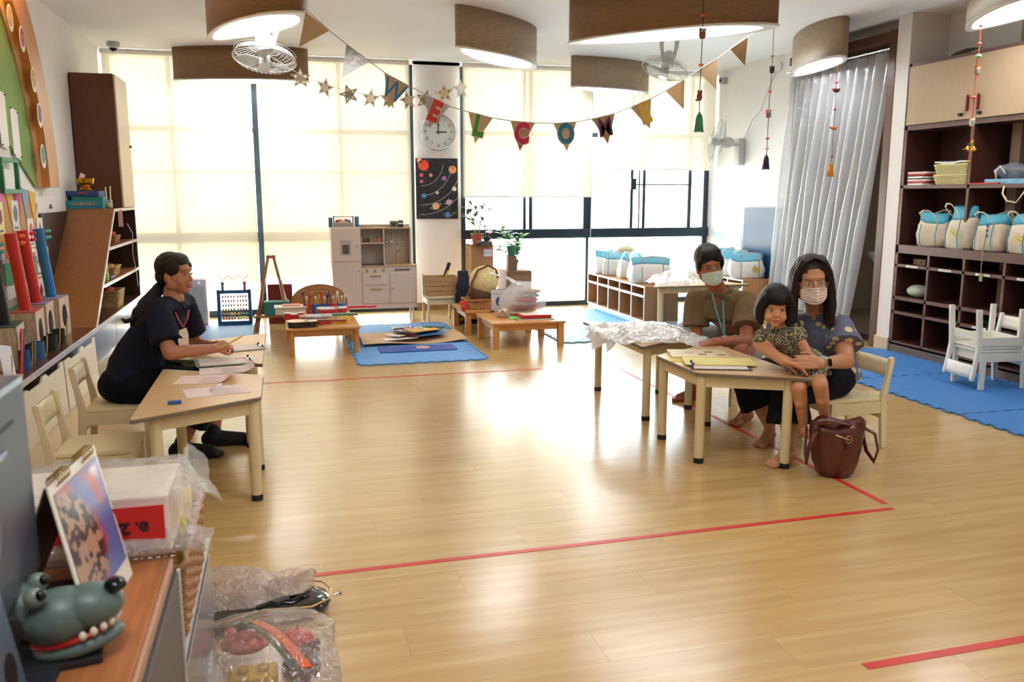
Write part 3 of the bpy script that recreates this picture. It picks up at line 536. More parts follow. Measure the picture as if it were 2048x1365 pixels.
# monitor
mo=thing('computer_monitor','dark grey computer monitor seen from behind at the left edge','monitor',(-.43,1.3,DZc))
mg=mat('4a5666',.35,m=.3)
S().box(-.05,-.002,-.3,.285,.1,.45,.012).obj('casing',mg,mo); S().box(-.056,-.05,-.29,.275,.11,.44,.002).obj('screen',mat('0c0c10',.1),mo)
S().box(-.004,.0,-.25,.2,.385,.392,.001).obj('vent_slot',BLACK,mo); S().box(-.045,.004,-.2,.15,.12,.36,.01).obj('rear_hump',mg,mo)
lgm=mat('9aa6b4',.3,m=.4); lo=V((.0055,.02+.0,.255))
rg=S().tube([lo+V((0,.045*math.cos(t*PI/16),.045*math.sin(t*PI/16))) for t in range(32)],.0015,6,closed=True).obj('logo_ring',lgm,mo,True)
text('logo_letters','DELL',.028,lgm,basis(lo,(0,1,0),(0,0,1)),rg,.0008)
S().prism([(-.07,0),(.06,0),(.02,.2),(-.03,.2)],(.012,.0,.0),(0,1,0),(-.08,0,1),(.012,0,0)).obj('stand_neck',mat('6e7c90',.35,m=.3),mo,bevel=.002)
S().box(-.12,.06,-.14,.12,0,.008,.003).obj('stand_base',mat('2a2e36',.35),mo)
S().prism([(.022*math.cos(t*PI/10),.06+.03*math.sin(t*PI/10)) for t in range(20)],(.0255,0,0),(0,1,0),(-.08,0,1),(.001,0,0)).obj('cable_hole',BLACK,mo)
# toy dog head with teeth
td=thing('snapping_dog_toy','grey-green plastic snapping dog toy with white teeth','toy',(-.375,1.44,DZc),.15)
tg=mat('5a6e6a',.4); 
S().ell((.0,0,.075),(.06,.05,.045),RY(-.12)).ell((.045,-.0,.085),(.052,.045,.036)).obj('muzzle',tg,td,'all')
S().ell((-.055,.02,.085),(.045,.045,.045)).obj('head',tg,td,'all')
S().ell((.025,0,.028),(.07,.046,.02),RY(-.15)).obj('lower_jaw',tg,td,'all')
S().ell((.02,0,.044),(.068,.044,.01),RY(-.2)).obj('red_gum',mat('b01c20',.3),td,'all')
for i in range(11):
    a=-1.5+3*i/10; S().ell((.03+.055*math.cos(a),.043*math.sin(a),.052+.012*math.cos(a)),(.006,.006,.008),u=8,v=6).obj('tooth',mat('e6dccc',.3),td,True)
S().ell((.085,-.008,.117),(.018,.02,.012)).obj('nose',mat('0c0c0e',.15),td,'all')
for y in (-.03,.03): e=S().ell((-.03,y,.125),(.016,.014,.016)).obj('eye',mat('7a8a80',.3),td,'all'); S().ell((-.02,y-.006,.13),(.009,.009,.009)).obj('pupil',mat('0a0a0c',.1),e,'all')
for y in (-.05,.055): S().ell((-.07,y,.075),(.022,.01,.038),RY(.3)).obj('ear',mat('131316',.5),td,'all')
S().box(-.08,.06,-.045,.045,0,.014,.006).obj('base',mat('1a1c20',.5),td)
# floor bags and black guitar by the counter
g=thing('black_toy_guitar','glossy black toy guitar with gold trim half under a plastic bag','toy guitar',(-.1,3.02,0),.12)
def gout(s,z): return [V((x*s,y*s,z)) for x,y in [(.22,0),(.2,.07),(.13,.11),(.05,.09),(-.03,.07),(-.1,.09),(-.19,.13),(-.27,.1),(-.3,0),(-.27,-.1),(-.19,-.13),(-.1,-.1),(-.03,-.08),(.05,-.1),(.13,-.12),(.2,-.08)]]
s=S(); s.skin([[s._v(p) for p in gout(1,0)],[s._v(p) for p in gout(1.03,.03)],[s._v(p) for p in gout(.99,.06)]]).obj('body',mat('15141a',.12,coat=.8),g,'all',sub=1)
S().tube([p+V((0,0,0)) for p in gout(1.0,.058)],.003,6,closed=True).obj('gold_trim',mat('d8b070',.3,m=.8),g,'all')
S().cyl((.225,-.01,.035),(.25,-.01,.04),.006).ell((.252,-.01,.04),(.006,.012,.012)).obj('strap_button',mat('d4d4d4',.15,m=1),g,True)
S().box(.07,.12,-.02,.02,.06,.068,.002).obj('buckle',mat('b8b8a8',.2,m=1),g)
S().tube([(-.05,-.06,.062),(0,-.04,.064),(.02,-.06,.064),(.05,-.045,.064),(.07,-.06,.064),(.14,-.01,.064)],.005,6).obj('black_mark',BLACK,g)
pb1=thing('plastic_bag','crumpled milky plastic bag lying over the black guitar','bag',(-.2,3.17,0))
crum(lambda u,v:V((lerp(-.27,.22,u),lerp(-.2,.2,v)-.06*u,.02+.1*math.sin(min(1,u*1.15)*PI*.85+.25)*math.sin(v*PI)**.6)),46,40,.02,9,2,film('ecd8ca',.62,.15,.6,30),'film',pb1)
crum(lambda u,v:V((lerp(.1,.26,u),lerp(-.16,.02,v),.06+.04*math.sin(v*5)+.03*u)),16,16,.015,12,7,film('ecd8ca',.62,.15,.6,30),'loose_end',pb1)
for i,(x,y,z,c,n_,r) in enumerate([(-.14,.03,.05,'8a3a30','red rolled paper',(.06,.02,.015)),(0,.06,.05,'c8a060','tan wooden stick',(.07,.015,.012)),(.03,-.02,.05,'6a4a44','brown toy piece',(.03,.03,.02))]):
    o=S().ell((0,0,0),r,RZ(i*.7)).obj('bag_content',mat(c,.6),None,'all'); o.location=(-.2+x,3.17+y,z+.0); tag(o,n_+' seen through the milky bag','toy')
pb2=thing('clear_plastic_bag','clear plastic bag of red and yellow toys at the bottom edge','bag',(-.12,2.62,0))
crum(lambda u,v:V((.24*math.sin((u-.5)*PI)*(1-.0*v),lerp(-.3,.27,v)+0,.004+.17*math.cos((u-.5)*PI)**.7*math.sin(min(1,v*1.0)*PI*.98+.02)**.5)),44,40,.018,8,21,film('f0ece8',.2,.08,.6,22),'film',pb2)
crum(lambda u,v:V((lerp(-.24,-.1,u),lerp(-.3,-.02,v),.1+.08*math.sin(v*PI)*math.sin(u*PI))),16,16,.02,12,31,film('f0ece8',.3,.08,.6,22),'knotted_end',pb2)
def toy(n_,lb,loc,f,cat='toy'):
    o=f(); o.name=n_; o.location=loc; tag(o,lb,cat,'toys inside the clear plastic bag'); return o
toy('red_apple_toy','round red apple toy at the right inside the clear bag',(-.01,2.68,.06),lambda:S().ell((0,0,0),(.055,.05,.045)).cyl((0,0,.04),(.005,0,.06),.004).obj('a',mat('d03024',.3),None,'all'))
toy('striped_ribbon','orange and green striped ribbon crossing inside the clear bag',(-.1,2.62,.11),lambda:S().grid(lambda u,v:V((lerp(-.06,.1,u)+v*.03,lerp(.14,-.2,u),.03*math.sin(u*3))),16,1).obj('a',mat('f06a2a',.4),None,solid=.003))
toy('green_ribbon','dark green ribbon beside the orange one inside the clear bag',(-.13,2.62,.112),lambda:S().grid(lambda u,v:V((lerp(-.06,.1,u)+v*.014,lerp(.14,-.2,u),.03*math.sin(u*3))),16,1).obj('a',mat('2a5a3a',.4),None,solid=.003))
toy('pig_mask','pink and brown animal face toy at the left inside the clear bag',(-.17,2.7,.07),lambda:S().ell((0,0,0),(.08,.06,.03)).ell((-.05,.06,.01),(.02,.025,.012)).ell((.05,.06,.01),(.02,.025,.012)).ell((0,-.02,.025),(.03,.02,.015)).obj('a',mat('c8685c',.5,noise_s=14,noise_a=.6),None,'all'))
toy('yellow_toy','yellow block toy at the bottom inside the clear bag',(-.14,2.5,.05),lambda:S().box(-.07,.07,-.04,.04,-.03,.03,.008).cyl((-.03,0,.03),(-.03,0,.045),.015).cyl((.03,0,.03),(.03,0,.045),.015).obj('a',mat('d8b030',.4),None,'all'))
toy('brown_bear_toy','brown plush shape behind the apple inside the clear bag',(0,2.52,.06),lambda:S().ell((0,0,0),(.06,.05,.045)).ell((.03,.05,.02),(.03,.03,.03)).ell((.05,.075,.035),(.012,.012,.012)).obj('a',mat('6a4a3a',.9),None,'all'))
# ================= FLOOR TAPE, MATS, TABLES, CHAIRS =================
def tape(a,b,label,w=.03,c='d0342c'):
    a,b=V((*a,0)),V((*b,0)); d=(b-a).normalized(); n=V((-d.y,d.x,0))*w/2; o=S().prism([(0,0),(1,0),(1,1),(0,1)],a-n+V((0,0,.0004)),b-a,n*2,(0,0,.0012)).obj('floor_tape',mat(c,.35,noise_s=5,noise_a=.08)); tag(o,label,'tape')
tape((-.05,3.30),(2.79,3.335),'long red tape line across the near floor')
tape((-.35,7.0),(2.13,6.97),'red tape line between the low tables and the empty floor')
tape((2.78,6.95),(2.80,3.40),'red tape line running under the right tables to the brown bag')
tape((1.75,2.16),(4.2,2.2),'short red tape at the bottom right corner',.036)
def tile_outline(n=19,sz=1.15,mask=(1,1,1,1)):
    pts=[]; p=sz/n; d=p*.42; h=sz/2
    cs=[(-h,-h),(h,-h),(h,h),(-h,h)]
    for k in range(4):
        a=V((*cs[k],0)); b=V((*cs[(k+1)%4],0)); u=(b-a)/sz; w_=V((u.y,-u.x,0))
        for i in range(n):
            s0=a+u*(i*p)
            if i%2==1: pts+= [s0+u*p*.12,s0-u*p*.12-w_*0+w_*d,s0+u*p*1.12+w_*d,s0+u*p*.88]
            else: pts+= [s0+u*p*.0] if i==0 else []
    return [(q.x,q.y) for q in pts]
TO=tile_outline()
def mat_tile(x,y,c,label,group,rz=0,mesh=[{}]):
    m_=mat(c,.55,noise_s=7,noise_a=.08,bump=.15,bs=300)
    if c in mesh[0]: o=bpy.data.objects.new('foam_mat_tile',mesh[0][c]); COL.objects.link(o)
    else: o=S().prism(TO,(0,0,0),(1,0,0),(0,1,0),(0,0,.012)).obj('foam_mat_tile',m_); mesh[0][c]=o.data
    o.location=(x,y,.0015); o.rotation_euler=(0,0,rz); tag(o,label,'mat',group); return o
for i in range(4): mat_tile(5.0,6.47-1.175*i-.0,'3f7ec2',['blue foam tile at the foot of the curtained door','blue foam tile before the shelving wall, second from the door','blue foam tile under the stacked chairs','blue foam tile at the right edge of the view'][i],'blue foam tiles along the shelving wall')
mat_tile(1.19,8.08,'5f9bd6','light blue foam tile under the craft pile','blue foam tiles by the kitchen'); mat_tile(1.19,9.255,'5f9bd6','light blue foam tile between craft pile and play kitchen','blue foam tiles by the kitchen')
for i in range(2):
    for j in range(2): mat_tile(3.29+1.175*i,8.72+1.175*j,'6aaee0',['sky blue tile corner nearest the paired low tables','sky blue tile by the window, left of the cubby','sky blue tile under the near end of the cubby','sky blue tile beneath the cubby by the window'][i*2+j],'sky blue foam tiles by the right window')
for j in range(2): mat_tile(-.92,8.5+1.175*j,'3f74ac',['blue foam tile hidden mostly by the teacher','blue foam tile in front of the air purifier'][j],'blue foam tiles at the left window')
# ---- trapezoid tables
ltop=mat('d9b583',.35,noise_s=8,noise_a=.05,stretch=(2,12,1)); ledge=mat('776a58',.5); cream2=mat('dccb9e',.4); capm=mat('141414',.5)
def trap_table(x,y,rz,label):
    o=thing('trapezoid_table',label,'table',(x,y,0),rz,'trapezoid school tables')
    L_,S_,W=.575,.265,.275     # half long, half short, half width ; long side at -x
    def rc(cs,r=.025):
        out=[]; n=len(cs)
        for i in range(n):
            p=V((*cs[i],0)); a=(V((*cs[i-1],0))-p).normalized(); b=(V((*cs[(i+1)%n],0))-p).normalized()
            for t in (0,.33,.67,1): 
                q=(p+a*r).lerp(p,2*t*(1-t)+0).lerp(p+b*r,t) if False else (p+a*r)*(1-t)**2+p*2*t*(1-t)+(p+b*r)*t*t; out.append((q.x,q.y))
        return out
    cs=[(-W,-L_),(W,-S_),(W,S_),(-W,L_)]
    S().prism(rc(cs),(0,0,.505),(1,0,0),(0,1,0),(0,0,.018)).obj('edge_band',ledge,o,bevel=.003)
    S().prism(rc([(a*.992,b*.996) for a,b in cs]),(0,0,.523),(1,0,0),(0,1,0),(0,0,.003)).obj('table_top',ltop,o)
    lg=[(-W+.09,-L_+.12),(W-.045,-S_+.02),(W-.045,S_-.02),(-W+.09,L_-.12)]
    for i in range(4):
        a,b=V((*lg[i],0)),V((*lg[(i+1)%4],0)); d=(b-a).normalized(); n=V((-d.y,d.x,0))*.011
        S().prism([(0,0),(1,0),(1,1),(0,1)],a-n+V((0,0,.44)),b-a,n*2,(0,0,.065)).obj('apron_rail',cream2,o)
    for a,b in lg:
        l=S().cyl((a,b,.018),(a,b,.505),.027,n=20).obj('leg',cream2,o,True); S().cyl((a,b,0),(a,b,.03),.0285,n=20).obj('foot_cap',capm,l,True)
    return o
t1=trap_table(-.405,4.5,0,'empty-seated trapezoid table with loose papers and a pen, nearest on the left')
trap_table(-.415,5.66,PI,'trapezoid table under the teacher\'s forearms')
trap_table(2.45,4.48,PI,'trapezoid table bearing yellow folder and clipboard, by the brown bag')
trap_table(2.49,5.62,0,'trapezoid table under the white plastic bags, in front of the man')
# ---- chairs
cw=mat('e2d3a8',.4,noise_s=6,noise_a=.05)
def kid_chair(x,y,rz,label,group,mm=None,z=0):  # faces +x locally
    m_=mm or cw; o=thing('kids_chair',label,'chair',(x,y,z),rz,group); W,D=.165,.17
    S().box(-D,D+.015,-W,W,.285,.31,.012).obj('seat',m_,o,True)
    for sy in (-1,1):
        s=S(); yy=sy*(W-.004)
        pr=[(-D-.055,0),(-D-.015,0),(-D+.012,.3),(-D-.02,.44),(-D-.035,.545),(-D-.06,.55),(-D-.065,.53),(-D-.045,.42),(-D-.03,.3)]
        s.prism([(a,b) for a,b in pr],(0,yy-.014,0),(1,0,0),(0,0,1),(0,.028,0)).obj('rear_post',m_,o,bevel=.004)
        S().box(D-.035,D+.005,yy-.014,yy+.014,0,.286,.004).obj('front_leg',m_,o)
        S().box(-D+.0,D-.03,yy-.01,yy+.01,.215,.283,.003).obj('side_rail',m_,o)
    S().box(D-.03,D-.008,-W+.012,W-.012,.215,.283,.003).obj('front_rail',m_,o); S().box(-D-.02,-D,-W+.012,W-.012,.18,.24,.003).obj('rear_rail',m_,o)
    s=S(); s.grid(lambda u,v:V((-D-.035-.018*v-.012*math.sin(u*PI),lerp(-W+.01,W-.01,u),lerp(.43,.53,v))),8,3).obj('backrest',m_,o,'all',solid=.016)
    return o
G='small cream chairs at the tables'
ch=kid_chair(-.9,4.4,.0,'empty cream chair nearest the camera on the left',G)
def chair(x,y,rz,label,group=G): return dup(ch,(x,y,0),rz,label,group)
chair(-.94,5.28,.0,'cream chair under the seated teacher')
chair(3.22,4.38,PI+.0,'cream chair under the woman, beside the brown bag')
chair(3.18,5.58,PI+.25,'cream chair under the man in the olive shirt')
# stacked chairs by shelving: one upright with one upside down on top
wh=mat('e9e6da',.4); 
for (x,y,lb) in ((5.3,5.42,'left'),(5.42,4.68,'right')):
    a=kid_chair(x,y,PI-.12,'white chair standing on the blue mat, %s stack by the shelves'%lb,'white chairs stacked by the shelves',wh,.014)
    b=dup(a,(x-.02,y,.014+.62),None,'white chair turned upside down on top of the %s stack'%lb); b.rotation_euler=(PI,0,-.12)
# ---- low wooden tables
pine=wood('c98f4e',.4,0,.12,4)
def low_table(x0,x1,y0,y1,h,label,sq=False):
    o=thing('low_wooden_table',label,'table',((x0+x1)/2,(y0+y1)/2,0)); X,Y=(x1-x0)/2,(y1-y0)/2
    S().box(-X,X,-Y,Y,h-.025,h,.01 if sq else .012).obj('table_top',pine,o,True)
    for sx in (-1,1): S().box(sx*(X-.05)-.01,sx*(X-.05)+.01,-Y+.07,Y-.07,h-.085,h-.026).obj('apron_rail',pine,o)
    for sy in (-1,1): S().box(-X+.07,X-.07,sy*(Y-.05)-.01,sy*(Y-.05)+.01,h-.085,h-.026).obj('apron_rail',pine,o)
    for sx in (-1,1):
        for sy in (-1,1):
            px_,py_=sx*(X-.045),sy*(Y-.045)
            (S().box(px_-.03,px_+.03,py_-.03,py_+.03,0,h-.025,.005) if sq else S().cyl((px_,py_,0),(px_,py_,h-.025),.024,.03,12)).obj('leg',pine,o,not sq)
    return o
LZ=.27
low_table(0,.68,8.05,8.82,LZ,'low pine table loaded with toy guitars')
low_table(-.02,.66,8.88,9.5,LZ,'low pine table holding the pots of instruments, behind the guitars')
low_table(1.93,2.68,7.97,8.72,LZ-.01,'low square-legged table with the red lidded case and books',True)
low_table(1.84,2.6,8.85,9.6,LZ-.01,'low square-legged table under the wicker basket and round straw bag',True)
# ---- things on the tables, left
pap=mat('f0dcd2',.6)
def paper(x,y,z,rz,w_,l,label,tilt=0,lines=6,c=None,group='papers on the left table'):
    o=thing('paper_sheet',label,'paper',(x,y,z),rz,group)
    S().grid(lambda u,v:V((lerp(-l/2,l/2,u),lerp(-w_/2,w_/2,v),.0008+tilt*max(0,u-.75)**2*1.5)),10,2).obj('sheet',c or pap,o,solid=.0006)
    s=S()
    for i in range(lines): s.box(-l*.1,l*.38-.03*(i%3),-w_*.4+i*w_*.12,-w_*.4+i*w_*.12+.0035,.0016,.0018)
    if lines: s.obj('printed_lines',mat('8a8088',.6),o)
    else: s.b.free()
    return o
TZ=.5265
paper(-.33,4.95,TZ,.1,.2,.29,'printed sheet lying across the joint of the left tables',.3)
paper(-.42,4.72,TZ,-.12,.21,.3,'printed sheet with a raised corner on the near left table',.5)
paper(-.35,4.42,TZ,.2,.21,.3,'printed sheet under the red and white pen')
def pen(loc,rz,c,c3,label,L=.14):
    o=thing('pen',label,'pen',loc,rz); S().cyl((-L/2,0,.005),(L*.35,0,.005),.0045,n=10).obj('barrel',mat(c,.3),o,True); S().cyl((L*.35,0,.005),(L/2,0,.005),.005,.002,10).obj('cap',mat(c3,.3),o,True); S().box(-L/2,-L*.1,-.001,.001,.009,.0115).obj('clip',mat(c3,.3),o); return o
pen((-.35,4.5,TZ+.002),1.2,'e8e4e6','c23a3a','red and white pen on the printed sheet')
pen((-.26,5.25,TZ+.001),.3,'d83a30','f0f0f0','red marker near the clipboard corner',.09)
o=S().box(-.03,.03,-.011,.011,0,.016,.005).obj('pen_cap_eraser',mat('2f5fa8',.4)); o.location=(-.52,4.19,TZ); o.rotation_euler=(0,0,.15); tag(o,'small blue eraser near the pointed corner of the left table','eraser')
def clipboard(loc,rz,c,label,w_=.23,l=.32,extra=None):
    o=thing('clipboard',label,'clipboard',loc,rz); S().box(-l/2,l/2,-w_/2,w_/2,0,.004,.001).obj('board',mat(c,.5),o); S().box(-l/2+.02,l/2-.02,-w_/2+.01,w_/2-.01,.0042,.008).obj('paper_pad',mat('efe2da',.6),o)
    S().box(l/2-.035,l/2-.005,-.05,.05,.008,.014,.002).obj('metal_clip',mat('b8b8b8',.25,m=.9),o); 
    for y in (-.045,.045): S().cyl((l/2-.02,y,.014),(l/2-.02,y*1.15,.02),.006).obj('clip_end',BLACK,o,True)
    return o
clipboard((-.36,5.2,TZ),.15,'8aa07a','green clipboard under the teacher\'s hands')
clipboard((-.28,5.62,TZ),.3,'7a8a80','clipboard with silver clip at the far corner of the teacher\'s table',.2,.28)
# right tables
o=thing('yellow_folder','yellow paper folder on the clipboard','folder',(2.42,4.42,TZ+.009),-.35); S().box(-.2,.2,-.12,.12,0,.003).obj('cover',mat('e6d35a',.55),o); S().box(-.2,.2,-.118,.1,.0031,.0045).obj('inner_sheet',mat('ece08a',.55),o)
c_=clipboard((2.38,4.34,TZ),PI-.35,'2a2220','dark clipboard under the yellow folder',.24,.34)
o=thing('picture_album','cream picture booklet with small printed photos beside the folder','booklet',(2.42,4.68,TZ),-.3); S().box(-.17,.17,-.12,.12,0,.012,.002).obj('pages',mat('e2cfa4',.6),o); S().box(-.172,.172,-.122,.122,.0121,.0135).obj('cover',mat('ead9b0',.5,noise_s=5,noise_a=.08),o)
for x,y,c in ((.02,-.05,'5a3a40'),(.07,.03,'6a4a4a'),(.13,-.06,'a83a34'),(-.05,.02,'d8908a')): S().box(x-.025,x+.025,y-.015,y+.015,.0136,.0142).obj('printed_photo',mat(c,.5),o)
o=S().box(-.14,.14,-.1,.1,0,.0025).obj('yellow_sheet',mat('e8d47a',.55)); o.location=(2.33,4.58,TZ); o.rotation_euler=(0,0,-.4); tag(o,'yellow sheet sticking out under the cream booklet','paper')
WF=film('ffffff',.93,.15,.6,30)
wbg=thing('white_plastic_bag','puffy white plastic bag heaped on the man\'s table','bag',(2.42,5.55,TZ))
def puff(u,v): 
    x=lerp(-.34,.3,u); y=lerp(-.4,.3,v)-.1*u; h=math.sin(u*PI)**.5*math.sin(v*PI)**.5; return V((x,y,.005+.075*h))
crum(puff,56,50,.022,11,4,WF,'film',wbg)
crum(lambda u,v:V((lerp(.1,.34,u),lerp(-.62,-.3,v)+.1*u,.005+.03*math.sin(u*PI)*math.sin(v*PI))),20,20,.012,14,9,WF,'loose_corner',wbg)
crum(lambda u,v:V((lerp(-.36,-.22,u),lerp(-.3,.2,v),.05-.11*(1-u)+.03*math.sin(v*9))),14,24,.018,12,14,WF,'overhanging_edge',wbg)
# brown leather bag
lb=mat('5a2a1c',.32,noise_s=18,noise_a=.2,bump=.25,bs=60); bg_=thing('leather_handbag','brown leather bucket handbag standing on the floor by the table leg','bag',(2.83,3.85,0),-.2)
prof=[(.07,.0,.055),(.095,.015,.08),(.12,.08,.1),(.135,.17,.1),(.148,.25,.085),(.15,.3,.075)]
s=S(); rr=[]
for a,z,b in prof: rr.append([s._v((a*math.cos(2*PI*i/32)*(1+.03*math.sin(i*2.2+z*30)),b*math.sin(2*PI*i/32)*(1+.06*math.sin(i*1.3+z*20)),z+(.015*math.sin(i*.8) if z>.25 else 0))) for i in range(32)])
for a,z,b in [(.135,.28,.05),(.12,.1,.07)]: rr.append([s._v((a*math.cos(2*PI*i/32),b*math.sin(2*PI*i/32),z)) for i in range(32)])
s.skin(rr).obj('leather_body',lb,bg_,'all')
S().ell((0,0,.2),(.115,.045,.06)).obj('dark_lining',mat('140f10',.8),bg_,'all')
for sx in (-1,1): S().tube([(sx*.13,-.05,.27),(sx*.165,-.09,.25),(sx*.19,-.085,.16),(sx*.185,-.06,.09),(sx*.17,-.0,.13),(sx*.15,.04,.26)],.014,8,flat=.5).obj('handle',lb,bg_,'all')
S().tube([(-.13,-.04,.29),(-.06,-.085,.315),(.02,-.08,.3),(.08,-.03,.29)],.016,8,flat=.4).obj('shoulder_strap',lb,bg_,'all')
rg=S().tube([(.02+.016*math.cos(t*PI/8),-.102,.225+.02*math.sin(t*PI/8)) for t in range(16)],.003,6,closed=True).obj('metal_ring',mat('c8b090',.25,m=.9),bg_,True)
S().tube([(-.05,-.098,.25),(-.01,-.108,.235),(.02,-.11,.225)],.004,6).obj('snap_hook',mat('c8b090',.25,m=.9),bg_,True); S().box(.005,.035,-.112,-.1,.17,.2,.004).obj('closure_tab',lb,bg_)
# ================= BACK OF THE ROOM =================
kw=mat('d9c9bb',.45); kg=mat('b9ab9f',.5); kd=mat('8e857c',.4); brass=mat('c8a868',.3,m=.8); kp=mat('cdb08a',.45)
KY=10.15
def kx(px): return at(px,560,'Y',KY).x
def kz(py,px=750): return at(px,py,'Y',KY).z
k=thing('play_kitchen','pale wooden play kitchen with fridge, sink and oven fronts','play kitchen',(0,KY,0))
X0,X1,X2,X3=kx(665),kx(723),kx(827),kx(834)
ZT,ZF,ZC,ZB=kz(455,700),kz(524,700),kz(531,780),kz(617,780)
S().box(X0,X1,0,.32,ZB,ZT,.004).obj('fridge_body',kw,k)
d=S().box(X0+.004,X1-.004,-.014,-.001,ZF+.006,ZT-.006,.003).obj('fridge_door',kw,k)
S().box(kx(683),kx(704),-.018,-.014,kz(510),kz(480),.002).obj('dispenser_plate',kg,d); S().box(kx(687),kx(700),-.0195,-.018,kz(507),kz(489),.002).obj('dispenser_niche',mat('4e4a46',.5),d)
S().cyl((kx(716),-.014,kz(492)),(kx(716),-.035,kz(492)),.008,.012).obj('knob',brass,d,True)
def panel(name,xa,xb,za,zb,par,hx=None,hz=None,bar_=False):
    d=S().box(xa,xb,-.014,-.001,za,zb,.003).obj(name,kw,par)
    n=7
    S().box(xa+.02,xb-.02,-.0165,-.014,za+.02,za+.032).box(xa+.02,xb-.02,-.0165,-.014,zb-.032,zb-.02).box(xa+.01,xa+.025,-.0165,-.014,za+.02,zb-.02).box(xb-.025,xb-.01,-.0165,-.014,za+.02,zb-.02).obj('moulding',kw,d)
    for i in range(1,n): x=lerp(xa+.02,xb-.02,i/n); S().box(x-.0012,x+.0012,-.0147,-.014,za+.03,zb-.03).obj('groove',kg,d)
    if bar_: S().cyl((lerp(xa,xb,.28),-.03,hz),(lerp(xa,xb,.72),-.03,hz),.006).cyl((lerp(xa,xb,.3),-.014,hz),(lerp(xa,xb,.3),-.03,hz),.004).cyl((lerp(xa,xb,.7),-.014,hz),(lerp(xa,xb,.7),-.03,hz),.004).obj('bar_handle',brass,d,True)
    elif hx: S().cyl((hx,-.014,hz),(hx,-.034,hz),.007,.011).obj('knob',brass,d,True)
    return d
panel('lower_fridge_door',X0+.004,X1-.004,ZB+.004,ZF-.004,k,kx(718),kz(541))
S().box(X1,X3,0,.32,ZB,ZC-.012,.004).obj('cabinet_body',kw,k); S().box(X1,X3+.005,-.015,.32,ZC-.012,ZC,.004).obj('worktop',kp,k)
S().box(X1,X1+.015,.12,.3,ZC,ZT-.02).obj('hutch_side',kw,k); S().box(X2-.015,X2,.12,.3,ZC,ZT-.02).obj('hutch_side',kw,k)
S().box(X1,X2,.29,.31,ZC,ZT,.002).obj('hutch_back',kg,k)
for i in range(16): x=lerp(X1+.02,X2-.02,i/15); S().box(x-.0015,x+.0015,.287,.29,ZC,ZT-.03).obj('groove',kd,k)
XM=kx(772); S().box(XM-.006,XM+.006,.12,.29,ZC,ZT-.02).obj('hutch_divider',kw,k); S().box(X1,X2,.12,.3,ZT-.025,ZT-.012,.002).obj('hutch_top',kp,k); S().box(X1,X2,.28,.31,ZT-.012,ZT+.02).obj('top_rail',kg,k)
zs=kz(487); S().box(X1,XM,.12,.29,zs-.012,zs).obj('hutch_shelf',kw,k)
S().box(X1+.02,XM-.01,.02,.28,ZC,ZC+.008,.002).obj('hob',mat('2e2a28',.2),k)
zk=kz(541)
for px in (735,751,768): S().cyl((kx(px),-.001,zk),(kx(px),-.022,zk),.016,.014,20).obj('control_knob',brass,k,True)
S().box(kx(789),kx(820),-.006,0,zk-.012,zk+.012,.001).obj('control_panel',mat('8a8684',.3,m=.4),k)
for i in range(4): S().cyl((kx(793+8*i),-.006,zk),(kx(793+8*i),-.009,zk),.007,n=12).obj('dial',mat('4a4644',.4),k)
panel('upper_drawer',kx(725),kx(776),kz(570),kz(548),k,None,kz(551.5),True); panel('lower_drawer',kx(725),kx(777),kz(607),kz(573),k,None,kz(578),True)
panel('oven_door',kx(780),kx(831),kz(607),kz(546),k,kx(784),kz(577))
for px in (672,826): 
    for y in (.03,.28): S().cyl((kx(px),y,0),(kx(px),y,ZB),.012,n=12).obj('leg',mat('e6e4de',.3),k,True)
# sink + tap
sx=kx(798); S().box(kx(782),kx(817),.03,.26,ZC,ZC+.01,.004).obj('sink_rim',brass,k)
S().tube([(sx,.2,ZC),(sx,.2,ZC+.12),(sx+.01,.18,ZC+.16),(sx+.045,.13,ZC+.17),(sx+.07,.1,ZC+.14),(sx+.072,.1,ZC+.09)],.006,8).obj('tap',brass,k,True)
for q in (-.05,.05): S().cyl((sx+q,.2,ZC),(sx+q,.2,ZC+.03),.012,.008).cyl((sx+q-.02,.2,ZC+.035),(sx+q+.02,.2,ZC+.035),.004).obj('tap_handle',brass,k,True)
for i,px in enumerate((780,790,801,813)):
    z1,z0=kz(466),kz(490); x=kx(px); o=thing('hanging_utensil',['small hanging ladle, first in the hutch','round hanging skimmer in the hutch','hanging turner in the hutch','hanging spoon next to the kitchen edge'][i],'utensil',(x,KY+.27,0),0,'toy utensils hanging in the play kitchen')
    S().cyl((0,0,z0+.02),(0,0,z1),.003,n=6).obj('handle',mat('9a948c',.3,m=.7),o,True); S().ell((0,-.008,z0+.01),(.014,.008,.016) if i!=1 else (.022,.006,.02)).obj('bowl_end',mat('b8b4ae',.25,m=.8),o,'all')
    S().tube([(0,0,z1),(0,-.006,z1+.006),(0,-.002,z1+.01)],.0015,5).obj('hook',mat('9a948c',.3,m=.7),o)
for i,(px,c,lb,h) in enumerate([(728,'c8884a','copper pot lid standing',.06),(735,'7a4a30','brown jar standing',.055),(742,'8a2a24','dark red toy book leaning',.06),(748,'6ab04a','green bottle standing',.075),(757,'c86a5a','pink cup standing',.05),(764,'d89a5a','orange toy jar standing',.05)]):
    o=S().lathe([(.013,0),(.015,.004),(.015,h*.7),(.008,h*.85),(.008,h)],n=12).obj('toy_kitchenware',mat(c,.4),None,True); o.location=(kx(px),KY+.2,zs+.0005); tag(o,lb+' on the hutch shelf','toy','toy kitchenware on the hutch shelf')
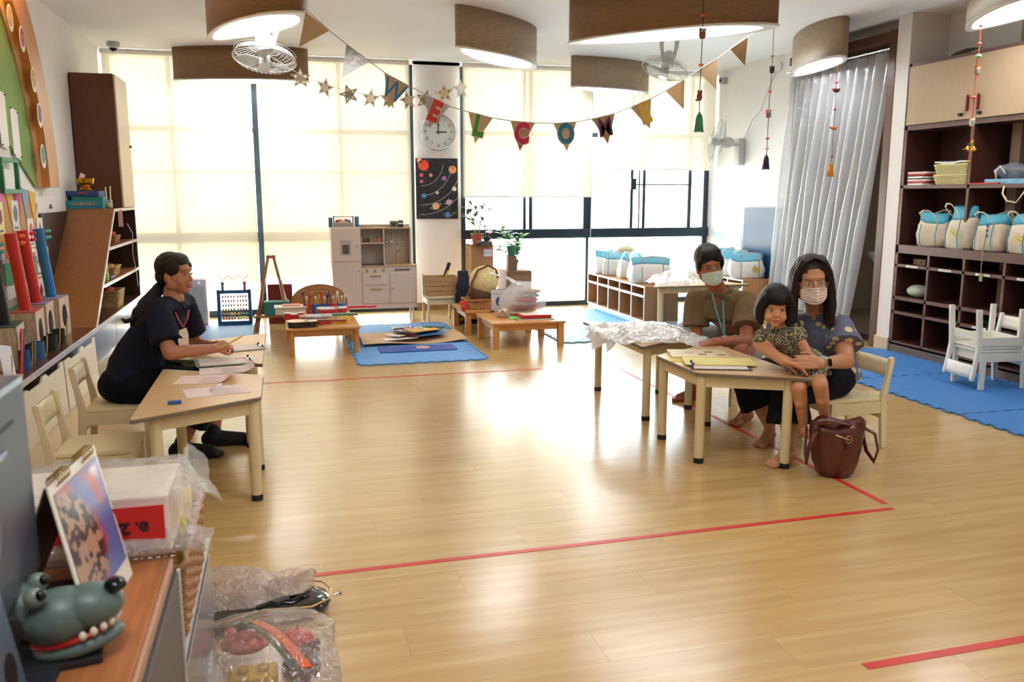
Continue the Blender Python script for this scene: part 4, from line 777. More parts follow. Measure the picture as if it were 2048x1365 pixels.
# caddy and books on fridge top
o=thing('wooden_caddy','grey toy tool caddy full of coloured toys on the play kitchen fridge','caddy',(kx(692),KY+.12,ZT)); 
S().box(-.11,.11,-.06,.06,.0,.055,.003).obj('box',mat('a8a094',.5),o)
for x in (-.11,.11): S().box(x-.004,x+.004,-.06,.06,0,.13,.002).obj('end_board',mat('3a4a5a',.5),o)
S().cyl((-.11,0,.12),(.11,0,.12),.006).obj('handle_bar',mat('b8a890',.5),o,True)
for i in range(5): S().cyl((-.075+.037*i,-.0605,.03),(-.075+.037*i,-.062,.03),.006).obj('peg_hole',mat('4a3a30',.6),o)
for i,(c,lb) in enumerate([('c8442e','red'),('e89a5a','orange'),('e8e0dc','white'),('c84a58','crimson'),('5a8ac0','blue')]):
    q=S().ell((0,0,0),(.025,.02,.018),RZ(i)).obj('toy_tool',mat(c,.4),None,'all'); q.location=(kx(692)-.07+.034*i,KY+.12,ZT+.068+.01*(i%2)); tag(q,lb+' toy piece heaped in the grey caddy','toy','toys in the grey caddy')
o=S().box(-.02,.02,-.09,.09,0,.12,.002).obj('blue_book',mat('3f72b0',.5)); o.location=(kx(692)+.155,KY+.15,ZT); tag(o,'blue book standing to the right of the toy caddy','book')
o=S().box(-.02,.02,-.09,.09,0,.11,.002).obj('teal_book',mat('2f6a90',.5)); o.location=(kx(692)-.15+.005,KY+.17,ZT); tag(o,'teal book standing to the left of the toy caddy','book')
o=thing('toy_radio','small grey green toy radio on the hutch','toy',(kx(795),KY+.2,ZT-.011)); S().box(-.05,.04,-.03,.03,0,.075,.006).obj('case',mat('6a7060',.5,noise_s=30,noise_a=.4),o); S().cyl((-.01,-.03,.035),(-.01,-.034,.035),.022).obj('dial',mat('3a3a38',.4),o)
o=thing('toy_coffee_maker','black and white toy coffee maker on the hutch','toy',(kx(808),KY+.2,ZT-.011)); S().box(-.03,.03,-.025,.03,.0,.08,.006).obj('case',mat('2e2c2e',.4),o); S().box(-.026,.026,-.028,-.025,.035,.055,.001).obj('white_band',WHITE,o)
# poster, clock on the pillar
ps=thing('solar_system_poster','black solar system poster with coloured planets on the pillar','poster',(1.94,YB,1.56)); PX_=.27; PZ=.38
S().box(-PX_,PX_,-.02,-.001,-PZ,PZ,.002).obj('black_board',mat('16161a',.45),ps)
for i in range(8):
    r=.28+.115*i; pts=[]
    for j in range(41):
        a=-.1-1.5*j/40; x=-.2+r*math.cos(a); z=.33+r*math.sin(a)*1.05
        if abs(x)<PX_-.006 and abs(z)<PZ-.006: pts.append((x,-.0215,z))
    if len(pts)>2: S().tube(pts,.0018,4).obj('orbit_line',mat('d8d8d8',.6),ps)
for x,z,r,c,lb in [(-.17,.29,.06,'e8503c','red sun with rays'),(-.22,.35,.035,'e8a08a','peach planet'),(.2,.24,.05,'e09a5a','orange planet'),(-.2,.17,.025,'d84a7a','pink planet'),(-.08,.17,.022,'e89a9a','rose planet'),(.09,.13,.03,'b86ac0','violet planet'),(-.2,.09,.02,'d85a7a','small red planet'),(.22,0,.03,'e8dcc8','white planet'),(-.17,-.09,.03,'3a8ab0','blue green planet'),(0,-.05,.022,'d8c8a0','cream planet'),(.15,-.17,.035,'c89ac8','lilac planet'),(-.02,-.22,.045,'d8a878','ringed tan planet'),(.13,-.33,.035,'5a7ac8','blue planet')]:
    n=24; pol=[((r*(1.25 if (lb.startswith('red sun') and t%2) else 1))*math.cos(2*PI*t/n),(r*(1.25 if (lb.startswith('red sun') and t%2) else 1))*math.sin(2*PI*t/n)) for t in range(n)]
    q=S().prism(pol,(x,-.022,z),(1,0,0),(0,0,1),(0,-.002,0)).obj('planet',mat(c,.6,noise_s=25,noise_a=.25),ps); part(q,lb)
    if 'ringed' in lb or 'lilac' in lb: S().tube([(x+r*1.7*math.cos(t*PI/12)*.9,-.025,z+r*.4*math.sin(t*PI/12)+r*.9*math.cos(t*PI/12)*.7) for t in range(24)],.002,4,closed=True).obj('ring',mat('e8d0b0',.6),q)
s=S()
for i in range(120):
    x,z=random.uniform(-.255,.255),random.uniform(-.36,.36); s.box(x-.0025,x+.0025,-.0212,-.0208,z-.0025,z+.0025)
s.obj('printed_stars',mat('d0d0d4',.6),ps)['kind']='stuff'
ck=thing('wall_clock','round chrome wall clock showing three on the pillar','clock',(1.965,YB,2.265)); R=.232
S().lathe([(R-.02,0),(R,.0),(R,.03),(R-.008,.045),(R-.025,.045),(R-.03,.03),(R-.03,.01)],n=48,ax=(0,-1,0),cap=False).obj('chrome_rim',mat('c8c8cc',.15,m=.95),ck,'all')
S().cyl((0,-.001,0),(0,-.02,0),R-.02,n=48).obj('dial',mat('e2e8e4',.6),ck)
ink=mat('26282e',.5)
for h in range(1,13):
    a=PI/2-h*PI/6; text('numeral',str(h),.056,ink,basis((.165*math.cos(a),-.0215,.165*math.sin(a)),(1,0,0),(0,0,1)),ck,.0006)
S().box(-.006,.006,-.026,-.023,-.03,.15).obj('minute_hand',ink,ck); S().box(-.03,.105,-.03,-.027,-.007,.007).obj('hour_hand',ink,ck); S().cyl((0,-.02,0),(0,-.034,0),.01).obj('pin',ink,ck)
S().box(-.018,.018,-.0225,-.0215,.085,.094).obj('small_print',ink,ck)
# easel
ea=thing('wooden_easel','brown wooden easel with a tray by the left window','easel',(-.13,9.9,0)); ew=wood('9a6438',.45,2,.15,4)
for sx in (-1,1):
    S().cyl((sx*.2,-.22,0),(sx*.025,.0,.82),.018,.014,8).obj('leg',ew,ea); S().cyl((sx*.2,.28,0),(sx*.025,.04,.82),.018,.014,8).obj('leg',ew,ea)
    S().cyl((sx*.175,-.215,.0),(sx*.09,-.09,.55),.02,.02,8).obj('brace_post',ew,ea)
S().box(-.05,.05,-.02,.06,.79,.82,.004).obj('top_block',ew,ea); S().box(-.2,.2,-.25,-.09,.16,.18,.003).obj('tray',ew,ea)
o=S().box(-.14,.14,-.015,.015,0,.46,.004).obj('red_art_board',mat('6a1f1c',.5)); o.location=(-.05,10.3,0.001); tag(o,'dark red board standing behind the easel','board')
o=thing('teal_tub','teal plastic tub on the easel tray','tub',(-.1,9.73,.1805)); S().box(-.12,.14,-.07,.07,0,.15,.01).obj('body',mat('2f7a78',.4),o); S().box(-.125,.145,-.075,.075,.14,.152,.004).obj('rim',mat('3a8a88',.4),o)
# air purifier, abacus
ap=thing('air_purifier','white upright air purifier beside the abacus','air purifier',(-1.02,10.48,0)); S().box(-.16,.16,-.09,.09,.01,.53,.03).obj('body',mat('d6d9e0',.35),ap,True); S().box(-.13,.13,-.095,-.09,.04,.45,.003).obj('front_grille',mat('c4c8d2',.4),ap); S().cyl((.08,-.092,.49),(.08,-.096,.49),.009).obj('indicator_lamp',mat('8a8aff',.4,emit=1.5),ap); S().box(-.15,.15,-.08,.08,0,.012).obj('base',mat('8a8c94',.4),ap)
ab=thing('bead_abacus','blue framed abacus with rows of coloured beads','abacus',(-.56,10.27,0.014)); bf=mat('23608a',.45)
for x in (-.17,.17): S().box(x-.02,x+.02,-.03,.03,0,.4,.004).obj('side_frame',bf,ab)
for z in (.02,.375): S().box(-.17,.17,-.03,.03,z-.02,z+.02,.004).obj('cross_frame',bf,ab)
for x in (-.12,.12): S().box(x-.015,x+.015,-.03,.03,.395,.45,.003).ell((x,0,.47),(.022,.02,.022)).obj('finial',mat('c84a3a' if x>0 else '2f6a90',.4),ab,True)
bc=['c8442e','8a5a3a','d8a83a','4a8a4a','b83a3a','c87a3a']
for r in range(6):
    z=.07+r*.05; S().cyl((-.15,0,z),(.15,0,z),.003).obj('rod',mat('b8b8b8',.3,m=.7),ab)
    for q in range(9): S().ell((-.125+.03*q+(.012 if q>4 else 0),0,z),(.012,.018,.018),u=10,v=6).obj('bead',mat(bc[(r+q//3)%6],.4),ab,True)
S().tube([(x,0,.5+.06*abs(math.sin(x*28))) for x in [-.17+.34*i/24 for i in range(25)]],.003,5).obj('wire_loops',BLACK,ab,True)
# wooden arched rack behind the pots
ra=thing('arched_rack','three nested wooden arches standing on the rear low table','rack',(.36,9.38,LZ))
for i in range(3):
    y=.04*i-.03; s=.26+.02*i; S().prism([(s*math.cos(t*PI/20),(.13+.035*i)*math.sin(t*PI/20)+.07) for t in range(21)]+[(-s,0),(s,0)],(0,y,0),(1,0,0),(0,0,1),(0,.018,0)).obj('arched_board',wood('a9733f',.45,0,.12,4),ra,bevel=.003)
o=thing('storage_tray','cream plastic tray with lid on the rear table','tray',(.07,9.1,LZ)); S().box(-.17,.14,-.1,.1,0,.07,.012).obj('tray_body',mat('d8d0b8',.45),o); S().box(-.18,.15,-.11,.11,.07,.085,.006).obj('lid',mat('e8e0cc',.45),o); S().box(-.1,.08,-.05,.05,.0855,.1,.003).obj('red_paper',mat('e0a08a',.6),o)
for i,(x,c,lb) in enumerate([(.22,'b8442e','red'),(.31,'3a7ab8','blue'),(.40,'2f5f9a','dark blue'),(.49,'d8402e','bright red'),(.575,'3a7ac0','sky blue')]):
    o=thing('instrument_pot',lb+' round pot of sticks on the rear low table','pot',(x,9.05,LZ),0,'pots on the rear low table'); S().lathe([(.04,0),(.042,.005),(.042,.1),(.038,.1),(.038,.01),(.001,.01)],n=18).obj('pot',mat(c,.45),o,True)
    for q,(a,b,cc,h) in enumerate([(-.02,.01,['2a3a8a','b8702a','c83030','3a4a9a','e8e0d8'][i],.2),(.015,-.01,['a83a30','d8b060','2a2a80','d8c8a8','e0d8d0'][i],.17),(.0,.02,'e0d0b0',.15)]):
        j=thing('shaker_stick',['long','medium','short'][q]+' stick with a knob standing in the '+lb+' pot','instrument',(x+a*.5,9.05+b,LZ+.011),0,'sticks in the pots'); S().cyl((0,0,0),(a*1.6,0,h),.005,n=8).obj('stick',mat(cc,.5),j,True); S().ell((a*1.6,0,h),(.014,.012,.022)).obj('knob_end',mat(cc,.5,noise_s=40,noise_a=.4),j,'all')
# guitars etc on the front low table
def uk(loc,rz,c,tc,nc,label,L=.52,thick=.05,rx=0):
    o=thing('toy_ukulele',label,'toy guitar',loc,rz,'toy guitars on the low table'); o.rotation_euler=(rx,0,rz)
    P_=[(.0,.0),(.02,.075),(.07,.1),(.13,.085),(.17,.062),(.21,.07),(.25,.055),(.27,.02)]; P2=P_+[(a,-b) for a,b in P_[::-1]]
    k_=L/.52; s=S(); s.skin([[s._v((a*k_,b*k_,z)) for a,b in P2] for z in (0,thick)]).obj('body',mat(c,.25,coat=.4),o,True,bevel=.005)
    s=S(); s.skin([[s._v((a*k_,b*k_,z)) for a,b in P2] for z in (thick+.0002,thick+.002)]).obj('soundboard',mat(tc,.3),o); S().cyl((.17*k_,0,thick+.002),(.17*k_,0,thick+.003),.022*k_,n=20).obj('sound_hole',BLACK,o)
    S().box(.26*k_,.44*k_,-.014,.014,thick-.012,thick+.008,.002).obj('neck',mat(nc,.35),o); S().box(.44*k_,.52*k_,-.022,.022,thick-.014,thick+.004,.003).obj('headstock',mat(nc,.35),o)
    for i in range(4): S().cyl((.455*k_+.02*(i//2)*1.5,(-1)**i*.022,thick-.005),(.455*k_+.02*(i//2)*1.5,(-1)**i*.034,thick-.005),.005).obj('tuning_peg',mat('b83a3a',.3),o)
    for i in range(4): S().cyl((.06*k_,-.009+.006*i,thick+.012),(.5*k_,-.007+.0045*i,thick+.01),.0007,n=4).obj('string',mat('d8d8d8',.3),o)
    return o
uk((.01,8.18,LZ+.001),-.12,'17181a','e8d4b0','9a4a44','black ukulele with cream top at the front of the low table',.55,.055)
uk((.12,8.52,LZ+.002),.1,'a87440','b98a50','8a5a34','wooden ukulele lying behind the black one',.56,.05)
uk((.3,8.68,LZ+.06),.12,'c83a44','d8d8d8','d82a40','red long-necked toy guitar resting at the back of the low table',.6,.04)
uk((.6,8.35,LZ+.001),PI+.05,'e0b020','e8bc30','d82a30','yellow toy guitar at the right end of the low table',.42,.05)
uk((.18,8.36,LZ+.055),.06,'b8bcc0','c4c8cc','4a7a5a','silver-grey toy guitar stacked in the middle of the pile',.5,.02)
uk((.25,8.27,LZ+.001),.3,'c22a2c','c83a3a','b02a2a','red toy guitar under the silver one',.36,.035)
o=thing('toy_drum_set','small red and white toy drums at the back left corner of the low table','toy',(.08,8.7,LZ)); 
for x,r,h in ((-.06,.035,.06),(.0,.05,.05),(.07,.03,.06)): S().cyl((x,0,0),(x,0,h),r,n=16).obj('drum_shell',mat('c82a2e',.3),o,True); S().cyl((x,0,h),(x,0,h+.006),r*1.03,n=16).obj('drum_head',WHITE,o,True)
# carton on little chair with rolls
kc=kid_chair(1.78,10.02,-PI/2,'cream padded chair carrying the cardboard crate by the pillar','chairs at the back')
cr=thing('cardboard_crate','brown cardboard crate with slotted sides on the padded chair','crate',(1.79,10.02,.312)); cdm=mat('b28e62',.7)
for z in (0,.115): 
    for y in (-.12,.12): S().box(-.19,.19,y-.004,y+.004,z+.005,z+.05).obj('slat',cdm,cr); S().box(-.19,.19,y-.004,y+.004,z+.058,z+.108).obj('slat',cdm,cr)
    for x in (-.19,.19): S().box(x-.004,x+.004,-.12,.12,z+.004,z+.108).obj('end_board',cdm,cr)
S().box(-.19,.19,-.12,.12,0,.006).obj('bottom',cdm,cr)
for i in (-1,1): S().ell((-.1945,.0*i,.16 if i>0 else .06),(.001,.03,.01)).obj('hand_hole',BLACK,cr)
o=S().cyl((0,0,0),(.13,.0,.36),.022,n=12).obj('black_roll',mat('26262a',.5),None,True); o.location=(1.78,10.05,.33); tag(o,'black roll standing slanted in the cardboard crate','roll')
o=S().cyl((0,0,0),(.15,.02,.27),.012,n=12).obj('yellow_roll',mat('d8cc3a',.5),None,True); o.location=(1.74,9.98,.33); tag(o,'yellow roll behind the black one in the crate','roll')
# black cases and bags left of basket table
o=thing('black_case','glossy black case leaning against the low table','case',(1.99,9.72,0)); S().box(-.09,.09,-.06,.06,0,.32,.012).obj('shell',mat('101218',.15,coat=.5),o); S().box(-.03,.03,-.066,-.06,.27,.29,.002).obj('clasp',mat('4a4a50',.3,m=.6),o)
o=thing('padded_board','tall black padded board behind the fabric bags','board',(2.1,10.2,0)); S().box(-.07,.07,-.03,.03,0,.58,.03).obj('pad',mat('0f1014',.6),o); S().box(-.072,.072,-.032,.032,0,.03).obj('foot_strip',mat('3a3a40',.4),o)
o=thing('fabric_bag','navy and olive fabric bag slumped on the basket table','bag',(2.08,9.78,0)); 
crum(lambda u,v:V((.17*math.cos(u*2*PI)*(1-.3*v),.1*math.sin(u*2*PI)*(1-.5*v),.55*v)),24,16,.03,9,40,mat('1e2036',.8),'navy_bag_body',o)
crum(lambda u,v:V((lerp(-.15,.06,v)+.06*u,-.11-.02*v,lerp(.02,.62,v))),6,20,.02,9,41,mat('8f8c6c',.8),'olive_strap',o)
o=S().ell((0,0,0),(.03,.02,.045)).ell((.02,0,.05),(.025,.015,.02)).ell((-.025,0,.05),(.025,.015,.02)).obj('red_bow',mat('d8322c',.5),None,'all'); o.location=(1.84,8.9,LZ+.03); tag(o,'red ribbon bow at the corner of the wicker basket','bow')
# basket table contents
basket((2.1,9.1,LZ-.01),.22,.14,.11,'b57a40','low brown wicker basket on the rear square table',0,7)
o=thing('round_straw_bag','round cream straw bag with a brown hoop handle','bag',(2.12,9.28,LZ)); S().ell((.03,0,.27),(.17,.11,.17)).obj('straw_body',mat('e2cf94',.8,noise_s=40,noise_a=.15,bump=.4,bs=80),o,'all')
S().ell((-.02,-.0,.12),(.14,.1,.12)).obj('basket_base',mat('5a3f2c',.7,noise_s=40,noise_a=.3),o,'all')
S().tube([(-.12,-.08,.1),(-.13,-.09,.25),(-.06,-.1,.4),(.06,-.1,.45),(.15,-.08,.4),(.18,-.05,.3)],.014,8,flat=.5).obj('hoop_handle',wood('7a4a2c',.5,2),o,'all')
o=thing('picture_stand','black framed sign with a blue badge standing on the table','sign',(2.2,8.78,LZ-.01),-.35); S().box(-.09,.09,-.006,.006,0,.24,.002).obj('black_back',BLACK,o); S().box(-.085,.085,-.009,-.006,.012,.235).obj('white_sheet',mat('dcdce0',.5),o); S().ell((0,-.0095,.11),(.035,.001,.05)).obj('blue_badge',mat('3a5a9a',.5),o,'all'); text('heading','WELCOME',.028,mat('3a4a6a',.5),basis((0,-.0096,.19),(1,0,0),(0,0,1)),o,.0004)
# front right low table
o=thing('blue_topped_book','grey-green flat book under the red case','book',(2.4,8.2,LZ-.01)); S().box(-.19,.19,-.13,.13,0,.012,.002).obj('cover',mat('8a8a6a',.6),o); S().box(-.185,.185,-.131,-.12,.002,.01).obj('page_edge',WHITE,o)
o=thing('red_flat_case','red lidded flat case with a white printed top on the low table','box',(2.41,8.2,LZ+.003)); S().box(-.15,.16,-.1,.1,0,.022,.006).obj('tray',mat('c8201c',.35),o); S().box(-.155,.165,-.105,.105,.022,.034,.004).obj('lid',mat('d42a22',.35),o); S().box(-.13,.14,-.085,.085,.034,.0355).obj('printed_panel',mat('e6d8d0',.5,noise_s=20,noise_a=.3),o)
tb=thing('stuffed_clear_bag','bulging clear bag of striped and red cloths on the low table','bag',(2.32,8.5,LZ))
for i,(z,c,r) in enumerate([(.04,'d8c8a0',.17),(.08,'c8484a',.16),(.12,'b8a890',.17),(.16,'d84a50',.14),(.2,'6a7a6a',.13),(.24,'e0b880',.1)]):
    o=S().ell((0,0,0),(r,.12,.028),RZ(i*.3)@RY(.05*(i-2))).obj('folded_cloth',mat(c,.85,noise_s=20,noise_a=.2),None,'all'); o.location=(2.36+.02*i,8.5,LZ-.01+z); tag(o,['beige folded cloth, lowest','red folded cloth, second from the bottom','stone folded cloth in the middle','coral folded cloth, fourth','dark green folded cloth','apricot folded cloth, topmost'][i]+' in the clear bag pile','cloth','folded cloths in the clear bag')
crum(lambda u,v:V((.06+(.26*math.cos(u*2*PI))*math.sin(.35+v*2.6)**.7,.17*math.sin(u*2*PI)*math.sin(.35+v*2.6)**.7,.33*v+.0)),40,24,.022,8,50,film('f8faff',.3,.12,.6,20),'film',tb)
crum(lambda u,v:V((lerp(-.3,.12,u),lerp(-.1,.1,v),.33+.12*(1-u)-.06*u+.0)),20,12,.03,9,51,film('f4f8ff',.6,.15,.6,20),'gathered_top',tb)
o=S().grid(lambda u,v:V((lerp(-.06,.06,u)+.02*math.sin(v*9),lerp(-.06,.06,v),.03+.04*math.sin(u*4+v*5))),10,10).obj('crumpled_tissue',mat('d8ccc0',.8),None,solid=.002); o.location=(2.12,8.35,LZ); tag(o,'crumpled pale paper next to the red case','paper')
o=S().prism([(0,0),(.12,.02),(.1,.05),(.02,.06)],(0,0,0),(1,0,0),(0,1,.4),(0,0,.003)).obj('green_leaflet',mat('7ac05a',.6)); o.location=(2.15,8.15,LZ-.008); tag(o,'bright green leaflet peeking out left of the red case','leaflet')
# craft pile on the mat
kraft=mat('c3a27c',.75,noise_s=6,noise_a=.08)
o=S().grid(lambda u,v:V((lerp(-.5,.55,u),lerp(-.36,.36,v)+.06*u,.012+.035*abs(u-.5)**2*4*(.4+.6*math.sin(v*2.5)**2)+.012*math.sin(u*7+v*5))),28,20).obj('kraft_paper',kraft,None,solid=.002); o.location=(1.22,8.72,.014); tag(o,'large curled brown paper under the craft pile','paper')
o=thing('blue_art_board','royal blue board at the front of the craft pile','board',(1.22,8.12,.015)); S().box(-.37,.37,-.13,.17,0,.008,.002).obj('board',mat('2c4fa4',.4),o); S().cyl((.06,.05,.0082),(.06,.05,.0095),.07,n=24).obj('paper_disc',mat('c9a888',.6),o)
cl_=[('e8e2dc','white drawing sheet'),('2a3a8a','navy folder'),('b02a50','crimson folder'),('e4dcd4','cream drawing sheet'),('c84a3a','red paper strip'),('3a78a8','teal cover book'),('d8c8b4','beige sheet'),('f0eee8','white lettered sheet'),('26262a','black elastic file'),('a8bcc8','pale blue sheet'),('e0b060','ochre card')]
for i,(c,lb) in enumerate(cl_):
    x=1.1+.36*((i*37)%11)/11; y=8.62+.3*((i*53)%11)/11; o=thing('craft_sheet',lb+(' at the %s of the craft pile'%('right' if x>1.3 else 'left' if x<1.17 else 'middle')),'paper',(x+.02,y,.045+.007*i),i*1.3,'sheets in the craft pile'); o.rotation_euler=(random.uniform(-.05,.05),random.uniform(-.05,.05),i*1.3)
    S().box(-.17,.17,-.11,.11,0,.005,.001).obj('sheet',mat(c,.6),o); S().prism([(.04*math.cos(t),.03*math.sin(t)) for t in range(6)],(.03,0,.0051),(1,0,0),(0,1,0),(0,0,.0005)).obj('drawing',mat(['c85a4a','e8c040','f0f0f0','5a7ab0'][i%4],.6),o)
for q,chh in enumerate('GIRL'): pass
for i,(c,lb) in enumerate([('26262a','black'),('c83a2a','red'),('2a4aa0','blue'),('e8e0d0','white'),('3a7a4a','green')]):
    o=thing('marker_pen',lb+' marker lying on top of the craft pile','pen',(1.12+.07*i,8.62+.05*(i%3),.135),.4+i*.5,'markers on the craft pile'); S().cyl((-.07,0,.008),(.05,0,.008),.008,n=10).obj('barrel',mat(c,.4),o,True); S().cyl((.05,0,.008),(.075,0,.008),.006,n=10).obj('tip_cap',mat('dcdcdc',.4),o,True)
# ---- potted plants and stand
st=thing('cardboard_shelf_stand','brown box stand with a framed label, under the potted plants','stand',(2.38,10.45,0)); bxm=mat('b08458',.7)
S().box(-.15,.13,-.14,.2,0,.86,.003).obj('box_body',bxm,st)
S().box(-.15,.13,-.15,.21,.86,.88,.003).obj('top_board',mat('8a5a3c',.6),st)
lbp=S().box(-.005,.125,-.1435,-.1405,.72,.84,.002).obj('label_frame',mat('c8587a',.6),st); S().box(.008,.112,-.1455,-.1435,.735,.825).obj('white_label',WHITE,lbp); text('lettering','มุม\nวิทยาศาสตร์',.02,mat('7a3a4a',.5),basis((.06,-.146,.785),(1,0,0),(0,0,1)),lbp,.0004)
leafm=mat('3f7a30',.5,noise_s=12,noise_a=.25); leaf2=mat('5f9444',.5,noise_s=16,noise_a=.3)
def leaf(s,p,d,L,w,droop=.3):
    p=V(p); d=V(d).normalized(); x,y,_=frame(d); 
    rows=[]
    for i in range(5):
        t=i/4; c=p+d*L*t+V((0,0,-droop*L*t*t)); ww=w*math.sin(PI*min(.999,t*.92+.04)); rows.append([s._v(c-x*ww),s._v(c+V((0,0,ww*.25))),s._v(c+x*ww)])
    s.skin(rows,closed=False,cap=False)
def plant(name,label,loc,pot,ph,pr,stems,seed,lm,L=.1,w=.012,nl=10,spread=.12,H=.32):
    rnd=random.Random(seed); o=thing(name,label,'plant',loc)
    S().lathe([(pr*.7,0),(pr,ph*.95),(pr*1.08,ph*.95),(pr*1.08,ph),(pr*.9,ph),(pr*.88,ph*.85),(.001,ph*.85)],n=20).obj('pot',mat(pot,.6),o,True)
    s=S().cyl((0,0,ph*.83),(0,0,ph*.87),pr*.88).obj('soil',mat('3a2a20',.9),o)
    for i in range(stems):
        a=rnd.uniform(0,2*PI); h=H*rnd.uniform(.65,1); b=V((.02*math.cos(a),.02*math.sin(a),ph*.85)); t=b+V((spread*math.cos(a)*rnd.uniform(.2,1),spread*math.sin(a)*.6*rnd.uniform(.2,1),h))
        S().tube([b,b.lerp(t,.5)+V((0,0,.02)),t],[.005,.004,.002],6).obj('stem',mat('7a9a5a',.6),o,True)
        for j in range(nl):
            q=b.lerp(t,.35+.65*j/nl); a2=rnd.uniform(0,2*PI); s=S(); leaf(s,(0,0,0),(math.cos(a2),math.sin(a2)*.7,rnd.uniform(.1,.9)),L*rnd.uniform(.7,1.1),w); f=s.obj('leaf',lm,o,'all'); f.location=q
    return o
plant('potted_bamboo','leafy green plant in a terracotta pot on the label stand, against the window',(2.33,10.42,.88),'b5562f',.13,.075,8,3,leafm,.14,.02,12,.2,.46)
plant('caladium','pink leafed plant in a small dark pot at the window',(2.5,10.6,.88),'2a2a2c',.08,.05,3,9,mat('e89ab0',.5),.12,.04,2,.06,.22)
plant('trailing_pothos','pale green trailing plant in a dark pot by the right window',(2.82,10.55,.56),'2c3030',.11,.08,6,12,leaf2,.17,.036,8,.26,.26)
plant('green_potted_vine','light leafed plant in a green pot beside the label stand',(2.74,10.3,.74),'2f6a4a',.12,.06,4,15,leaf2,.14,.026,8,.18,.24)
o=thing('plant_crate','brown wooden crate under the trailing plants','crate',(2.82,10.52,0)); S().box(-.16,.16,-.3,.2,0,.555,.004).obj('crate_box',mat('8a6242',.7),o); S().box(-.14,.14,-.304,-.3,.05,.5).obj('front_slat',mat('96704c',.7),o)
o=S().box(-.055,.055,-.05,.05,0,.18,.003).obj('plant_riser',mat('7a5a42',.7)); o.location=(2.74,10.3,.556); tag(o,'small block raising the green pot','block')
o=thing('grey_cushion','folded grey bag with a black strap on the label stand','bag',(2.38,10.22,.881)); S().box(-.1,.09,-.06,.06,0,.05,.02).obj('folded_body',mat('6a6660',.8),o,True); S().tube([(-.12,-.07,.01),(-.04,-.075,.04),(.0,-.07,.06),(.03,-.07,.05)],.008,6).obj('strap',BLACK,o,True)
# ================= RIGHT SIDE =================
# shelving wall
sh=thing('shelving_wall','tall dark brown shelving wall with pale upper doors on the right','shelving',(5.6,5.5,0)); sw=wood('4a2a20',.4,1,.12,4); sedge=wood('6b4a42',.35,1,.1,4)
YA,YZ=1.42,-1.9     # local y from far end to near end
D_=.4
S().box(0,D_,YZ,YA,0,.1,.003).obj('plinth',mat('6a5a52',.5),sh)
S().box(D_-.015,D_,YZ,YA,.1,2.66).obj('back_board',sw,sh)
def shf(z0,z1,y0=YZ,y1=YA,x=0,nm='shelf'): o=S().box(x+.004,D_-.015,y0,y1,z0,z1,.002).obj(nm,sw,sh); S().box(x,x+.005,y0,y1,z0-.001,z1+.001,.001).obj('edge_strip',sedge,o); return o
shf(.08,.115); shf(.375,.4); shf(.51,.54); lsh=shf(.82,.845); shf(.95,1.025,nm='thick_shelf'); shf(1.545,1.575); shf(2.07,2.11); shf(2.63,2.66,nm='top_board')
def dv(y,z0,z1,w=.024): o=S().box(.004,D_-.015,y-w/2,y+w/2,z0,z1,.002).obj('divider',sw,sh); S().box(0,.005,y-w/2-.001,y+w/2+.001,z0,z1).obj('edge_strip',sedge,o)
for y in (YA-.015,YZ+.015): dv(y,.1,2.66,.03)
lo=[.99,.57,.14,-.28,-.7,-1.12,-1.54]
for y in lo: dv(y,.1,.95)
for y in (.6,-.2,-1.0): dv(y,1.025,2.08)
for i,(a,b) in enumerate([(1.39,.61),(.595,-.19),(-.205,-.99),(-1.005,-1.86)]):
    d=S().box(-.018,-.002,b,a,2.115,2.63,.003).obj('upper_door',mat('b59c7c',.45,noise_s=30,noise_a=.06,stretch=(1,6,.3)),sh)
    hy=b+.05 if i%2==0 else a-.05
    S().prism([(-.012,-.055),(.012,-.055),(.012,.055),(0,.066),(-.012,.055)],(-.0185,hy,2.24),(0,1,0),(0,0,1),(-.004,0,0)).obj('handle_plate',mat('6a1c1c',.4),d)
    S().box(-.04,-.02,hy-.004,hy+.004,2.18,2.31,.002).obj('handle_bar',mat('7a2a26',.4),d)
    S().cyl((-.018,hy+(.06 if i%2==0 else -.03)*1,2.155),(-.05,hy+(.06 if i%2==0 else -.03),2.155),.014).obj('lock_knob',BLACK,d,True)
cyy=[YA-.03]+lo
for i in range(5):
    yc=(cyy[i]+cyy[i+1])/2; q=S().box(-.0035,-.0012,yc-.075,yc+.075,.823,.842).obj('name_label',mat('ece8e6',.6),lsh); S().box(-.0042,-.0036,yc-.06,yc+.05,.831,.835).obj('printed_name',mat('7a7680',.6),q)
yc=(lo[2]+lo[1])/2; S().box(-.0035,-.0012,yc-.09,yc+.06,.378,.398).obj('name_label',mat('ece8e6',.6),sh)
o=S().ell((0,0,.06),(.09,.12,.06)).obj('pale_green_pouch',mat('b8c8b4',.6,bump=.6,bs=20),None,'all'); o.location=(5.72,6.72,.5405); tag(o,'pale green cloth pouch in the first lower cubby','pouch')
o=thing('small_wooden_box','small tan box with a gold knob in the top left small cubby','box',(5.75,6.72,.8455)); S().box(-.05,.05,-.08,.08,0,.055,.003).obj('box',mat('8a6a4c',.5),o); S().ell((-.055,-.03,.03),(.01,.01,.01)).obj('knob',gold,o,'all')
o=thing('green_placemats','stack of dark green rope coasters in the third cubby','coasters',(5.76,5.86,.4005)); 
for i in range(3): S().tube([((.05-.004*i)*k/30*math.cos(k*.9)+.0,(.11-.004*i)*k/30*math.sin(k*.9),.008+.014*i) for k in range(4,31)],.006,6).obj('rope_coil',mat(['2f5a44','3a7a7a','2f5a4a'][i],.8),o,'all')
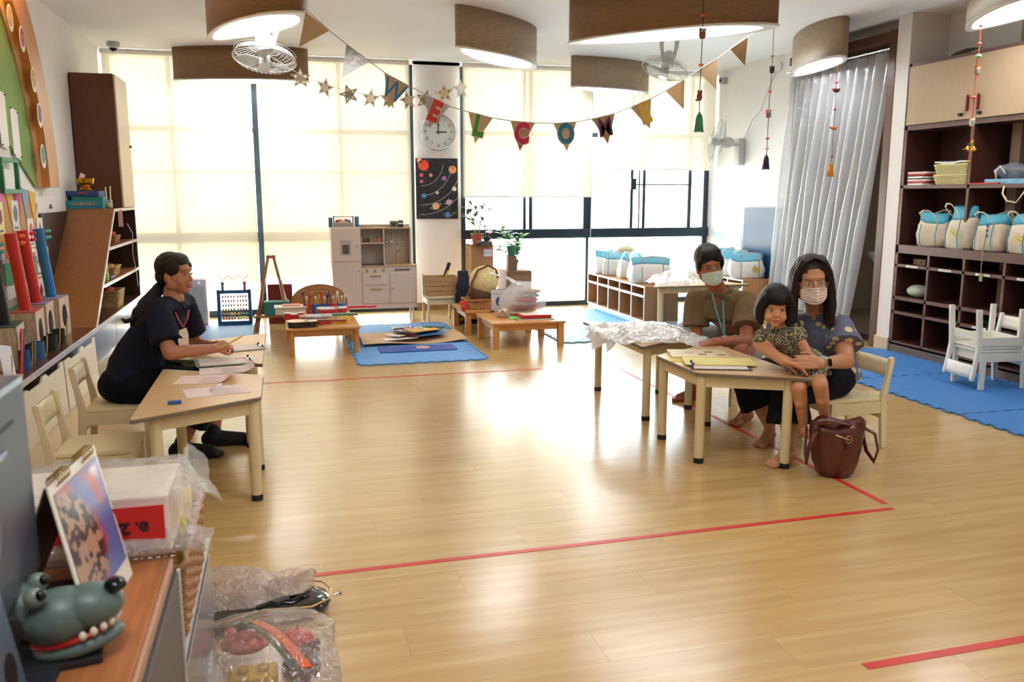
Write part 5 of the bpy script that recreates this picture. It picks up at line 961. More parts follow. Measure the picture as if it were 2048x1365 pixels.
# canvas bags
canv=mat('d9cbb4',.85,noise_s=9,noise_a=.08,bump=.3,bs=40); cyan=mat('58b4cc',.8,noise_s=9,noise_a=.06); cyd=mat('4a98a8',.7)
def tote(loc,rz,label,group,W=.3,H=.3,Dp=.13,seed=1,tagc=None,strap=True,lean=0,cv=None,cy=None):
    cv=cv or canv; cy=cy or cyan
    o=thing('canvas_bag',label,'bag',loc,rz,group); rnd=random.Random(seed); n=28
    def rg(z,sx,sy,ph): 
        r=[]
        for i in range(n):
            a=2*PI*i/n; c,s_=math.cos(a),math.sin(a); x=W/2*sx*(abs(c)**.5)*(1 if c>0 else -1); y=Dp/2*sy*(abs(s_)**.7)*(1 if s_>0 else -1)
            k=1+.07*math.sin(3*a+ph+seed)+.04*math.sin(7*a+ph*2+seed); r.append(V((x*k+lean*z,y*k,z*(1)+(.012*math.sin(2*a+seed) if z>.05 else 0))))
        return r
    zs=[(0,.88,.9),(.02,1,1.1),(.1,1.06,1.15),(.18,1.0,.95),(.22,.96,.7)]; k_=H/.3
    s=S(); s.skin([[s._v(p) for p in rg(z*k_,a,b,i)] for i,(z,a,b) in enumerate(zs)]).obj('canvas_body',cv,o,'all')
    zs=[(.218,.965,.72),(.25,.98,.55),(.29,1.0,.3),(.3,.99,.24)]
    s=S(); s.skin([[s._v(p) for p in rg(z*k_,a,b,4)] for i,(z,a,b) in enumerate(zs)]).obj('blue_top_band',cy,o,'all')
    for sx in (-.28,.28): S().tube([(sx*W+lean*z,-Dp/2*f-.012,z) for z,f in ((.01*k_,1.05),(.1*k_,1.2),(.2*k_,1.0))],.0045,5).obj('piping',cyd,o,True)
    if strap:
        for sy in (-1,1): S().tube([(-.28*W,sy*Dp*.4,.24*k_),(-.3*W,sy*Dp*.75,.3*k_),(-.1*W,sy*Dp*.9,.33*k_*.98),(.1*W,sy*Dp*.9,.32*k_),(.28*W,sy*Dp*.75,.27*k_),(.28*W,sy*Dp*.5,.2*k_)],.009,6,flat=.35).obj('strap',mat('e0d6c6',.8),o,'all')
    if tagc:
        t=S().box(-.045,.045,-.003,.0,-.032,.032,.001).obj('name_tag',mat('e0c860',.5),o); t.location=(.06,-Dp*.78,.12*k_); t.rotation_euler=(.15,.5,0)
        text('tag_lettering','อ.2/6',.036,mb,basis((0,-.0036,0),(1,0,0),(0,0,1)),t,.0003)
        S().box(-.045,.045,-.0034,-.003,.028,.032).box(-.045,.045,-.0034,-.003,-.032,-.028).obj('tag_border',mat('b04a3a',.5),t)
    return o
g2='canvas bags on the shelving wall'
tote((5.7,6.55,1.026),-PI/2+.25,'canvas bag with cyan top, furthest left on the shelving wall',g2,.28,.3,.16,1)
tote((5.68,6.2,1.026),-PI/2-.1,'taller canvas bag with yellow tag, second on the shelving wall',g2,.27,.36,.17,2,True,lean=.05)
tote((5.69,5.88,1.026),-PI/2+.1,'canvas bag with a beaded blue cord, third on the shelving wall',g2,.27,.3,.17,3)
tote((5.69,5.53,1.026),-PI/2-.1,'canvas bag with yellow tag at the right frame edge',g2,.29,.31,.17,4,True)
o=thing('beaded_cord','blue and grey beaded cord hanging from the third canvas bag','cord',(5.588,5.84,1.2)); S().tube([(.02,0,.06),(0,0,0),(-.01,.01,-.15),(-.005,.02,-.3),(0,.02,-.36)],.004,6).obj('cord',mat('8a8a70',.6),o,True)
for z in (.04,.0,-.04): S().ell((0,0,z),(.01,.01,.014)).obj('bead',mat('3a7aa8',.4),o,True)
S().box(-.004,.0,-.0,.035,-.42,-.36).obj('pendant',mat('8a9a50',.6),o)
for i,(z,c) in enumerate([(0,'e6e0da'),(.02,'d84a40'),(.035,'e8e4de'),(.06,'f0ece8'),(.085,'c83a30'),(.1,'e6e0d8')]):
    o=S().box(-.14,.14,-.1,.12,0,.016,.002).obj('paper_bundle',mat(c,.6)); o.location=(5.74,6.72,1.576+z*1.02); o.rotation_euler=(0,0,.1*(i%3)-.1); tag(o,['lowest white','thin red','second white','third white','upper red','topmost cream'][i]+' paper bundle in the stack left of the woven trays','paper','paper bundles on the shelving wall')
wv=mat('e0d49a',.6)
def ptray(z,label):
    o=thing('woven_plastic_tray',label,'basket',(5.74,6.33,z)); weave(o,.13,.19,.085,'e0d49a',7,.9,pm=wv); return o
ptray(1.576,'cream woven plastic tray, lower of the pair'); ptray(1.665,'cream woven plastic tray, stacked upper one')
o=S().grid(lambda u,v:V((lerp(-.13,.13,u),lerp(-.19,.19,v),.01*math.sin(u*5+v*8))),10,12).obj('white_sheet_stack',WHITE,None,solid=.012); o.location=(5.74,6.33,1.762); tag(o,'white sheets lying in the upper woven tray','paper')
o=thing('flat_box_pile','light blue flat box lying on the shelf right of the trays','box',(5.76,5.7,1.576)); S().box(-.14,.14,-.25,.25,0,.04,.003).obj('box',mat('7ab4d0',.4,noise_s=20,noise_a=.15),o)
o=thing('grey_plastic_pouch','crumpled clear grey plastic pouch with white straps on the blue box','bag',(5.72,5.75,1.617)); crum(lambda u,v:V((.1*math.cos(u*2*PI)*math.sin(.3+v*2.7),.18*math.sin(u*2*PI)*math.sin(.3+v*2.7),.13*v)),24,16,.02,9,70,film('a8aeb8',.5,.15,.6,20),'film',o)
S().tube([(-.08,.1,0),(-.11,.08,.06),(-.1,.05,.1),(-.09,.0,.04)],.008,6,flat=.4).obj('strap',WHITE,o,'all')
o=S().tube([(5.6,5.72,1.56),(5.57,5.7,1.5),(5.57,5.65,1.44),(5.57,5.56,1.43),(5.59,5.52,1.5),(5.61,5.5,1.565)],.008,6,flat=.5).obj('beige_strap',mat('d8c8a8',.7),None,'all'); tag(o,'beige strap loop hanging over the shelf edge','strap')
o=S().box(-.1,.1,-.15,.15,0,.012,.002).obj('red_folder',mat('b8241e',.5)); o.location=(5.69,5.93,1.576); tag(o,'red folder lying right of the woven trays','folder')
o=thing('paper_roll_on_top','curled white paper lying on top of the shelving wall','paper',(5.72,6.3,2.661)); S().grid(lambda u,v:V((lerp(-.06,.06,v),lerp(-.2,.2,u),.02+.03*math.sin(u*PI))),12,4).obj('sheet',WHITE,o,solid=.002)
# curtain on rod
cu=thing('silver_curtain','silvery translucent plastic curtain hung on rings in the doorway','curtain',(0,0,0))
cm=film('e8ebf0',.7,.2,.35,5)
CX=XR-.12
def cur(u,v):
    y=lerp(lerp(9.02,7.27,u),lerp(9.2,7.66,u),v**1.3); a=.03+.03*v; x=CX+a*math.sin(u*2*PI*12+math.sin(v*3)*.8)+.015*math.sin(u*40+v*6)-.05*v
    n_=noise.noise(V((u*30,v*4,0)))*.012; return V((x+n_,y+.01*math.sin(u*90)*v,lerp(2.83,.03,v)))
S().grid(cur,260,40).obj('curtain_sheet',cm,cu,'all')
rod=thing('curtain_rod','steel curtain rod with rings across the doorway','rod',(0,0,0)); S().cyl((CX,7.22,2.865),(CX,9.05,2.865),.013).obj('rod_tube',mat('d0d0d4',.2,m=.9),rod,True)
for i in range(12): y=7.32+.148*i; S().tube([(CX+.0+.022*math.sin(t*PI/8)*.3,y,2.855+.03*math.cos(t*PI/8)) if False else (CX+.026*math.sin(t*PI/8),y+.004*math.sin(t),2.85+.028*math.cos(t*PI/8)) for t in range(16)],.0028,5,closed=True).obj('ring',mat('4a4a50',.3,m=.8),rod,True)
# cubbies
cub=wood('b4845a',.5,2,.08,3); cwhite=mat('f2efea',.45)
def cubby(x,y,L,n,rz,label,D=.42,H=.46):
    o=thing('cubby_shelf',label,'shelf',(x,y,0),rz); t=.018    # front at local x=0 facing -x, runs +y
    S().box(0,D,0,L,H-t,H,.003).obj('top_board',cub,o); S().box(0,D,0,L,.05,.05+t).obj('bottom_board',cub,o); S().box(D-.01,D,0,L,.05,H).obj('back_board',cub,o); S().box(.01,D,0,L,0,.05).obj('plinth',cwhite,o)
    S().box(.004,D-.01,t,L-t,H-.125,H-.11).obj('middle_shelf',cub,o)
    for i in range(n+1):
        y0=i*(L-t)/n; S().box(0.004,D-.01,y0,y0+t,.05+t,H-t).obj('upright',cub,o)
        S().box(-.003,.005,y0-.001,y0+t+.001,.05,H,.001).obj('white_edge',cwhite,o)
    for z0,z1 in ((H-t,H),(.05,.05+t),(H-.13,H-.105)): S().box(-.004,.004,0,L,z0-.001,z1+.001,.001).obj('white_edge',cwhite,o)
    return o
cubby(3.94,8.95,1.88,5,0,'long low cubby shelf with white edges at right angles to the window')
cubby(5.34,9.24,1.45,4,0,'low cubby shelf with white edges along the right wall',.44,.47)
o=trap_table(4.35,8.62,PI/2,'trapezoid table standing before the cubby, behind the man'); 
g3='canvas bags on the window cubby'; cvl=mat('eceae4',.85,noise_s=9,noise_a=.06,bump=.3,bs=40); cyl_=mat('7cc8e0',.8)
for i,(x,y,rz,lb,W,H) in enumerate([(4.1,10.6,.2,'white bag with blue band, nearest the window',.3,.3),(4.13,10.3,-.5,'blue banded bag, second from the window',.32,.3),(4.12,9.98,1.3,'slim bag seen edge-on in the row',.3,.31),(4.14,9.66,1.5,'upright bag with broad blue side in the row',.3,.32),(4.16,9.3,-.12,'wide canvas bag with two straps, nearest in the row',.46,.3)]):
    tote((x,y,.461),rz,lb+' on the long cubby',g3,W,H,.16,20+i,None,cv=cvl,cy=cyl_)
o=thing('sun_hat_toy','round cream plush with a beige rim on top of the bags','plush',(4.18,10.12,.77)); S().ell((0,0,.03),(.1,.07,.06)).obj('plush_body',mat('e8dcc0',.9),o,'all'); S().tube([(.1*math.cos(t*PI/10),.07*math.sin(t*PI/10),.03) for t in range(20)],.014,6,closed=True).obj('rim',mat('d8c49a',.9),o,'all')
g4='canvas bags by the right wall'
for i,(x,y,rz,lb,W,H,tg_) in enumerate([(5.5,9.44,-.08,'canvas bag with blue stripes and yellow tag, nearest by the wall',.42,.3,True),(5.55,9.8,.1,'striped canvas bag, second by the right wall',.4,.31,False),(5.54,10.12,.3,'blue banded bag, third by the right wall',.36,.32,False),(5.2+.3,10.48,-.3,'blue banded bag, furthest by the right wall',.3,.3,False)]):
    tote((x,y,.471),rz,lb,g4,W,H,.17,40+i,tg_,cv=cvl,cy=cyl_)
# plastic heaps on the table behind the man
hp=thing('clear_bag_heap','heap of thin clear plastic bags on the table behind the man','bag',(4.3,8.64,.5265)); crum(lambda u,v:V((lerp(-.4,.38,u),lerp(-.24,.26,v),.004+.15*math.sin(u*PI)**.6*math.sin(v*PI)**.6)),50,40,.03,9,60,film('fbf6f4',.5,.15,.6,25),'film',hp)
crum(lambda u,v:V((lerp(-.35,-.1,u),-.26-.04*math.sin(v*PI),lerp(.06,-.03,v))),16,10,.02,12,61,film('fbf6f4',.5,.15,.6,25),'hanging_fold',hp)
# wall panel (switched-off screen), green board
tv=thing('wall_screen','large dark blue glossy screen standing on the wall cubby','screen',(XR-.07,9.58,.472)); S().box(0,.06,-.38,.38,0,.86,.006).obj('dark_case',mat('101a2a',.3),tv); S().box(-.004,.0,-.37,.37,.01,.85,.001).obj('glossy_panel',mat('1d4166',.4,spec=.3),tv)
o=S().box(-.006,0,-.45,.3,0,.25,.001).obj('mint_poster',mat('a8dcc4',.6,noise_s=8,noise_a=.2)); o.location=(XR-.002,10.55,.72); tag(o,'mint green picture strip on the wall above the cubby bags','poster')
o=thing('wall_sign_small','small blue and white sign on the wall left of the curtain','sign',(XR-.003,9.13,1.06)); S().box(-.006,0,-.06,.06,-.06,.06,.001).obj('panel',WHITE,o)
for z in (-.03,.0,.03): S().box(-.0075,-.006,-.05,.05,z-.005,z+.005).obj('stripe',mat('2a4a8a',.5),o)
# ceiling fans, wall fan, cameras
fw_=mat('b9bcb8',.45); 
def cage(o,R,c,rot,n=36,m_=None):
    m_=m_ or fw_; P=lambda r,a,h: V(c)+rot@V((r*math.cos(a),r*math.sin(a),h))
    for r,h in ((R,0),(R*.97,.05),(R*.5,.085),(R*.5,-.06),(R*.2,-.075),(R*.2,.1)): S().tube([P(r,t*PI/18,h) for t in range(36)],.0045 if r==R else .002,5,closed=True).obj('cage_ring',m_,o,True)
    for i in range(n):
        a=2*PI*i/n; S().tube([P(R*.18,a,.1),P(R*.5,a+.08,.085),P(R*.9,a+.16,.045),P(R,a+.16,0),P(R*.85,a+.12,-.035),P(R*.5,a+.05,-.06),P(R*.16,a,-.078)],.0014,4).obj('cage_wire',m_,o)
def blades(o,R,c,rot,n=3,ph=0):
    for i in range(n):
        a0=2*PI*i/n+ph; s=S()
        s.grid(lambda u,v:V(c)+rot@V((lerp(.15,.86,u)*R*math.cos(a0+(v-.5)*1.05*math.sin(.5+u*2.2)),lerp(.15,.86,u)*R*math.sin(a0+(v-.5)*1.05*math.sin(.5+u*2.2)),.03*(v-.5))),8,6).obj('blade',mat('c4c4bc',.45),o,'all',solid=.003)
    S().cyl(V(c)+rot@V((0,0,-.045)),V(c)+rot@V((0,0,.05)),R*.17,n=24).obj('hub',fw_,o,True); S().cyl(V(c)+rot@V((0,0,-.08)),V(c)+rot@V((0,0,-.07)),R*.2,n=24).obj('badge_disc',mat('f0efec',.35),o,True)
def cfan(c,top,rot,label,ph=0,R=.225):
    o=thing('ceiling_orbit_fan',label,'fan',(0,0,0),0); c=V(c); k=V((top[0],top[1],CEIL)); u=rot@V((0,0,1))
    cage(o,R,c,rot); blades(o,R,c,rot,3,ph)
    S().ell(c+u*.13,(.065,.065,.08),rot).obj('motor_housing',mat('cfd3cf',.4),o,'all'); S().cyl(c+u*.02,c+u*.1,.02).obj('shaft',fw_,o,True)
    z1=c+u*.17
    S().box(k.x-.09,k.x+.09,k.y-.05,k.y+.05,CEIL-.04,CEIL,.01).obj('ceiling_plate',fw_,o)
    for sx in (-1,1): S().tube([k+V((sx*.08,0,-.03)),k.lerp(c+u*.13,.5)+V((sx*.085,0,0)),c+u*.13+V((sx*.06,0,0))],[.028,.024,.018],8,flat=.5).obj('yoke_arm',mat('d6d2c4',.4),o,'all')
    return o
cfan(at(532,112,'Z',2.6)*0+V((-.07,7.15,2.52)),(0,7.3),RX(-.25)@RY(.12),'open caged ceiling fan at the upper left under the first lamp',.6,.24)
cfan(V((3.88,8.45,2.75)),(3.95,8.5),RX(-.12)@RY(.32),'caged ceiling fan tilted between the two right lamps',.2,.24)
wf=thing('wall_fan','white caged wall fan on a bracket near the right corner','fan',(0,0,0)); rotw=Matrix((V((.35,.93,0)).normalized(),V((.2,-.1,1)).normalized(),V((.93,-.3,-.1)).normalized())).transposed(); cwf=at(1432,283,'Y',10.0)
cage(wf,.27,cwf,rotw,30); blades(wf,.27,cwf,rotw,3,.4); mt=cwf+rotw@V((0,0,.14)); S().ell(mt,(.07,.07,.09),rotw).obj('motor_housing',fw_,wf,'all')
S().box(XR-.09,XR-.002,10.12,10.26,1.86,2.2,.02).obj('wall_bracket',fw_,wf,True); S().tube([mt,mt+V((.1,.03,-.02)),(XR-.06,10.18,2.12)],.024,8).obj('bracket_arm',fw_,wf,True)
o=S().tube([(XR-.03,10.1,2.2),(XR-.05,9.9,2.4),(XR-.03,9.75,2.5),(XR-.02,9.6,2.75),(XR-.015,9.45,2.95)],.006,5).obj('fan_cable',mat('c8c8c0',.5),None,True); tag(o,'thin looped cable running from the wall fan up to the box','cable')
o=S().box(XR-.03,XR-.001,9.35,9.5,2.93,3.03,.006).obj('junction_box',WHITE); tag(o,'small white junction box high on the right wall','box')
cc=thing('dome_camera','white ceiling dome camera at the upper left','camera',(-1.68,10.5,CEIL-.085)); S().lathe([(.045,.02),(.065,.035),(.07,.085),(.02,.0849)],n=24).obj('housing',fw_,cc,True); S().ell((0,0,.025),(.042,.042,.04)).obj('dark_dome',mat('14161a',.1),cc,'all')
cc=thing('corner_camera','small white camera high in the right corner','camera',(XR-.08,10.7,2.98)); S().cyl((-.0,0,0),(.05,0,0),.045,n=20).box(.04,.08,-.04,.04,-.04,.04,.005).obj('housing',fw_,cc,True); S().cyl((-.012,0,0),(0,0,0),.02).obj('lens',BLACK,cc)
# ================= HANGING DECORATIONS =================
BY=6.35
def bp(x,y,Y=BY): return at(x,y,'Y',Y)
cord=[(606,14),(655,58),(690,86),(738,122),(770,146),(818,172),(852,190),(900,213),(937,224),(985,236),(1022,242),(1070,246),(1107,247),(1153,244),(1183,238),(1229,227.5),(1261,215),(1303,197),(1331,182),(1369,158.5),(1395,142),(1433.5,117.5),(1460,98),(1497,72.5),(1512,62)]
o=S().tube([bp(x,y) for x,y in cord],.0035,5).obj('bunting_string',mat('c8bca8',.7),None,True); tag(o,'thin string of the welcome bunting strung between the lamps','string')
bronze=mat('a8835a',.22,m=.9,bump=.35,bs=6); silver=mat('9a9690',.18,m=.95,bump=.35,bs=6); tan=mat('cdb088',.6)
fl_=[((611,23),(658.5,61.5),(598,94),tan,None,'','plain tan bunting flag at the left lamp'),((693,87.5),(739,123),(683,156),silver,None,'','plain silver foil flag before the letter W'),((769,146),(818.5,172),(776,217),tan,'W','3f7fb4','tan flag with a blue letter W'),((851,190),(900,213),(858,256),silver,'E','d23a34','silver flag with a red letter E'),((937,224),(986,236),(950,287),tan,'L','4f9a34','tan flag with a green letter L'),((1021,241.7),(1070,246),(1039.6,302.6),bronze,'C','c82a52','bronze flag with a crimson letter C'),((1106,246),(1153,244),(1134,303),tan,'O','3a7a9a','tan flag with a blue letter O'),((1182.6,237),(1229.6,227.5),(1216,288),bronze,'M','5a2a58','bronze flag with a purple letter M'),((1260.7,215),(1302,197.7),(1300,258),tan,'E','e2b83a','tan flag with a yellow letter E'),((1330.7,181.6),(1369,159),(1367.6,218.6),bronze,None,'','plain bronze foil flag after the yellow letter'),((1395,142),(1433.6,117.5),(1432.7,179),tan,None,'','plain tan flag second from the right end'),((1460,98),(1496,72.7),(1490,131),bronze,None,'','plain gold foil flag at the right end')]
for a,b,c,m_,ch_,lc,lb in fl_:
    A,B,Cc=bp(*a),bp(*b),bp(*c); o=thing('bunting_flag',lb,'flag',A,0,'welcome bunting flags'); s=S(); r=[s._v(p-A) for p in (A,B,Cc)]; q=[s._v(p-A+V((0,.002,0))) for p in (A,B,Cc)]; s.skin([r,q]).obj('triangle',m_,o)
    if ch_:
        u=(B-A).normalized(); cen=(A+B)/2-A; dn=(Cc-(A+B)/2); ctr=cen+dn*.42; w=V((0,-1,0)).cross(u) ; up_=-(dn.normalized()); up_=(up_-u*up_.dot(u)).normalized()
        k_=Matrix.Diagonal((.78,1,1,1))
        text('letter_backing',ch_,.2,mat('e8d8b4' if ch_!='C' else 'f0c8d0',.6),basis(ctr+V((0,-.004,0)),u,up_)@k_,o,.001,bold=.006 if ch_ in 'MW' else .017)
        text('letter',ch_,.2,mat(lc,.6),basis(ctr+V((0,-.008,0)),u,up_)@k_,o,.0015,bold=.002 if ch_ in 'MW' else .011)
# star garland
sg=[(535,115),(601,156),(650,175),(698,189),(741,197),(778,199),(816,201),(850,200),(889,187),(922,178)]
SY=7.25
o=S().tube([bp(x,y-6,SY) for x,y in sg],.002,4).obj('star_string',mat('d8d0c0',.6),None,True); tag(o,'fine thread of the star garland hanging from the fan','string')
for i,(x,y) in enumerate(sg[1:]):
    dark=i in (0,2,6,8); o=thing('paper_star',['first star by the fan, silver','second star, cream with grey dots','third star, shiny silver','fourth star, cream','fifth star, behind the letter W','sixth star, cream dotted','seventh star, behind the letter E','eighth star, bright cream above the clock','last star at the right, dark gold'][i]+' on the star garland','star',bp(x,y,SY),0,'paper stars of the garland')
    o.rotation_euler=(0,.3*math.sin(i*2.3),.5*math.sin(i*1.7)); R=.083
    S().prism([((R if k%2==0 else R*.45)*math.sin(k*PI/5),(R if k%2==0 else R*.45)*math.cos(k*PI/5)) for k in range(10)],(0,0,0),(1,0,0),(0,0,1),(0,.003,0)).obj('star_card',mat('a09a88',.25,m=.7) if dark else mat('e6d6b8',.5),o)
    for k in range(5):
        a=k*2*PI/5; cx,cz=.04*math.sin(a),.04*math.cos(a); S().prism([((.014 if j%2==0 else .006)*math.sin(j*PI/5)+cx,(.014 if j%2==0 else .006)*math.cos(j*PI/5)+cz) for j in range(10)],(0,-.0005,0),(1,0,0),(0,0,1),(0,-.001,0)).obj('printed_star',mat('e8d8a8' if dark else '8a8880',.4),o)
# hanging charms
def charm(x,Y,ztop,items,label,stc='8a3a34',sw_=0.0):
    """items: (kind, pixel_y, colour, size)"""
    p0=at(x,0,'Y',Y); X=None; o=thing('hanging_charm',label,'ornament',(0,0,0),0,'hanging felt charms')
    pts=[]
    for k_,py,c,s_,px in items: pts.append(at(px,py,'Y',Y))
    top=V((pts[0].x,Y,ztop)); S().tube([top]+pts,.003,5).obj('thread',mat(stc,.7),o,True)
    for (k_,py,c,s_,px),p in zip(items,pts):
        m_=mat(c,.75,noise_s=30,noise_a=.2)
        if k_=='bead': S().ell(p,(s_*1.3,s_*1.3,s_*.8)).obj('bead',m_,o,'all')
        elif k_=='owl':
            b=S().prism([(-.5,-.9),(-.2,-1),(.2,-1),(.5,-.9),(.62,-.3),(.6,.4),(.66,.95),(.3,.75),(-.3,.75),(-.66,.95),(-.6,.4),(-.62,-.3)],p-V((0,s_*.3,0)),(s_,0,0),(0,0,s_),(0,s_*.6,0)).obj('felt_owl',m_,o,bevel=s_*.15)
            if s_>.03: 
                for q in (-.28,.28): S().ell(p+V((q*s_,-s_*.42,s_*.3)),(s_*.22,s_*.06,s_*.22)).obj('owl_eye',mat('f0e8d0',.6),b,'all'); S().ell(p+V((q*s_,-s_*.5,s_*.3)),(s_*.09,s_*.04,s_*.09)).obj('owl_pupil',BLACK,b,'all')
                S().ell(p+V((0,-s_*.36,-s_*.35)),(s_*.35,s_*.05,s_*.4)).obj('owl_belly',mat('c84a3a' if c[0] in '6789' else '5a9ab0',.7),b,'all')
        elif k_=='cat':
            S().ell(p+V((0,0,-.15*s_)),(s_*.55,s_*.4,s_*.8)).ell(p+V((.05*s_,0,.6*s_)),(s_*.5,s_*.35,s_*.4)).cyl(p+V((-.25*s_,0,.85*s_)),p+V((-.35*s_,0,1.2*s_)),s_*.18,.001,8).cyl(p+V((.35*s_,0,.85*s_)),p+V((.45*s_,0,1.2*s_)),s_*.18,.001,8).ell(p+V((-.55*s_,0,-.8*s_)),(s_*.3,s_*.2,s_*.2)).obj('felt_cat',m_,o,'all')
        elif k_=='bird':
            S().ell(p,(s_,s_*.5,s_*.55),RY(.25)).ell(p+V((.85*s_,0,.25*s_)),(s_*.38,s_*.32,s_*.38)).cyl(p+V((1.15*s_,0,.25*s_)),p+V((1.5*s_,0,.2*s_)),s_*.12,.001,8).obj('felt_bird',m_,o,'all'); S().ell(p+V((-s_*1.1,0,.25*s_)),(s_*.35,s_*.15,s_*.25)).obj('tail_tuft',mat('c83a3a',.8),o,'all')
        elif k_=='tassel':
            t=S().lathe([(s_*.06,0),(s_*.12,-s_*.15),(s_*.2,-s_*.25),(s_*.3,-s_*.6),(s_*.36,-s_*1.6),(s_*.3,-s_*1.6)],p,n=24).obj('tassel',mat(c,.7,noise_s=50,noise_a=.35,stretch=(1,1,.1),bump=.6,bs=60),o,'all')
            s=S()
            for i in range(28):
                a=2*PI*i/28; s.cyl(p+V((s_*.2*math.cos(a),s_*.2*math.sin(a),-s_*.25)),p+V((s_*.38*math.cos(a),s_*.38*math.sin(a),-s_*(1.6+.05*(i%3)))),s_*.03,n=4)
            q=s.obj('fringe',mat(c,.7),t); q['kind']='stuff'
        elif k_=='bell':
            for q in (-1,1): S().lathe([(.001,.0),(s_*.3,-s_*.1),(s_*.4,-s_*.6),(s_*.75,-s_*.85),(s_*.7,-s_*.88),(s_*.3,-s_*.6)],p+V((q*s_*.5,0,0)),n=20,ax=(q*-.35,0,1),cap=False).obj('gold_bell',mat('d8b048',.2,m=.95),o,'all')
            S().tube([p+V((0,-.01,0)),p+V((s_*.6,-.01,s_*.5)),p+V((s_*.3,-.01,s_*1.0)),p+V((-s_*.1,-.01,s_*.6)),p+V((0,-.01,0))],.003,5).obj('gold_ribbon',mat('d8b048',.3,m=.8),o)
            for a in range(7): S().cyl(p+V((0,0,s_*.2)),p+V((s_*math.cos(a*.5)*.9,0,s_*(.2+.5*math.sin(a*.5)))),.004,.001,5).obj('fir_sprig',mat('3a6a3a',.8),o)
    return o
charm(1407,5.75,CEIL,[('bead',30,'d2603a',.014,1406),('owl',66,'8a5a50',.04,1405),('bead',130,'e08a30',.014,1402),('cat',192,'9a4030',.038,1399),('tassel',224,'4a9a72',.085,1399)],'felt charm string with a green tassel, hanging nearest to the large lamp','3a3236')
charm(1546,6.2,2.77,[('bead',112,'7ab08a',.012,1545),('owl',139,'40221c',.03,1544),('bead',183,'d8583a',.012,1540),('owl',227,'b05a3c',.034,1537),('bead',277,'c8584a',.012,1535),('bead',297,'d8b88a',.011,1534),('tassel',309,'3c2050',.07,1533)],'felt charm string with a purple tassel at the large lamp tip')
charm(1676,7.6,2.77,[('bead',165,'d24a3a',.013,1673),('bird',181,'4a1c1c',.036,1672),('bead',219,'b8423a',.012,1670),('bird',257,'c07a48',.034,1667),('bead',298,'5ab08a',.012,1665),('bead',313,'3a2420',.01,1664),('tassel',325,'d08a1c',.085,1662)],'felt bird string with a mustard tassel in front of the curtain')
charm(1961,5.4,CEIL,[('bead',52,'c83a3a',.01,1962),('bead',87,'f07a3a',.012,1959),('bead',112,'9ad0a0',.017,1957),('owl',141,'b06a3a',.032,1955),('bead',195,'e87a5a',.015,1947),('owl',244,'d8cba8',.032,1944),('bell',292,'d8b048',.04,1941),('bead',323,'d8b048',.012,1936)],'felt owl string ending in gold bells before the upper doors','e8603a')
# ================= PEOPLE =================
class Blob:
    def __init__(s): s.s=S()
    def ell(s,c,r,R=None): s.s.ell(c,r,R,16,12); return s
    def cap(s,a,b,ra,rb=None,fl=1,ref=None):   # tapered round-ended limb, fl flattens along ref
        a,b=V(a),V(b); rb=ra if rb is None else rb; d=(b-a); L=d.length
        if L<1e-5: return s
        d.normalize(); x,y,_=frame(d,ref); n=16; rs=[]
        for k in (1,.9,.7,.4,0): 
            q=math.sqrt(max(0,1-k*k)) if k<1 else .02; rs.append(s.s.ring(a-d*ra*k,x,y,ra*q,ra*q*fl,n))
        for k in (.33,.66): r=lerp(ra,rb,k); rs.append(s.s.ring(a+d*L*k,x,y,r,r*fl,n))
        for k in (0,.4,.7,.9,1):
            q=math.sqrt(max(0,1-k*k)) if k<1 else .02; rs.append(s.s.ring(b+d*rb*k,x,y,rb*q,rb*q*fl,n))
        s.s.skin(rs); return s
    def chain(s,ps,rs,fl=1,ref=None):
        for i in range(len(ps)-1): s.cap(ps[i],ps[i+1],rs[i],rs[i+1],fl,ref)
        return s
    def tubef(s,a,b,ra,rb,n=20,fl=1,ref=None):      # flat-ended tube (sleeve, trouser leg)
        a,b=V(a),V(b); x,y,_=frame(b-a,ref); s.s.skin([s.s.ring(a,x,y,ra,ra*fl,n),s.s.ring(a.lerp(b,.5),x,y,(ra+rb)/2,(ra+rb)/2*fl,n),s.s.ring(b,x,y,rb,rb*fl,n)]); return s
    def loft(s,rows,n=28,e=1.0):    # rows: (centre, xaxis, yaxis, rx, ry)
        rr=[]
        for c,x,y,rx,ry in rows:
            c,x,y=V(c),V(x).normalized(),V(y).normalized(); r=[]
            for i in range(n):
                a=2*PI*i/n; ca,sa=math.cos(a),math.sin(a); r.append(s.s._v(c+x*(rx*abs(ca)**e*(1 if ca>0 else -1))+y*(ry*abs(sa)**e*(1 if sa>0 else -1))))
            rr.append(r)
        s.s.skin(rr); return s
    def build(s,name,m,parent,vox=.006,sm=4,wr=0,ws=14,seed=0):
        o=s.s.obj('tmp',m); q=o.modifiers.new('r','REMESH'); q.mode='VOXEL'; q.voxel_size=vox; q.use_smooth_shade=True
        if sm: q=o.modifiers.new('s','SMOOTH'); q.factor=.5; q.iterations=sm
        dg=bpy.context.evaluated_depsgraph_get(); me=bpy.data.meshes.new_from_object(o.evaluated_get(dg)); old=o.data; bpy.data.objects.remove(o); bpy.data.meshes.remove(old)
        if wr:   # soft cloth folds
            N=[v.normal.copy() for v in me.vertices]
            for v,nn_ in zip(me.vertices,N): v.co+=nn_*(noise.noise(V((v.co.x*ws+seed,v.co.y*ws,v.co.z*ws*.6)))*wr+noise.noise(v.co*ws*2.3)*wr*.4)
        for p in me.polygons: p.use_smooth=True
        me.materials.clear(); me.materials.append(m); me.name=name; o=bpy.data.objects.new(name,me); COL.objects.link(o); o.parent=parent; return o
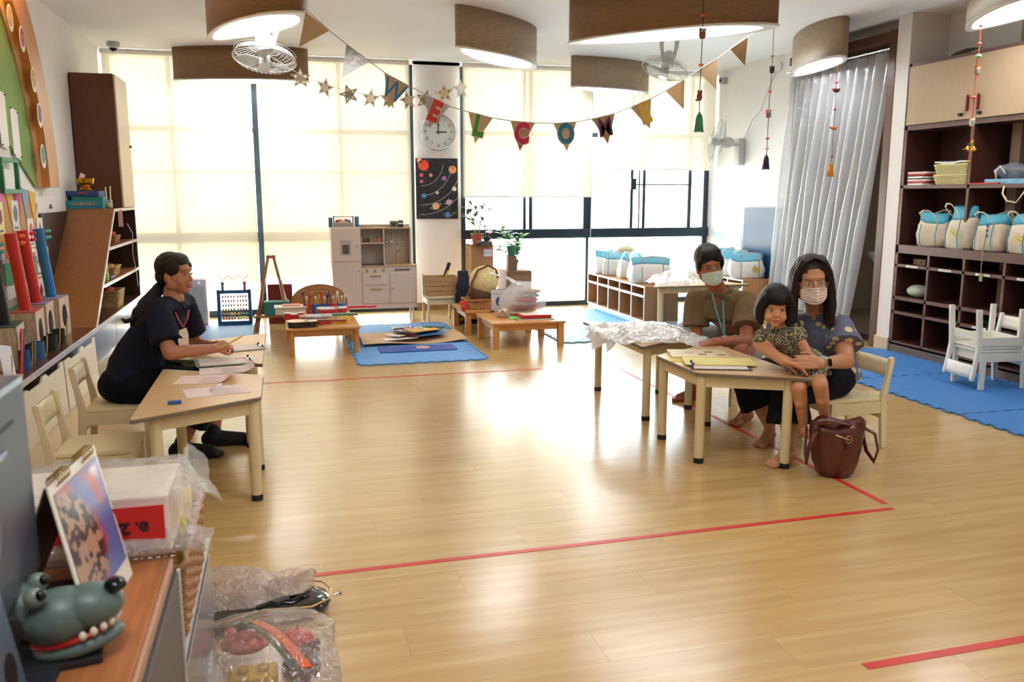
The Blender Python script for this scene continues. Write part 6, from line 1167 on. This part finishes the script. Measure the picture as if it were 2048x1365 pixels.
def hand(B,w,d,n,s=1,curl=.35,spread=.12,side=1,cf=None,thumb=.6):
    w,d,n=V(w),V(d).normalized(),V(n); n=(n-d*n.dot(d)).normalized(); x=d.cross(n)*side    # x points to the thumb side
    K=[]
    for i,(ox,L) in enumerate([(.030,.074),(.010,.082),(-.010,.076),(-.029,.060)]):
        k=w+d*(.088-.006*abs(i-1.2))*s+x*ox*s; B.cap(w+x*ox*.55*s,k,.0155*s,.0125*s,.85,n)
        dd=(d+x*(spread*(1.3-i)*.6)).normalized(); p=k; c=curl if cf is None else cf[i]; a=0
        for j,(f,r0,r1) in enumerate([(.45,.0092,.0085),(.31,.0085,.0076),(.24,.0076,.0066)]):
            a+=c*(1.0 if j==0 else 1.15); v=dd*math.cos(a)+n*math.sin(a); q=p+v*L*f*s; B.cap(p,q,r0*s,r1*s); p=q
    t0=w+d*.022*s+x*.022*s; t1=t0+(d*.55+x*.6+n*.25).normalized()*.042*s; t2=t1+(d*.8+x*(.35-thumb*.5)+n*thumb*.6).normalized()*.032*s; t3=t2+(d*.85+x*(.1-thumb*.5)+n*thumb*.8).normalized()*.026*s
    B.cap(t0,t1,.0155*s,.011*s).cap(t1,t2,.0105*s,.0095*s).cap(t2,t3,.0095*s,.0078*s)
def foot(B,ank,d,s=1,z0=0.0,toes=True):
    ank=V(ank); d=V((d[0],d[1],0)).normalized(); x=V((d.y,-d.x,0)); g=V((ank.x,ank.y,z0))
    B.cap(ank,g-d*.02*s+V((0,0,.032*s)),.035*s,.032*s); B.ell(g-d*.035*s+V((0,0,.03*s)),(.033*s,.033*s,.03*s))
    B.cap(g+V((0,0,.045*s)),g+d*.13*s+V((0,0,.02*s)),.036*s,.022*s,1.25,V((0,0,1))); B.cap(g-d*.02*s+V((0,0,.024*s)),g+d*.13*s+V((0,0,.017*s)),.03*s,.019*s,1.6,V((0,0,1)))
    B.cap(g+d*.125*s+x*-.028*s+V((0,0,.017*s)),g+d*.13*s+x*.028*s+V((0,0,.015*s)),.018*s,.015*s)
    if toes:
        for i in range(5): o=-.032+.0165*i; L=[.055,.052,.046,.038,.03][i]; r=[.0135,.0095,.009,.0085,.008][i]; B.cap(g+d*(.125)*s+x*o*s+V((0,0,.016*s)),g+d*(.125+L)*s+x*o*1.05*s+V((0,0,r*s)),r*s,r*s*.95)
def headB(B,C,R,s,neck,nr=.05,jaw=1,child=False):
    P=lambda x,y,z: V(C)+R@V((x*s,y*s,z*s)); E=lambda c,r: B.ell(P(*c),tuple(k*s for k in r),R)
    E((0,-.018,.035),(.076,.094,.084)); E((0,.018,-.03),(.064,.068,.082)); E((0,.03,-.072),(.046*jaw,.046,.036)); E((0,.057,-.096),(.021,.018,.016))
    for q in (-1,1):
        E((q*.034,.05,-.038),(.027,.026,.026)); E((q*.076,-.008,-.018),(.009,.019,.031)); E((q*.05,.0,-.06),(.022,.035,.03))
        E((q*.0125,.087,-.036),(.0085,.009,.0075))
    B.cap(P(0,.079,.006),P(0,.097 if not child else .09,-.032),.008*s,.0115*s); E((0,.068,.024),(.052,.02,.018)); E((0,.083,-.064),(.021,.011,.014))
    B.cap(P(0,-.025,-.055),neck,nr,nr*1.12); return P
def face(P,R,s,parent,brow='1a1210',lipc='a85a52',lips=True,smile=0,iris='1c120e',browd=.0,open_=1.0,mouth_open=0):
    for q in (-1,1):
        e=S().ell(P(q*.031,.0765,-.004),(.0145*s,.006*s,.0068*s*open_),R).obj('eye',mat('cfc8c0',.25),parent,'all')
        S().ell(P(q*.031,.0805,-.004),(.0062*s,.003*s,.0062*s*open_),R).obj('iris',mat(iris,.15),e,'all')
        S().tube([P(q*(.031+dx),.0815-abs(dx)*.22,-.004+.0075*open_-dx*dx*28) for dx in (-.0155,-.008,0,.008,.0155)],.0017*s,6).obj('upper_lid',mat('2a1812',.5),e,'all')
        S().tube([P(q*(.014+.036*t),.0875-.012*t*t-.004,.0185+.006*math.sin(t*PI*.8)-browd*t) for t in (0,.25,.5,.75,1)],[.0018*s,.003*s,.0032*s,.0026*s,.001*s],8,flat=.6).obj('eyebrow',mat(brow,.8),parent,'all')
    if lips:
        up=S(); up.tube([P(x,.0945-abs(x)*.35,-.0615+.003*math.cos(x*200)+smile*abs(x)*.3) for x in (-.022,-.014,-.006,0,.006,.014,.022)],[.001*s,.003*s,.0042*s,.0036*s,.0042*s,.003*s,.001*s],8).obj('upper_lip',mat(lipc,.4),parent,'all')
        S().tube([P(x,.094-abs(x)*.35,-.0705-mouth_open+smile*abs(x)*.35) for x in (-.02,-.012,0,.012,.02)],[.001*s,.0038*s,.0048*s,.0038*s,.001*s],8).obj('lower_lip',mat(lipc,.4),parent,'all')
        if mouth_open: S().tube([P(x,.092-abs(x)*.35,-.0655-mouth_open*.4) for x in (-.017,0,.017)],[.001*s,.0035*s,.001*s],8).obj('teeth',mat('e6e0d8',.3),parent,'all')
    for q in (-1,1): S().ell(P(q*.007,.0975,-.0425),(.003*s,.003*s,.002*s),R).obj('nostril',mat('5a2a20',.7),parent,'all')
def mask(P,s,parent,c):
    m_=mat(c,.75,bump=.1,bs=120)
    def f(u,v):
        x=lerp(-.066,.066,u); k=1-abs(x/.07)**2.2; z=lerp(-.02,-.112,v); z=z+(.016*(k-1) if v<.5 else .03*(1-k)*(2*v-1)); y=.022+.078*max(.0,k)**.55+ (.014*math.exp(-(x/.014)**2)*(1-v)**.5) - .03*max(0,v-.72)*1.5+.002*math.sin(v*34)
        return P(x,y,z)
    o=S().grid(f,30,24).obj('face_mask',m_,parent,'all',solid=.0015)
    for i in range(3): S().tube([P(x,.027+.078*max(0,1-abs(x/.07)**2.2)**.55,-.035-.018*i) for x in [lerp(-.062,.062,k/14) for k in range(15)]],.0011*s,4).obj('pleat_fold',m_,o,'all')
    for q in (-1,1):
        for z in (-.008,-.07): S().tube([P(q*.064,.02,z),P(q*.078,.0,z*.6-.008),P(q*.084,-.02,-.012)],.0013*s,5).obj('ear_loop',mat('f0f0f0',.6),o,'all')
    return o
hairm=mat('16100e',.42,noise_s=30,noise_a=.35,bump=.5,bs=60,stretch=(6,6,.6),spec=.35)
skinT=mat('b87a58',.5,noise_s=12,noise_a=.05,sub=.08); skinM=mat('a86848',.5,noise_s=12,noise_a=.05,sub=.08); skinW=mat('c68c68',.48,noise_s=12,noise_a=.05,sub=.08); skinC=mat('cc9068',.5,noise_s=12,noise_a=.04,sub=.08)
def rotm(f,u):
    f=V(f).normalized(); u=V(u); x=f.cross(u).normalized(); u=x.cross(f); return Matrix((x,f,u)).transposed()
def J(x,y,Y): return at(x,y,'Y',Y)
CR,CU,CF=RT,V((0,0,1)),V((math.sin(YAW),math.cos(YAW),0))   # camera right, up, away (level)
# ---------------- teacher ----------------
te=thing('person','woman with long black ponytail in dark navy shirt, sitting and writing at the left tables','person',(0,0,0))
hp_=V((-.87,5.32,.41)); ch_=J(322,640,5.34); nk=J(349,598,5.34); hc=J(352,548,5.33); s=.98
ns,fs=J(313,622,5.15),J(368,606,5.53); ne,fe_=J(340,706,5.0),J(392,690,5.62); ne.z=max(ne.z,.575); fe_.z=max(fe_.z,.57); nw,fw2=J(428,698,5.12),J(428,692,5.42)
Rt=rotm(CR*.97-CF*.25+CU*.03,V((0,0,1))+CR*.06)
B=Blob(); P=headB(B,hc,Rt,s*1.03,nk+V((-.02,0,-.02)),.047)
B.cap(nk,ch_,.055,.08).cap(ch_,hp_+V((.0,0,.1)),.085,.085).cap(ns,fs,.055,.055)
B.chain([ns,ne,nw],[.048,.042,.027]).chain([fs,fe_,fw2],[.047,.04,.027])
wd=(J(470,684,5.2)-nw).normalized(); hand(B,nw,wd,V((0,.6,-.6)),.98,.55,.05,-1,thumb=.9); fwd=(J(468,680,5.28)-fw2).normalized(); hand(B,fw2,fwd,V((0,-.6,-.7)),.98,.6,.05,1,thumb=.8)
kn,kf=V((-.45,5.14,.43)),V((-.42,5.5,.43)); an,af=V((-.6,5.06,.09)),V((-.44,5.28,.09))
B.chain([hp_+V((0,-.09,0)),kn,an],[.09,.06,.034]).chain([hp_+V((0,.09,0)),kf,af],[.09,.06,.034])
foot(B,an,(1,-.15),.8,.012,False); foot(B,af,(1,-.05),.8,.012,False)
B.build('body',skinT,te,.0045,3)
face(P,Rt,s*1.03,te,lipc='9c5048',mouth_open=.006,open_=.85,smile=.4)
# shirt
B=Blob(); fx=V((.96,-.28,0)).normalized(); sx_=V((fx.y*-1,fx.x,0))
w0=hp_+V((-.0,0,.03))
rows=[(w0,fx,sx_,.155,.19),(w0+V((.02,0,.12)),fx,sx_,.15,.165),(w0.lerp(ch_,.55)+V((-.02,0,.02)),fx,sx_,.145,.17),(ch_+V((-.005,0,0)),fx,sx_,.135,.19),((ns+fs)/2+V((-.0,0,.0)),fx,sx_,.105,.19),(nk+V((-.015,0,-.015)),fx,sx_,.068,.075)]
B.loft(rows); B.cap(ns,fs,.068,.068)
d=(ne-ns); B.tubef(ns-d*.02,ns+d*.8,.068,.09); d=(fe_-fs); B.tubef(fs,fs+d*.72,.066,.085)
B.ell(ch_+fx*.05+V((0,0,.0)),(.09,.13,.1))
shm=mat('181a2b',.85,noise_s=20,noise_a=.15,spec=.25); B.build('navy_shirt',shm,te,.007,5,.006,10)
for q,(a,b) in enumerate(((J(362,606,5.16),J(372,628,5.17)),(J(388,602,5.38),J(378,628,5.3)))): S().tube([a,a.lerp(b,.5)+V((.012,-.01,0)),b],[.012,.02,.006],8,flat=.4).obj('collar_flap',shm,te,'all')
B=Blob(); tr=mat('0f1014',.85,noise_s=20,noise_a=.2,spec=.2)
B.ell(hp_+V((-.03,0,-.005)),(.17,.2,.125)); B.cap(hp_+V((0,-.09,0)),kn,.115,.09).cap(hp_+V((0,.09,0)),kf,.115,.09); B.ell(kn,(.09,.09,.09)).ell(kf,(.09,.09,.09))
for k_,a_ in ((kn,an),(kf,af)): e=k_.lerp(a_,.72); B.tubef(k_,e,.088,.1)
B.build('black_trousers',tr,te,.008,4,.006,9)
for a_,dr_ in ((an,V((1,-.15,0))),(af,V((1,-.05,0)))):
    B=Blob(); d=dr_.normalized(); g=V((a_.x,a_.y,0)); B.cap(g+V((0,0,.05))-d*.03,g+d*.16+V((0,0,.034)),.046,.036,1.15,V((0,0,1))); B.ell(g-d*.04+V((0,0,.045)),(.043,.043,.045)); B.cap(g+V((0,0,.1))-d*.005,g+V((0,0,.05)),.04,.042); B.ell(g+d*.19+V((0,0,.022)),(.04,.035,.022)); B.build('black_sock_shoe',mat('0c0c0e',.7),te,.006,3)
# hair: cap + ponytail with curls
B=Blob(); E=lambda c,r,Q=P: B.ell(Q(*c),tuple(k*s for k in r),Rt)
E((0,-.034,.044),(.086,.096,.088)); E((0,-.06,-.01),(.078,.064,.07)); E((-.06,.01,.04),(.03,.055,.05)); E((.06,.01,.04),(.03,.055,.05)); E((0,-.09,-.05),(.04,.03,.04)); E((0,.018,.072),(.072,.062,.052))
pt=[P(0,-.1,-.06),J(305,596,5.36),J(290,612,5.34),J(276,640,5.28)]
B.chain(pt,[.03,.045,.045,.03]); B.chain([J(290,612,5.36),J(272,622,5.3),J(264,650,5.25)],[.03,.022,.012]); B.chain([J(276,640,5.28),J(262,640,5.24),J(250,644,5.22),J(244,638,5.22)],[.022,.014,.012,.008])
B.build('black_hair',hairm,te,.005,3,.003,40)
for i in range(10):
    a=P(0,-.1+.004*i,-.06); b=J(300-2*i,594+4*i,5.36-.012*i); c=J(284-1.6*i,622+3*i,5.3-.008*i); S().tube([a,b,c,c+V((-.012,.0,-.04)),c+V((.01,-.006,-.06))],[.006,.009,.007,.005,.002],6).obj('hair_strand',hairm,te,'all')
S().tube([P(.028*math.cos(t*PI/6),-.1,-.062+.028*math.sin(t*PI/6)) for t in range(12)],.005,6,closed=True).obj('hair_tie',mat('2a2a30',.5),te)
lan=mat('b02a44',.5); lp=J(367,655,5.05)
S().tube([J(351,625,5.1),J(357,640,5.06),lp],.004,5,flat=.4).obj('red_lanyard',lan,te); S().tube([J(378,620,5.2),J(375,638,5.1),lp],.004,5,flat=.4).obj('red_lanyard',lan,te)
S().prism([(-.03,.0),(.015,.01),(.03,-.03),(.04,-.16),(.0,-.165),(-.02,-.1),(-.035,-.06)],J(367,660,5.04),(.75,.65,0),(.1,0,1),(.004,-.006,0)).obj('name_card',mat('e0cdb8',.6),te)
pen2=pen((0,0,0),0,'d8a83a','e0b850','yellow pencil held in the teacher\'s writing hand',.16); pen2.name='pencil'; a=J(449,694,5.1); b=J(480,677,5.14); pen2.matrix_world=basis(a.lerp(b,.5),b-a,(0,1,.3))
# ---------------- man ----------------
mn=thing('person','man in olive shirt and pale green mask, leaning forward behind the right tables','person',(0,0,0))
hp_=V((3.22,5.52,.42)); ch_=J(1448,640,5.38); nk=J(1438,583,5.3); hc=J(1419,531,5.18); s=1.06
ns,fs=J(1494,602,5.2),J(1393,600,5.5); ne,fe_=J(1492,682,4.98),J(1392,660,5.45); nw,fw2=J(1428,694,4.96),J(1400,706,5.25)
ns=ns; nw.z=max(nw.z,.55)
Rm=rotm(-CF*.98+CR*.06-CU*.1,V((0,0,1))-CR*.16)
B=Blob(); P=headB(B,hc,Rm,s,nk+V((.02,.03,-.02)),.056)
B.cap(nk,ch_,.058,.07).cap(ch_,hp_+V((0,0,.1)),.06,.07).cap(ns,fs,.06,.06)
B.chain([ns,ne,nw],[.052,.044,.029]).chain([fs,fe_,fw2],[.052,.044,.03])
hand(B,nw,(J(1385,694,5.0)-nw),V((0,.2,-1)),1.05,.3,.08,-1); hand(B,fw2,(-.35,-.5,-.3),V((0,-.2,-1)),1.05,.4,.05,1)
kn,kf=J(1478,700,4.98),V((2.86,5.72,.47)); an,af=V((2.95,4.98,.1)),V((2.9,5.62,.1))
B.chain([hp_+V((0,-.1,0)),kn,an],[.09,.066,.04]).chain([hp_+V((0,.1,0)),kf,af],[.09,.062,.04])
B.ell(kn.lerp(an,.35)+V((.02,.01,0)),(.056,.056,.1)); B.ell(kf.lerp(af,.35)+V((.02,0,0)),(.056,.056,.1))
foot(B,an,(-.8,-.55),1.1); foot(B,af,(-1,.0),1.05)
B.build('body',skinM,mn,.0045,3)
face(P,Rm,s,mn,lips=False,open_=.75,browd=.003); mask(P,s,mn,'cfdccb')
B=Blob(); fx=(nk-hp_); fx=V((-.85,-.5,.0)).normalized(); sx_=V((-fx.y,fx.x,0))
rows=[(hp_+V((0,0,.02)),fx,sx_,.16,.19),(hp_+V((-.03,-.02,.12)),fx,sx_,.15,.17),(hp_.lerp(ch_,.6)+V((.0,.0,.06)),fx,sx_,.145,.19),(ch_+V((.0,.01,.02)),fx,sx_,.14,.2),((ns+fs)/2+V((.01,.01,.01)),fx,sx_,.105,.2),(nk+V((.01,.015,-.015)),fx,sx_,.075,.085)]
B.loft(rows); B.cap(ns,fs,.075,.075); d=(ne-ns); B.tubef(ns,ns+d*.72,.078,.1); d=(fe_-fs); B.tubef(fs,fs+d*.9,.076,.095)
olive=mat('776446',.9,noise_s=14,noise_a=.1,spec=.15); B.build('olive_tshirt',olive,mn,.007,5,.01,11,3)
S().tube([nk+V((.01,.015,.003))+fx*.066*math.cos(t*PI/12)+sx_*.078*math.sin(t*PI/12)+V((0,0,-.03*math.cos(t*PI/12))) for t in range(24)],.009,8,closed=True).obj('neck_rib',olive,mn,'all')
B=Blob(); sh_=mat('a9b0ba',.8,noise_s=12,noise_a=.1); B.ell(hp_,(.16,.19,.12)); 
d=kn-hp_; B.cap(hp_+V((0,-.1,0)),hp_.lerp(kn,.6),.115,.1); B.cap(hp_+V((0,.1,0)),kf,.11,.095); B.tubef(kf,kf.lerp(af,.3),.09,.1); B.build('grey_shorts',sh_,mn,.008,4,.006,9)
B=Blob(); s1=s
E=lambda c,r: B.ell(P(*c),tuple(k*s1 for k in r),Rm)
E((0,-.03,.05),(.087,.1,.088)); E((-.0,.045,.075),(.07,.045,.04)); E((-.035,.066,.055),(.03,.022,.03)); E((.045,.05,.06),(.03,.03,.035)); E((-.073,.01,.02),(.016,.035,.045)); E((.073,.01,.02),(.016,.035,.045)); E((0,-.07,-.01),(.075,.05,.06))
B.build('short_black_hair',hairm,mn,.005,2,.004,45)
for i in range(16):
    x=lerp(-.055,.06,i/15); S().tube([P(x*.6,.03,.125),P(x,.07,.1),P(x+.006,.088-abs(x)*.25,.072),P(x+.012,.089-abs(x)*.3,.045+.012*(i%3))],[.006*s,.008*s,.006*s,.0015*s],6,flat=.5).obj('fringe_lock',hairm,mn,'all')
tl=mat('3f8a94',.6); bdg=J(1449,672,5.04)
S().tube([J(1424,586,5.2),J(1430,612,5.14),J(1438,640,5.1),bdg],.006,6,flat=.25).obj('teal_lanyard',tl,mn); S().tube([J(1446,600,5.14),J(1447,630,5.09),bdg],.006,6,flat=.25).obj('teal_lanyard',tl,mn)
S().box(-.02,.02,-.003,.003,-.06,0,.002).obj('badge_holder',mat('e0dcd0',.4),mn,loc=bdg)
# ---------------- woman ----------------
wo=thing('person','woman in white mask and dotted blue blouse, holding a girl on her lap','person',(0,0,0))
hp_=V((3.14,4.42,.41)); nk=J(1630,620,4.37); ch_=J(1652,672,4.40); hc=J(1624,561,4.27); s=1.09
ns,fs=J(1682,652,4.27),J(1588,640,4.57); ne,fe_=J(1692,722,4.12),J(1521,690,4.22); nw,fw2=J(1640,728,3.93),J(1568,724,4.0)
Rw=rotm(-CF*.98-CR*.13-CU*.08,V((0,0,1))-CR*.07)
B=Blob(); P=headB(B,hc,Rw,s,nk+V((.02,.02,-.02)),.048)
B.cap(nk,ch_,.055,.08).cap(ch_,hp_+V((0,0,.12)),.085,.09).cap(ns,fs,.052,.052)
B.chain([ns,ne,nw],[.055,.047,.027]).chain([fs,fe_,fw2],[.048,.038,.026])
hand(B,nw,(J(1596,722,3.93)-nw),V((-.1,.6,-.2)),.95,.3,.06,-1,thumb=.4); hand(B,fw2,(J(1592,732,3.97)-fw2),V((0,-.3,-1)),.9,.25,.05,1)
kn,kf=V((2.76,4.22,.39)),V((2.73,4.62,.39)); an,af=V((2.72,4.12,.1)),V((2.84,4.52,.1))
B.chain([hp_+V((0,-.09,0)),kn,an],[.1,.07,.036]).chain([hp_+V((0,.09,0)),kf,af],[.1,.07,.036])
foot(B,an,(-.85,-.35),1.0); foot(B,af,(-.75,-.6),1.0)
B.build('body',skinW,wo,.0045,3)
face(P,Rw,s,wo,lips=False,open_=.85); mask(P,s,wo,'ecd9cd')
def dots():
    t=bpy.data.materials.new('dotted_blouse'); t.use_nodes=True; n=t.node_tree.nodes; L=t.node_tree.links; b=n['Principled BSDF']; b.inputs['Roughness'].default_value=.8
    tc=n.new('ShaderNodeTexCoord'); vo=n.new('ShaderNodeTexVoronoi'); vo.feature='F1'; vo.inputs['Scale'].default_value=15; vo.inputs['Randomness'].default_value=.35; L.new(tc.outputs['Object'],vo.inputs[0])
    r=n.new('ShaderNodeValToRGB'); r.color_ramp.elements[0].position=.33; r.color_ramp.elements[1].position=.36; r.color_ramp.elements[0].color=lin('d9c79c'); r.color_ramp.elements[1].color=lin('64677f'); L.new(vo.outputs['Distance'],r.inputs[0]); L.new(r.outputs[0],b.inputs['Base Color']); return t
B=Blob(); fx=V((-.78,-.62,0)).normalized(); sx_=V((-fx.y,fx.x,0))
rows=[(hp_+V((.02,0,-.0)),fx,sx_,.17,.2),(hp_+V((.0,0,.12)),fx,sx_,.15,.17),(hp_.lerp(ch_,.6)+V((0,0,.04)),fx,sx_,.145,.175),(ch_+V((.0,.01,.02)),fx,sx_,.145,.19),((ns+fs)/2+V((.0,.0,.01)),fx,sx_,.105,.19),(nk+V((.01,.01,-.02)),fx,sx_,.068,.08)]
B.loft(rows); B.cap(ns,fs,.068,.068); d=(ne-ns); B.tubef(ns-d*.02,ns+d*.58,.07,.112); d=(fe_-fs); B.tubef(fs,fs+d*.4,.08,.1)
B.build('dotted_blouse',dots(),wo,.007,5,.008,10,5)
B=Blob(); B.ell(hp_+V((0,0,-.01)),(.17,.2,.12)); navy=mat('13141c',.85,noise_s=16,noise_a=.2,spec=.2)
B.cap(hp_+V((0,-.09,0)),kn,.12,.1).cap(hp_+V((0,.09,0)),kf,.12,.1).ell(kn,(.1,.1,.1)).ell(kf,(.1,.1,.1))
for k_,a_ in ((kn,an),(kf,af)): B.tubef(k_,k_.lerp(a_,.62),.1,.125)
B.build('wide_black_trousers',navy,wo,.008,4,.008,9)
# long straight hair with middle parting
hw=mat('241410',.36,noise_s=30,noise_a=.35,bump=.4,bs=60,stretch=(6,6,.6),spec=.4)
B=Blob(); E=lambda c,r: B.ell(P(*c),tuple(k*s for k in r),Rw)
E((0,-.03,.047),(.089,.1,.092)); E((0,-.06,-.03),(.085,.06,.1))
for q,bot in ((-1,P(-.092,-.0,-.235)),(1,P(.1,.02,-.205))):
    for yy,rr in ((-.045,.03),(-.01,.028),(.018,.022)): B.chain([P(q*.05,yy+.02,.105),P(q*.083,yy+.008,.04),P(q*.094,yy,-.06),P(q*.098,yy,-.14),bot+Rw@V((0,yy*.8*s,0))],[rr*s*.8,rr*s*.8,rr*s,rr*s*1.1,rr*s*.8])
B.build('long_dark_hair',hw,wo,.005,3,.002,50)
for q in (-1,1):
    for i in range(9):
        y=lerp(.045,-.02,i/8); S().tube([P(q*.004,.062+.0*i-.004*i,.126),P(q*.05,.062-.005*i,.105-.0*i),P(q*.085,.035-.007*i,.04),P(q*.1,.03-.009*i,-.05),P(q*.108,.028-.009*i,-.14),P(q*.1,.03-.01*i,-.215)],[.004*s,.008*s,.009*s,.009*s,.008*s,.003*s],6,flat=.5).obj('hair_lock',hw,wo,'all')
gl=mat('b89a80',.3,m=.7); gg=film('f4f4f4',.04,.05,0,1)
gp=S()
for q in (-1,1): gp.tube([P(q*.034+.026*math.cos(t*PI/12),.1-.006*abs(math.cos(t*PI/12)),-.012+.022*math.sin(t*PI/12)) for t in range(24)],.0011,6,closed=True)
gp.tube([P(-.009,.1,-.008),P(0,.104,-.004),P(.009,.1,-.008)],.0011,6)
for q in (-1,1): gp.tube([P(q*.06,.094,-.008),P(q*.078,.05,-.006),P(q*.082,-.01,-.01)],.0011,6)
o=gp.obj('spectacle_frame',gl,None,True); tag(o,'thin wire spectacles on the face of the masked woman','glasses')
for q in (-1,1): S().ell(P(q*.034,.1,-.012),(.024,.0006,.02),Rw).obj('lens',gg,o,'all')
wt=thing('wrist_watch','black square watch with mint strap on the mother\'s wrist','watch',(0,0,0)); wp=nw.lerp(ne,.1); wdr=(ne-nw).normalized()
x,y,z=frame(wdr); S().tube([wp+x*.033*math.cos(t*PI/10)+y*.033*math.sin(t*PI/10) for t in range(20)],.008,8,closed=True,flat=1.2).obj('mint_strap',mat('a8cab8',.5),wt,'all')
vn=(CAM-wp).normalized(); vn=(vn-wdr*vn.dot(wdr)).normalized(); mxw=basis(wp+vn*.04,wdr,vn.cross(wdr)); S(mxw).box(-.018,.018,-.021,.021,-.006,.004,.004).obj('watch_case',mat('1a1a1e',.2),wt); S(mxw).box(-.014,.014,-.017,.017,.004,.0055,.001).obj('dial_glass',mat('06060a',.08),wt)
# ---------------- girl ----------------
gi=thing('person','small girl with a black bob in a floral dress sitting on the woman\'s lap','person',(0,0,0))
hp_=J(1600,735,4.19); hp_.z=max(hp_.z,.56); nk=J(1560,655,4.17); ch_=J(1572,685,4.15); hc=J(1551,614,4.11); s=.885
ns,fs=J(1592,668,4.09),J(1528,672,4.22); ne,fe_=J(1614,705,4.05),J(1545,708,4.13); nw,fw2=J(1616,738,4.03),J(1580,722,4.05)
Rg=rotm(-CF*.97-CR*.17-CU*.12,V((0,0,1))+CR*.03)
B=Blob(); P=headB(B,hc,Rg,s,nk+V((.01,.01,-.02)),.03,1.08,True)
E=lambda c,r: B.ell(P(*c),tuple(k*s for k in r),Rg)
for q in (-1,1): E((q*.036,.052,-.052),(.03,.026,.028))
B.cap(nk,ch_,.035,.05).cap(ch_,hp_,.055,.06).cap(ns,fs,.032,.032)
B.chain([ns,ne,nw],[.031,.027,.018]).chain([fs,fe_,fw2],[.031,.027,.018])
hand(B,nw,(J(1606,756,4.01)-nw),V((-.4,0,-.4)),.62,.45,.05,-1); hand(B,fw2,(J(1600,730,4.01)-fw2),V((0,-.2,-1)),.62,.4,.05,1)
kn,kf=J(1640,768,3.89),J(1598,775,3.97); an,af=J(1652,846,3.97),J(1606,850,4.03)
B.chain([hp_+V((.04,-.02,0)),kn,an],[.055,.042,.025]).chain([hp_+V((-.03,-.02,0)),kf,af],[.055,.042,.025]); B.ell(kn.lerp(an,.3),(.036,.036,.06)); B.ell(kf.lerp(af,.3),(.036,.036,.06))
foot(B,an,(.25,-1),.62,an.z-.055); foot(B,af,(-.1,-1),.62,af.z-.055)
B.build('body',skinC,gi,.004,3)
face(P,Rg,s,gi,lipc='b05a50',open_=1.05,brow='3a2418'); 
def floral():
    t=bpy.data.materials.new('floral_cloth'); t.use_nodes=True; n=t.node_tree.nodes; L=t.node_tree.links; b=n['Principled BSDF']; b.inputs['Roughness'].default_value=.85
    tc=n.new('ShaderNodeTexCoord'); a=n.new('ShaderNodeTexNoise'); a.inputs['Scale'].default_value=110; a.inputs['Detail'].default_value=2; L.new(tc.outputs['Object'],a.inputs[0]); r=n.new('ShaderNodeValToRGB'); r.color_ramp.interpolation='LINEAR'; r.color_ramp.elements[0].position=.44; r.color_ramp.elements[1].position=.56; r.color_ramp.elements[0].color=lin('2c2e2a'); r.color_ramp.elements[1].color=lin('a39c80'); L.new(a.outputs[0],r.inputs[0])
    v=n.new('ShaderNodeTexVoronoi'); v.inputs['Scale'].default_value=26; L.new(tc.outputs['Object'],v.inputs[0]); r2=n.new('ShaderNodeValToRGB'); r2.color_ramp.elements[0].position=.22; r2.color_ramp.elements[1].position=.26; r2.color_ramp.elements[0].color=(1,1,1,1); r2.color_ramp.elements[1].color=(0,0,0,1); L.new(v.outputs['Distance'],r2.inputs[0])
    m=n.new('ShaderNodeMixRGB'); L.new(r2.outputs[0],m.inputs[0]); L.new(r.outputs[0],m.inputs[1]); m.inputs[2].default_value=lin('c8ae5a'); L.new(m.outputs[0],b.inputs['Base Color']); return t
fm_=floral(); B=Blob(); fx=V((-.4,-.9,0)).normalized(); sx_=V((-fx.y,fx.x,0))
rows=[(hp_+V((.02,-.05,-.055)),fx,sx_,.15,.13),(hp_+V((.01,0,.01)),fx,sx_,.11,.11),(hp_.lerp(ch_,.5),fx,sx_,.085,.09),(ch_,fx,sx_,.08,.095),((ns+fs)/2+V((0,0,.01)),fx,sx_,.06,.095),(nk+V((0,.005,-.025)),fx,sx_,.045,.06)]
B.loft(rows); B.ell(ns+V((.012,0,-.01)),(.052,.05,.05)).ell(fs+V((-.012,0,-.01)),(.052,.05,.05)).cap(ns,fs,.04,.04)
B.cap(hp_+V((.05,-.02,.0)),hp_.lerp(kn,.75)+V((.0,0,.01)),.08,.06).cap(hp_+V((-.03,-.02,0)),hp_.lerp(kf,.75),.08,.06); B.build('floral_dress',fm_,gi,.006,4,.006,22,2)
B=Blob(); E=lambda c,r: B.ell(P(*c),tuple(k*s for k in r),Rg)
E((0,-.028,.05),(.094,.106,.094)); E((0,-.06,-.03),(.09,.06,.085)); E((0,.05,.07),(.07,.045,.04))
for q in (-1,1):
    for yy in (-.05,-.015,.02): B.chain([P(q*.07,yy+.01,.06),P(q*.094,yy,0),P(q*.095,yy,-.06),P(q*.082,yy+.008,-.1)],[.028*s,.028*s,.028*s,.018*s])
B.build('black_bob_hair',hairm,gi,.0045,2,.002,50)
for i in range(22):
    x=lerp(-.075,.075,i/21); S().tube([P(x*.5,.03,.137),P(x*.9,.066,.115),P(x,.094-abs(x)*.32,.07),P(x*1.02,.097-abs(x)*.4,.03+.004*(i%2))],[.006*s,.009*s,.008*s,.003*s],6,flat=.5).obj('fringe_lock',hairm,gi,'all')
q=S().tube([af+CR*-.002-CF*.0275+CR*.009*math.cos(t*PI/5)+V((0,0,.03+.009*math.sin(t*PI/5))) for t in range(10)],.0012,5,closed=True).obj('ankle_sticker',mat('d88a80',.6),gi)
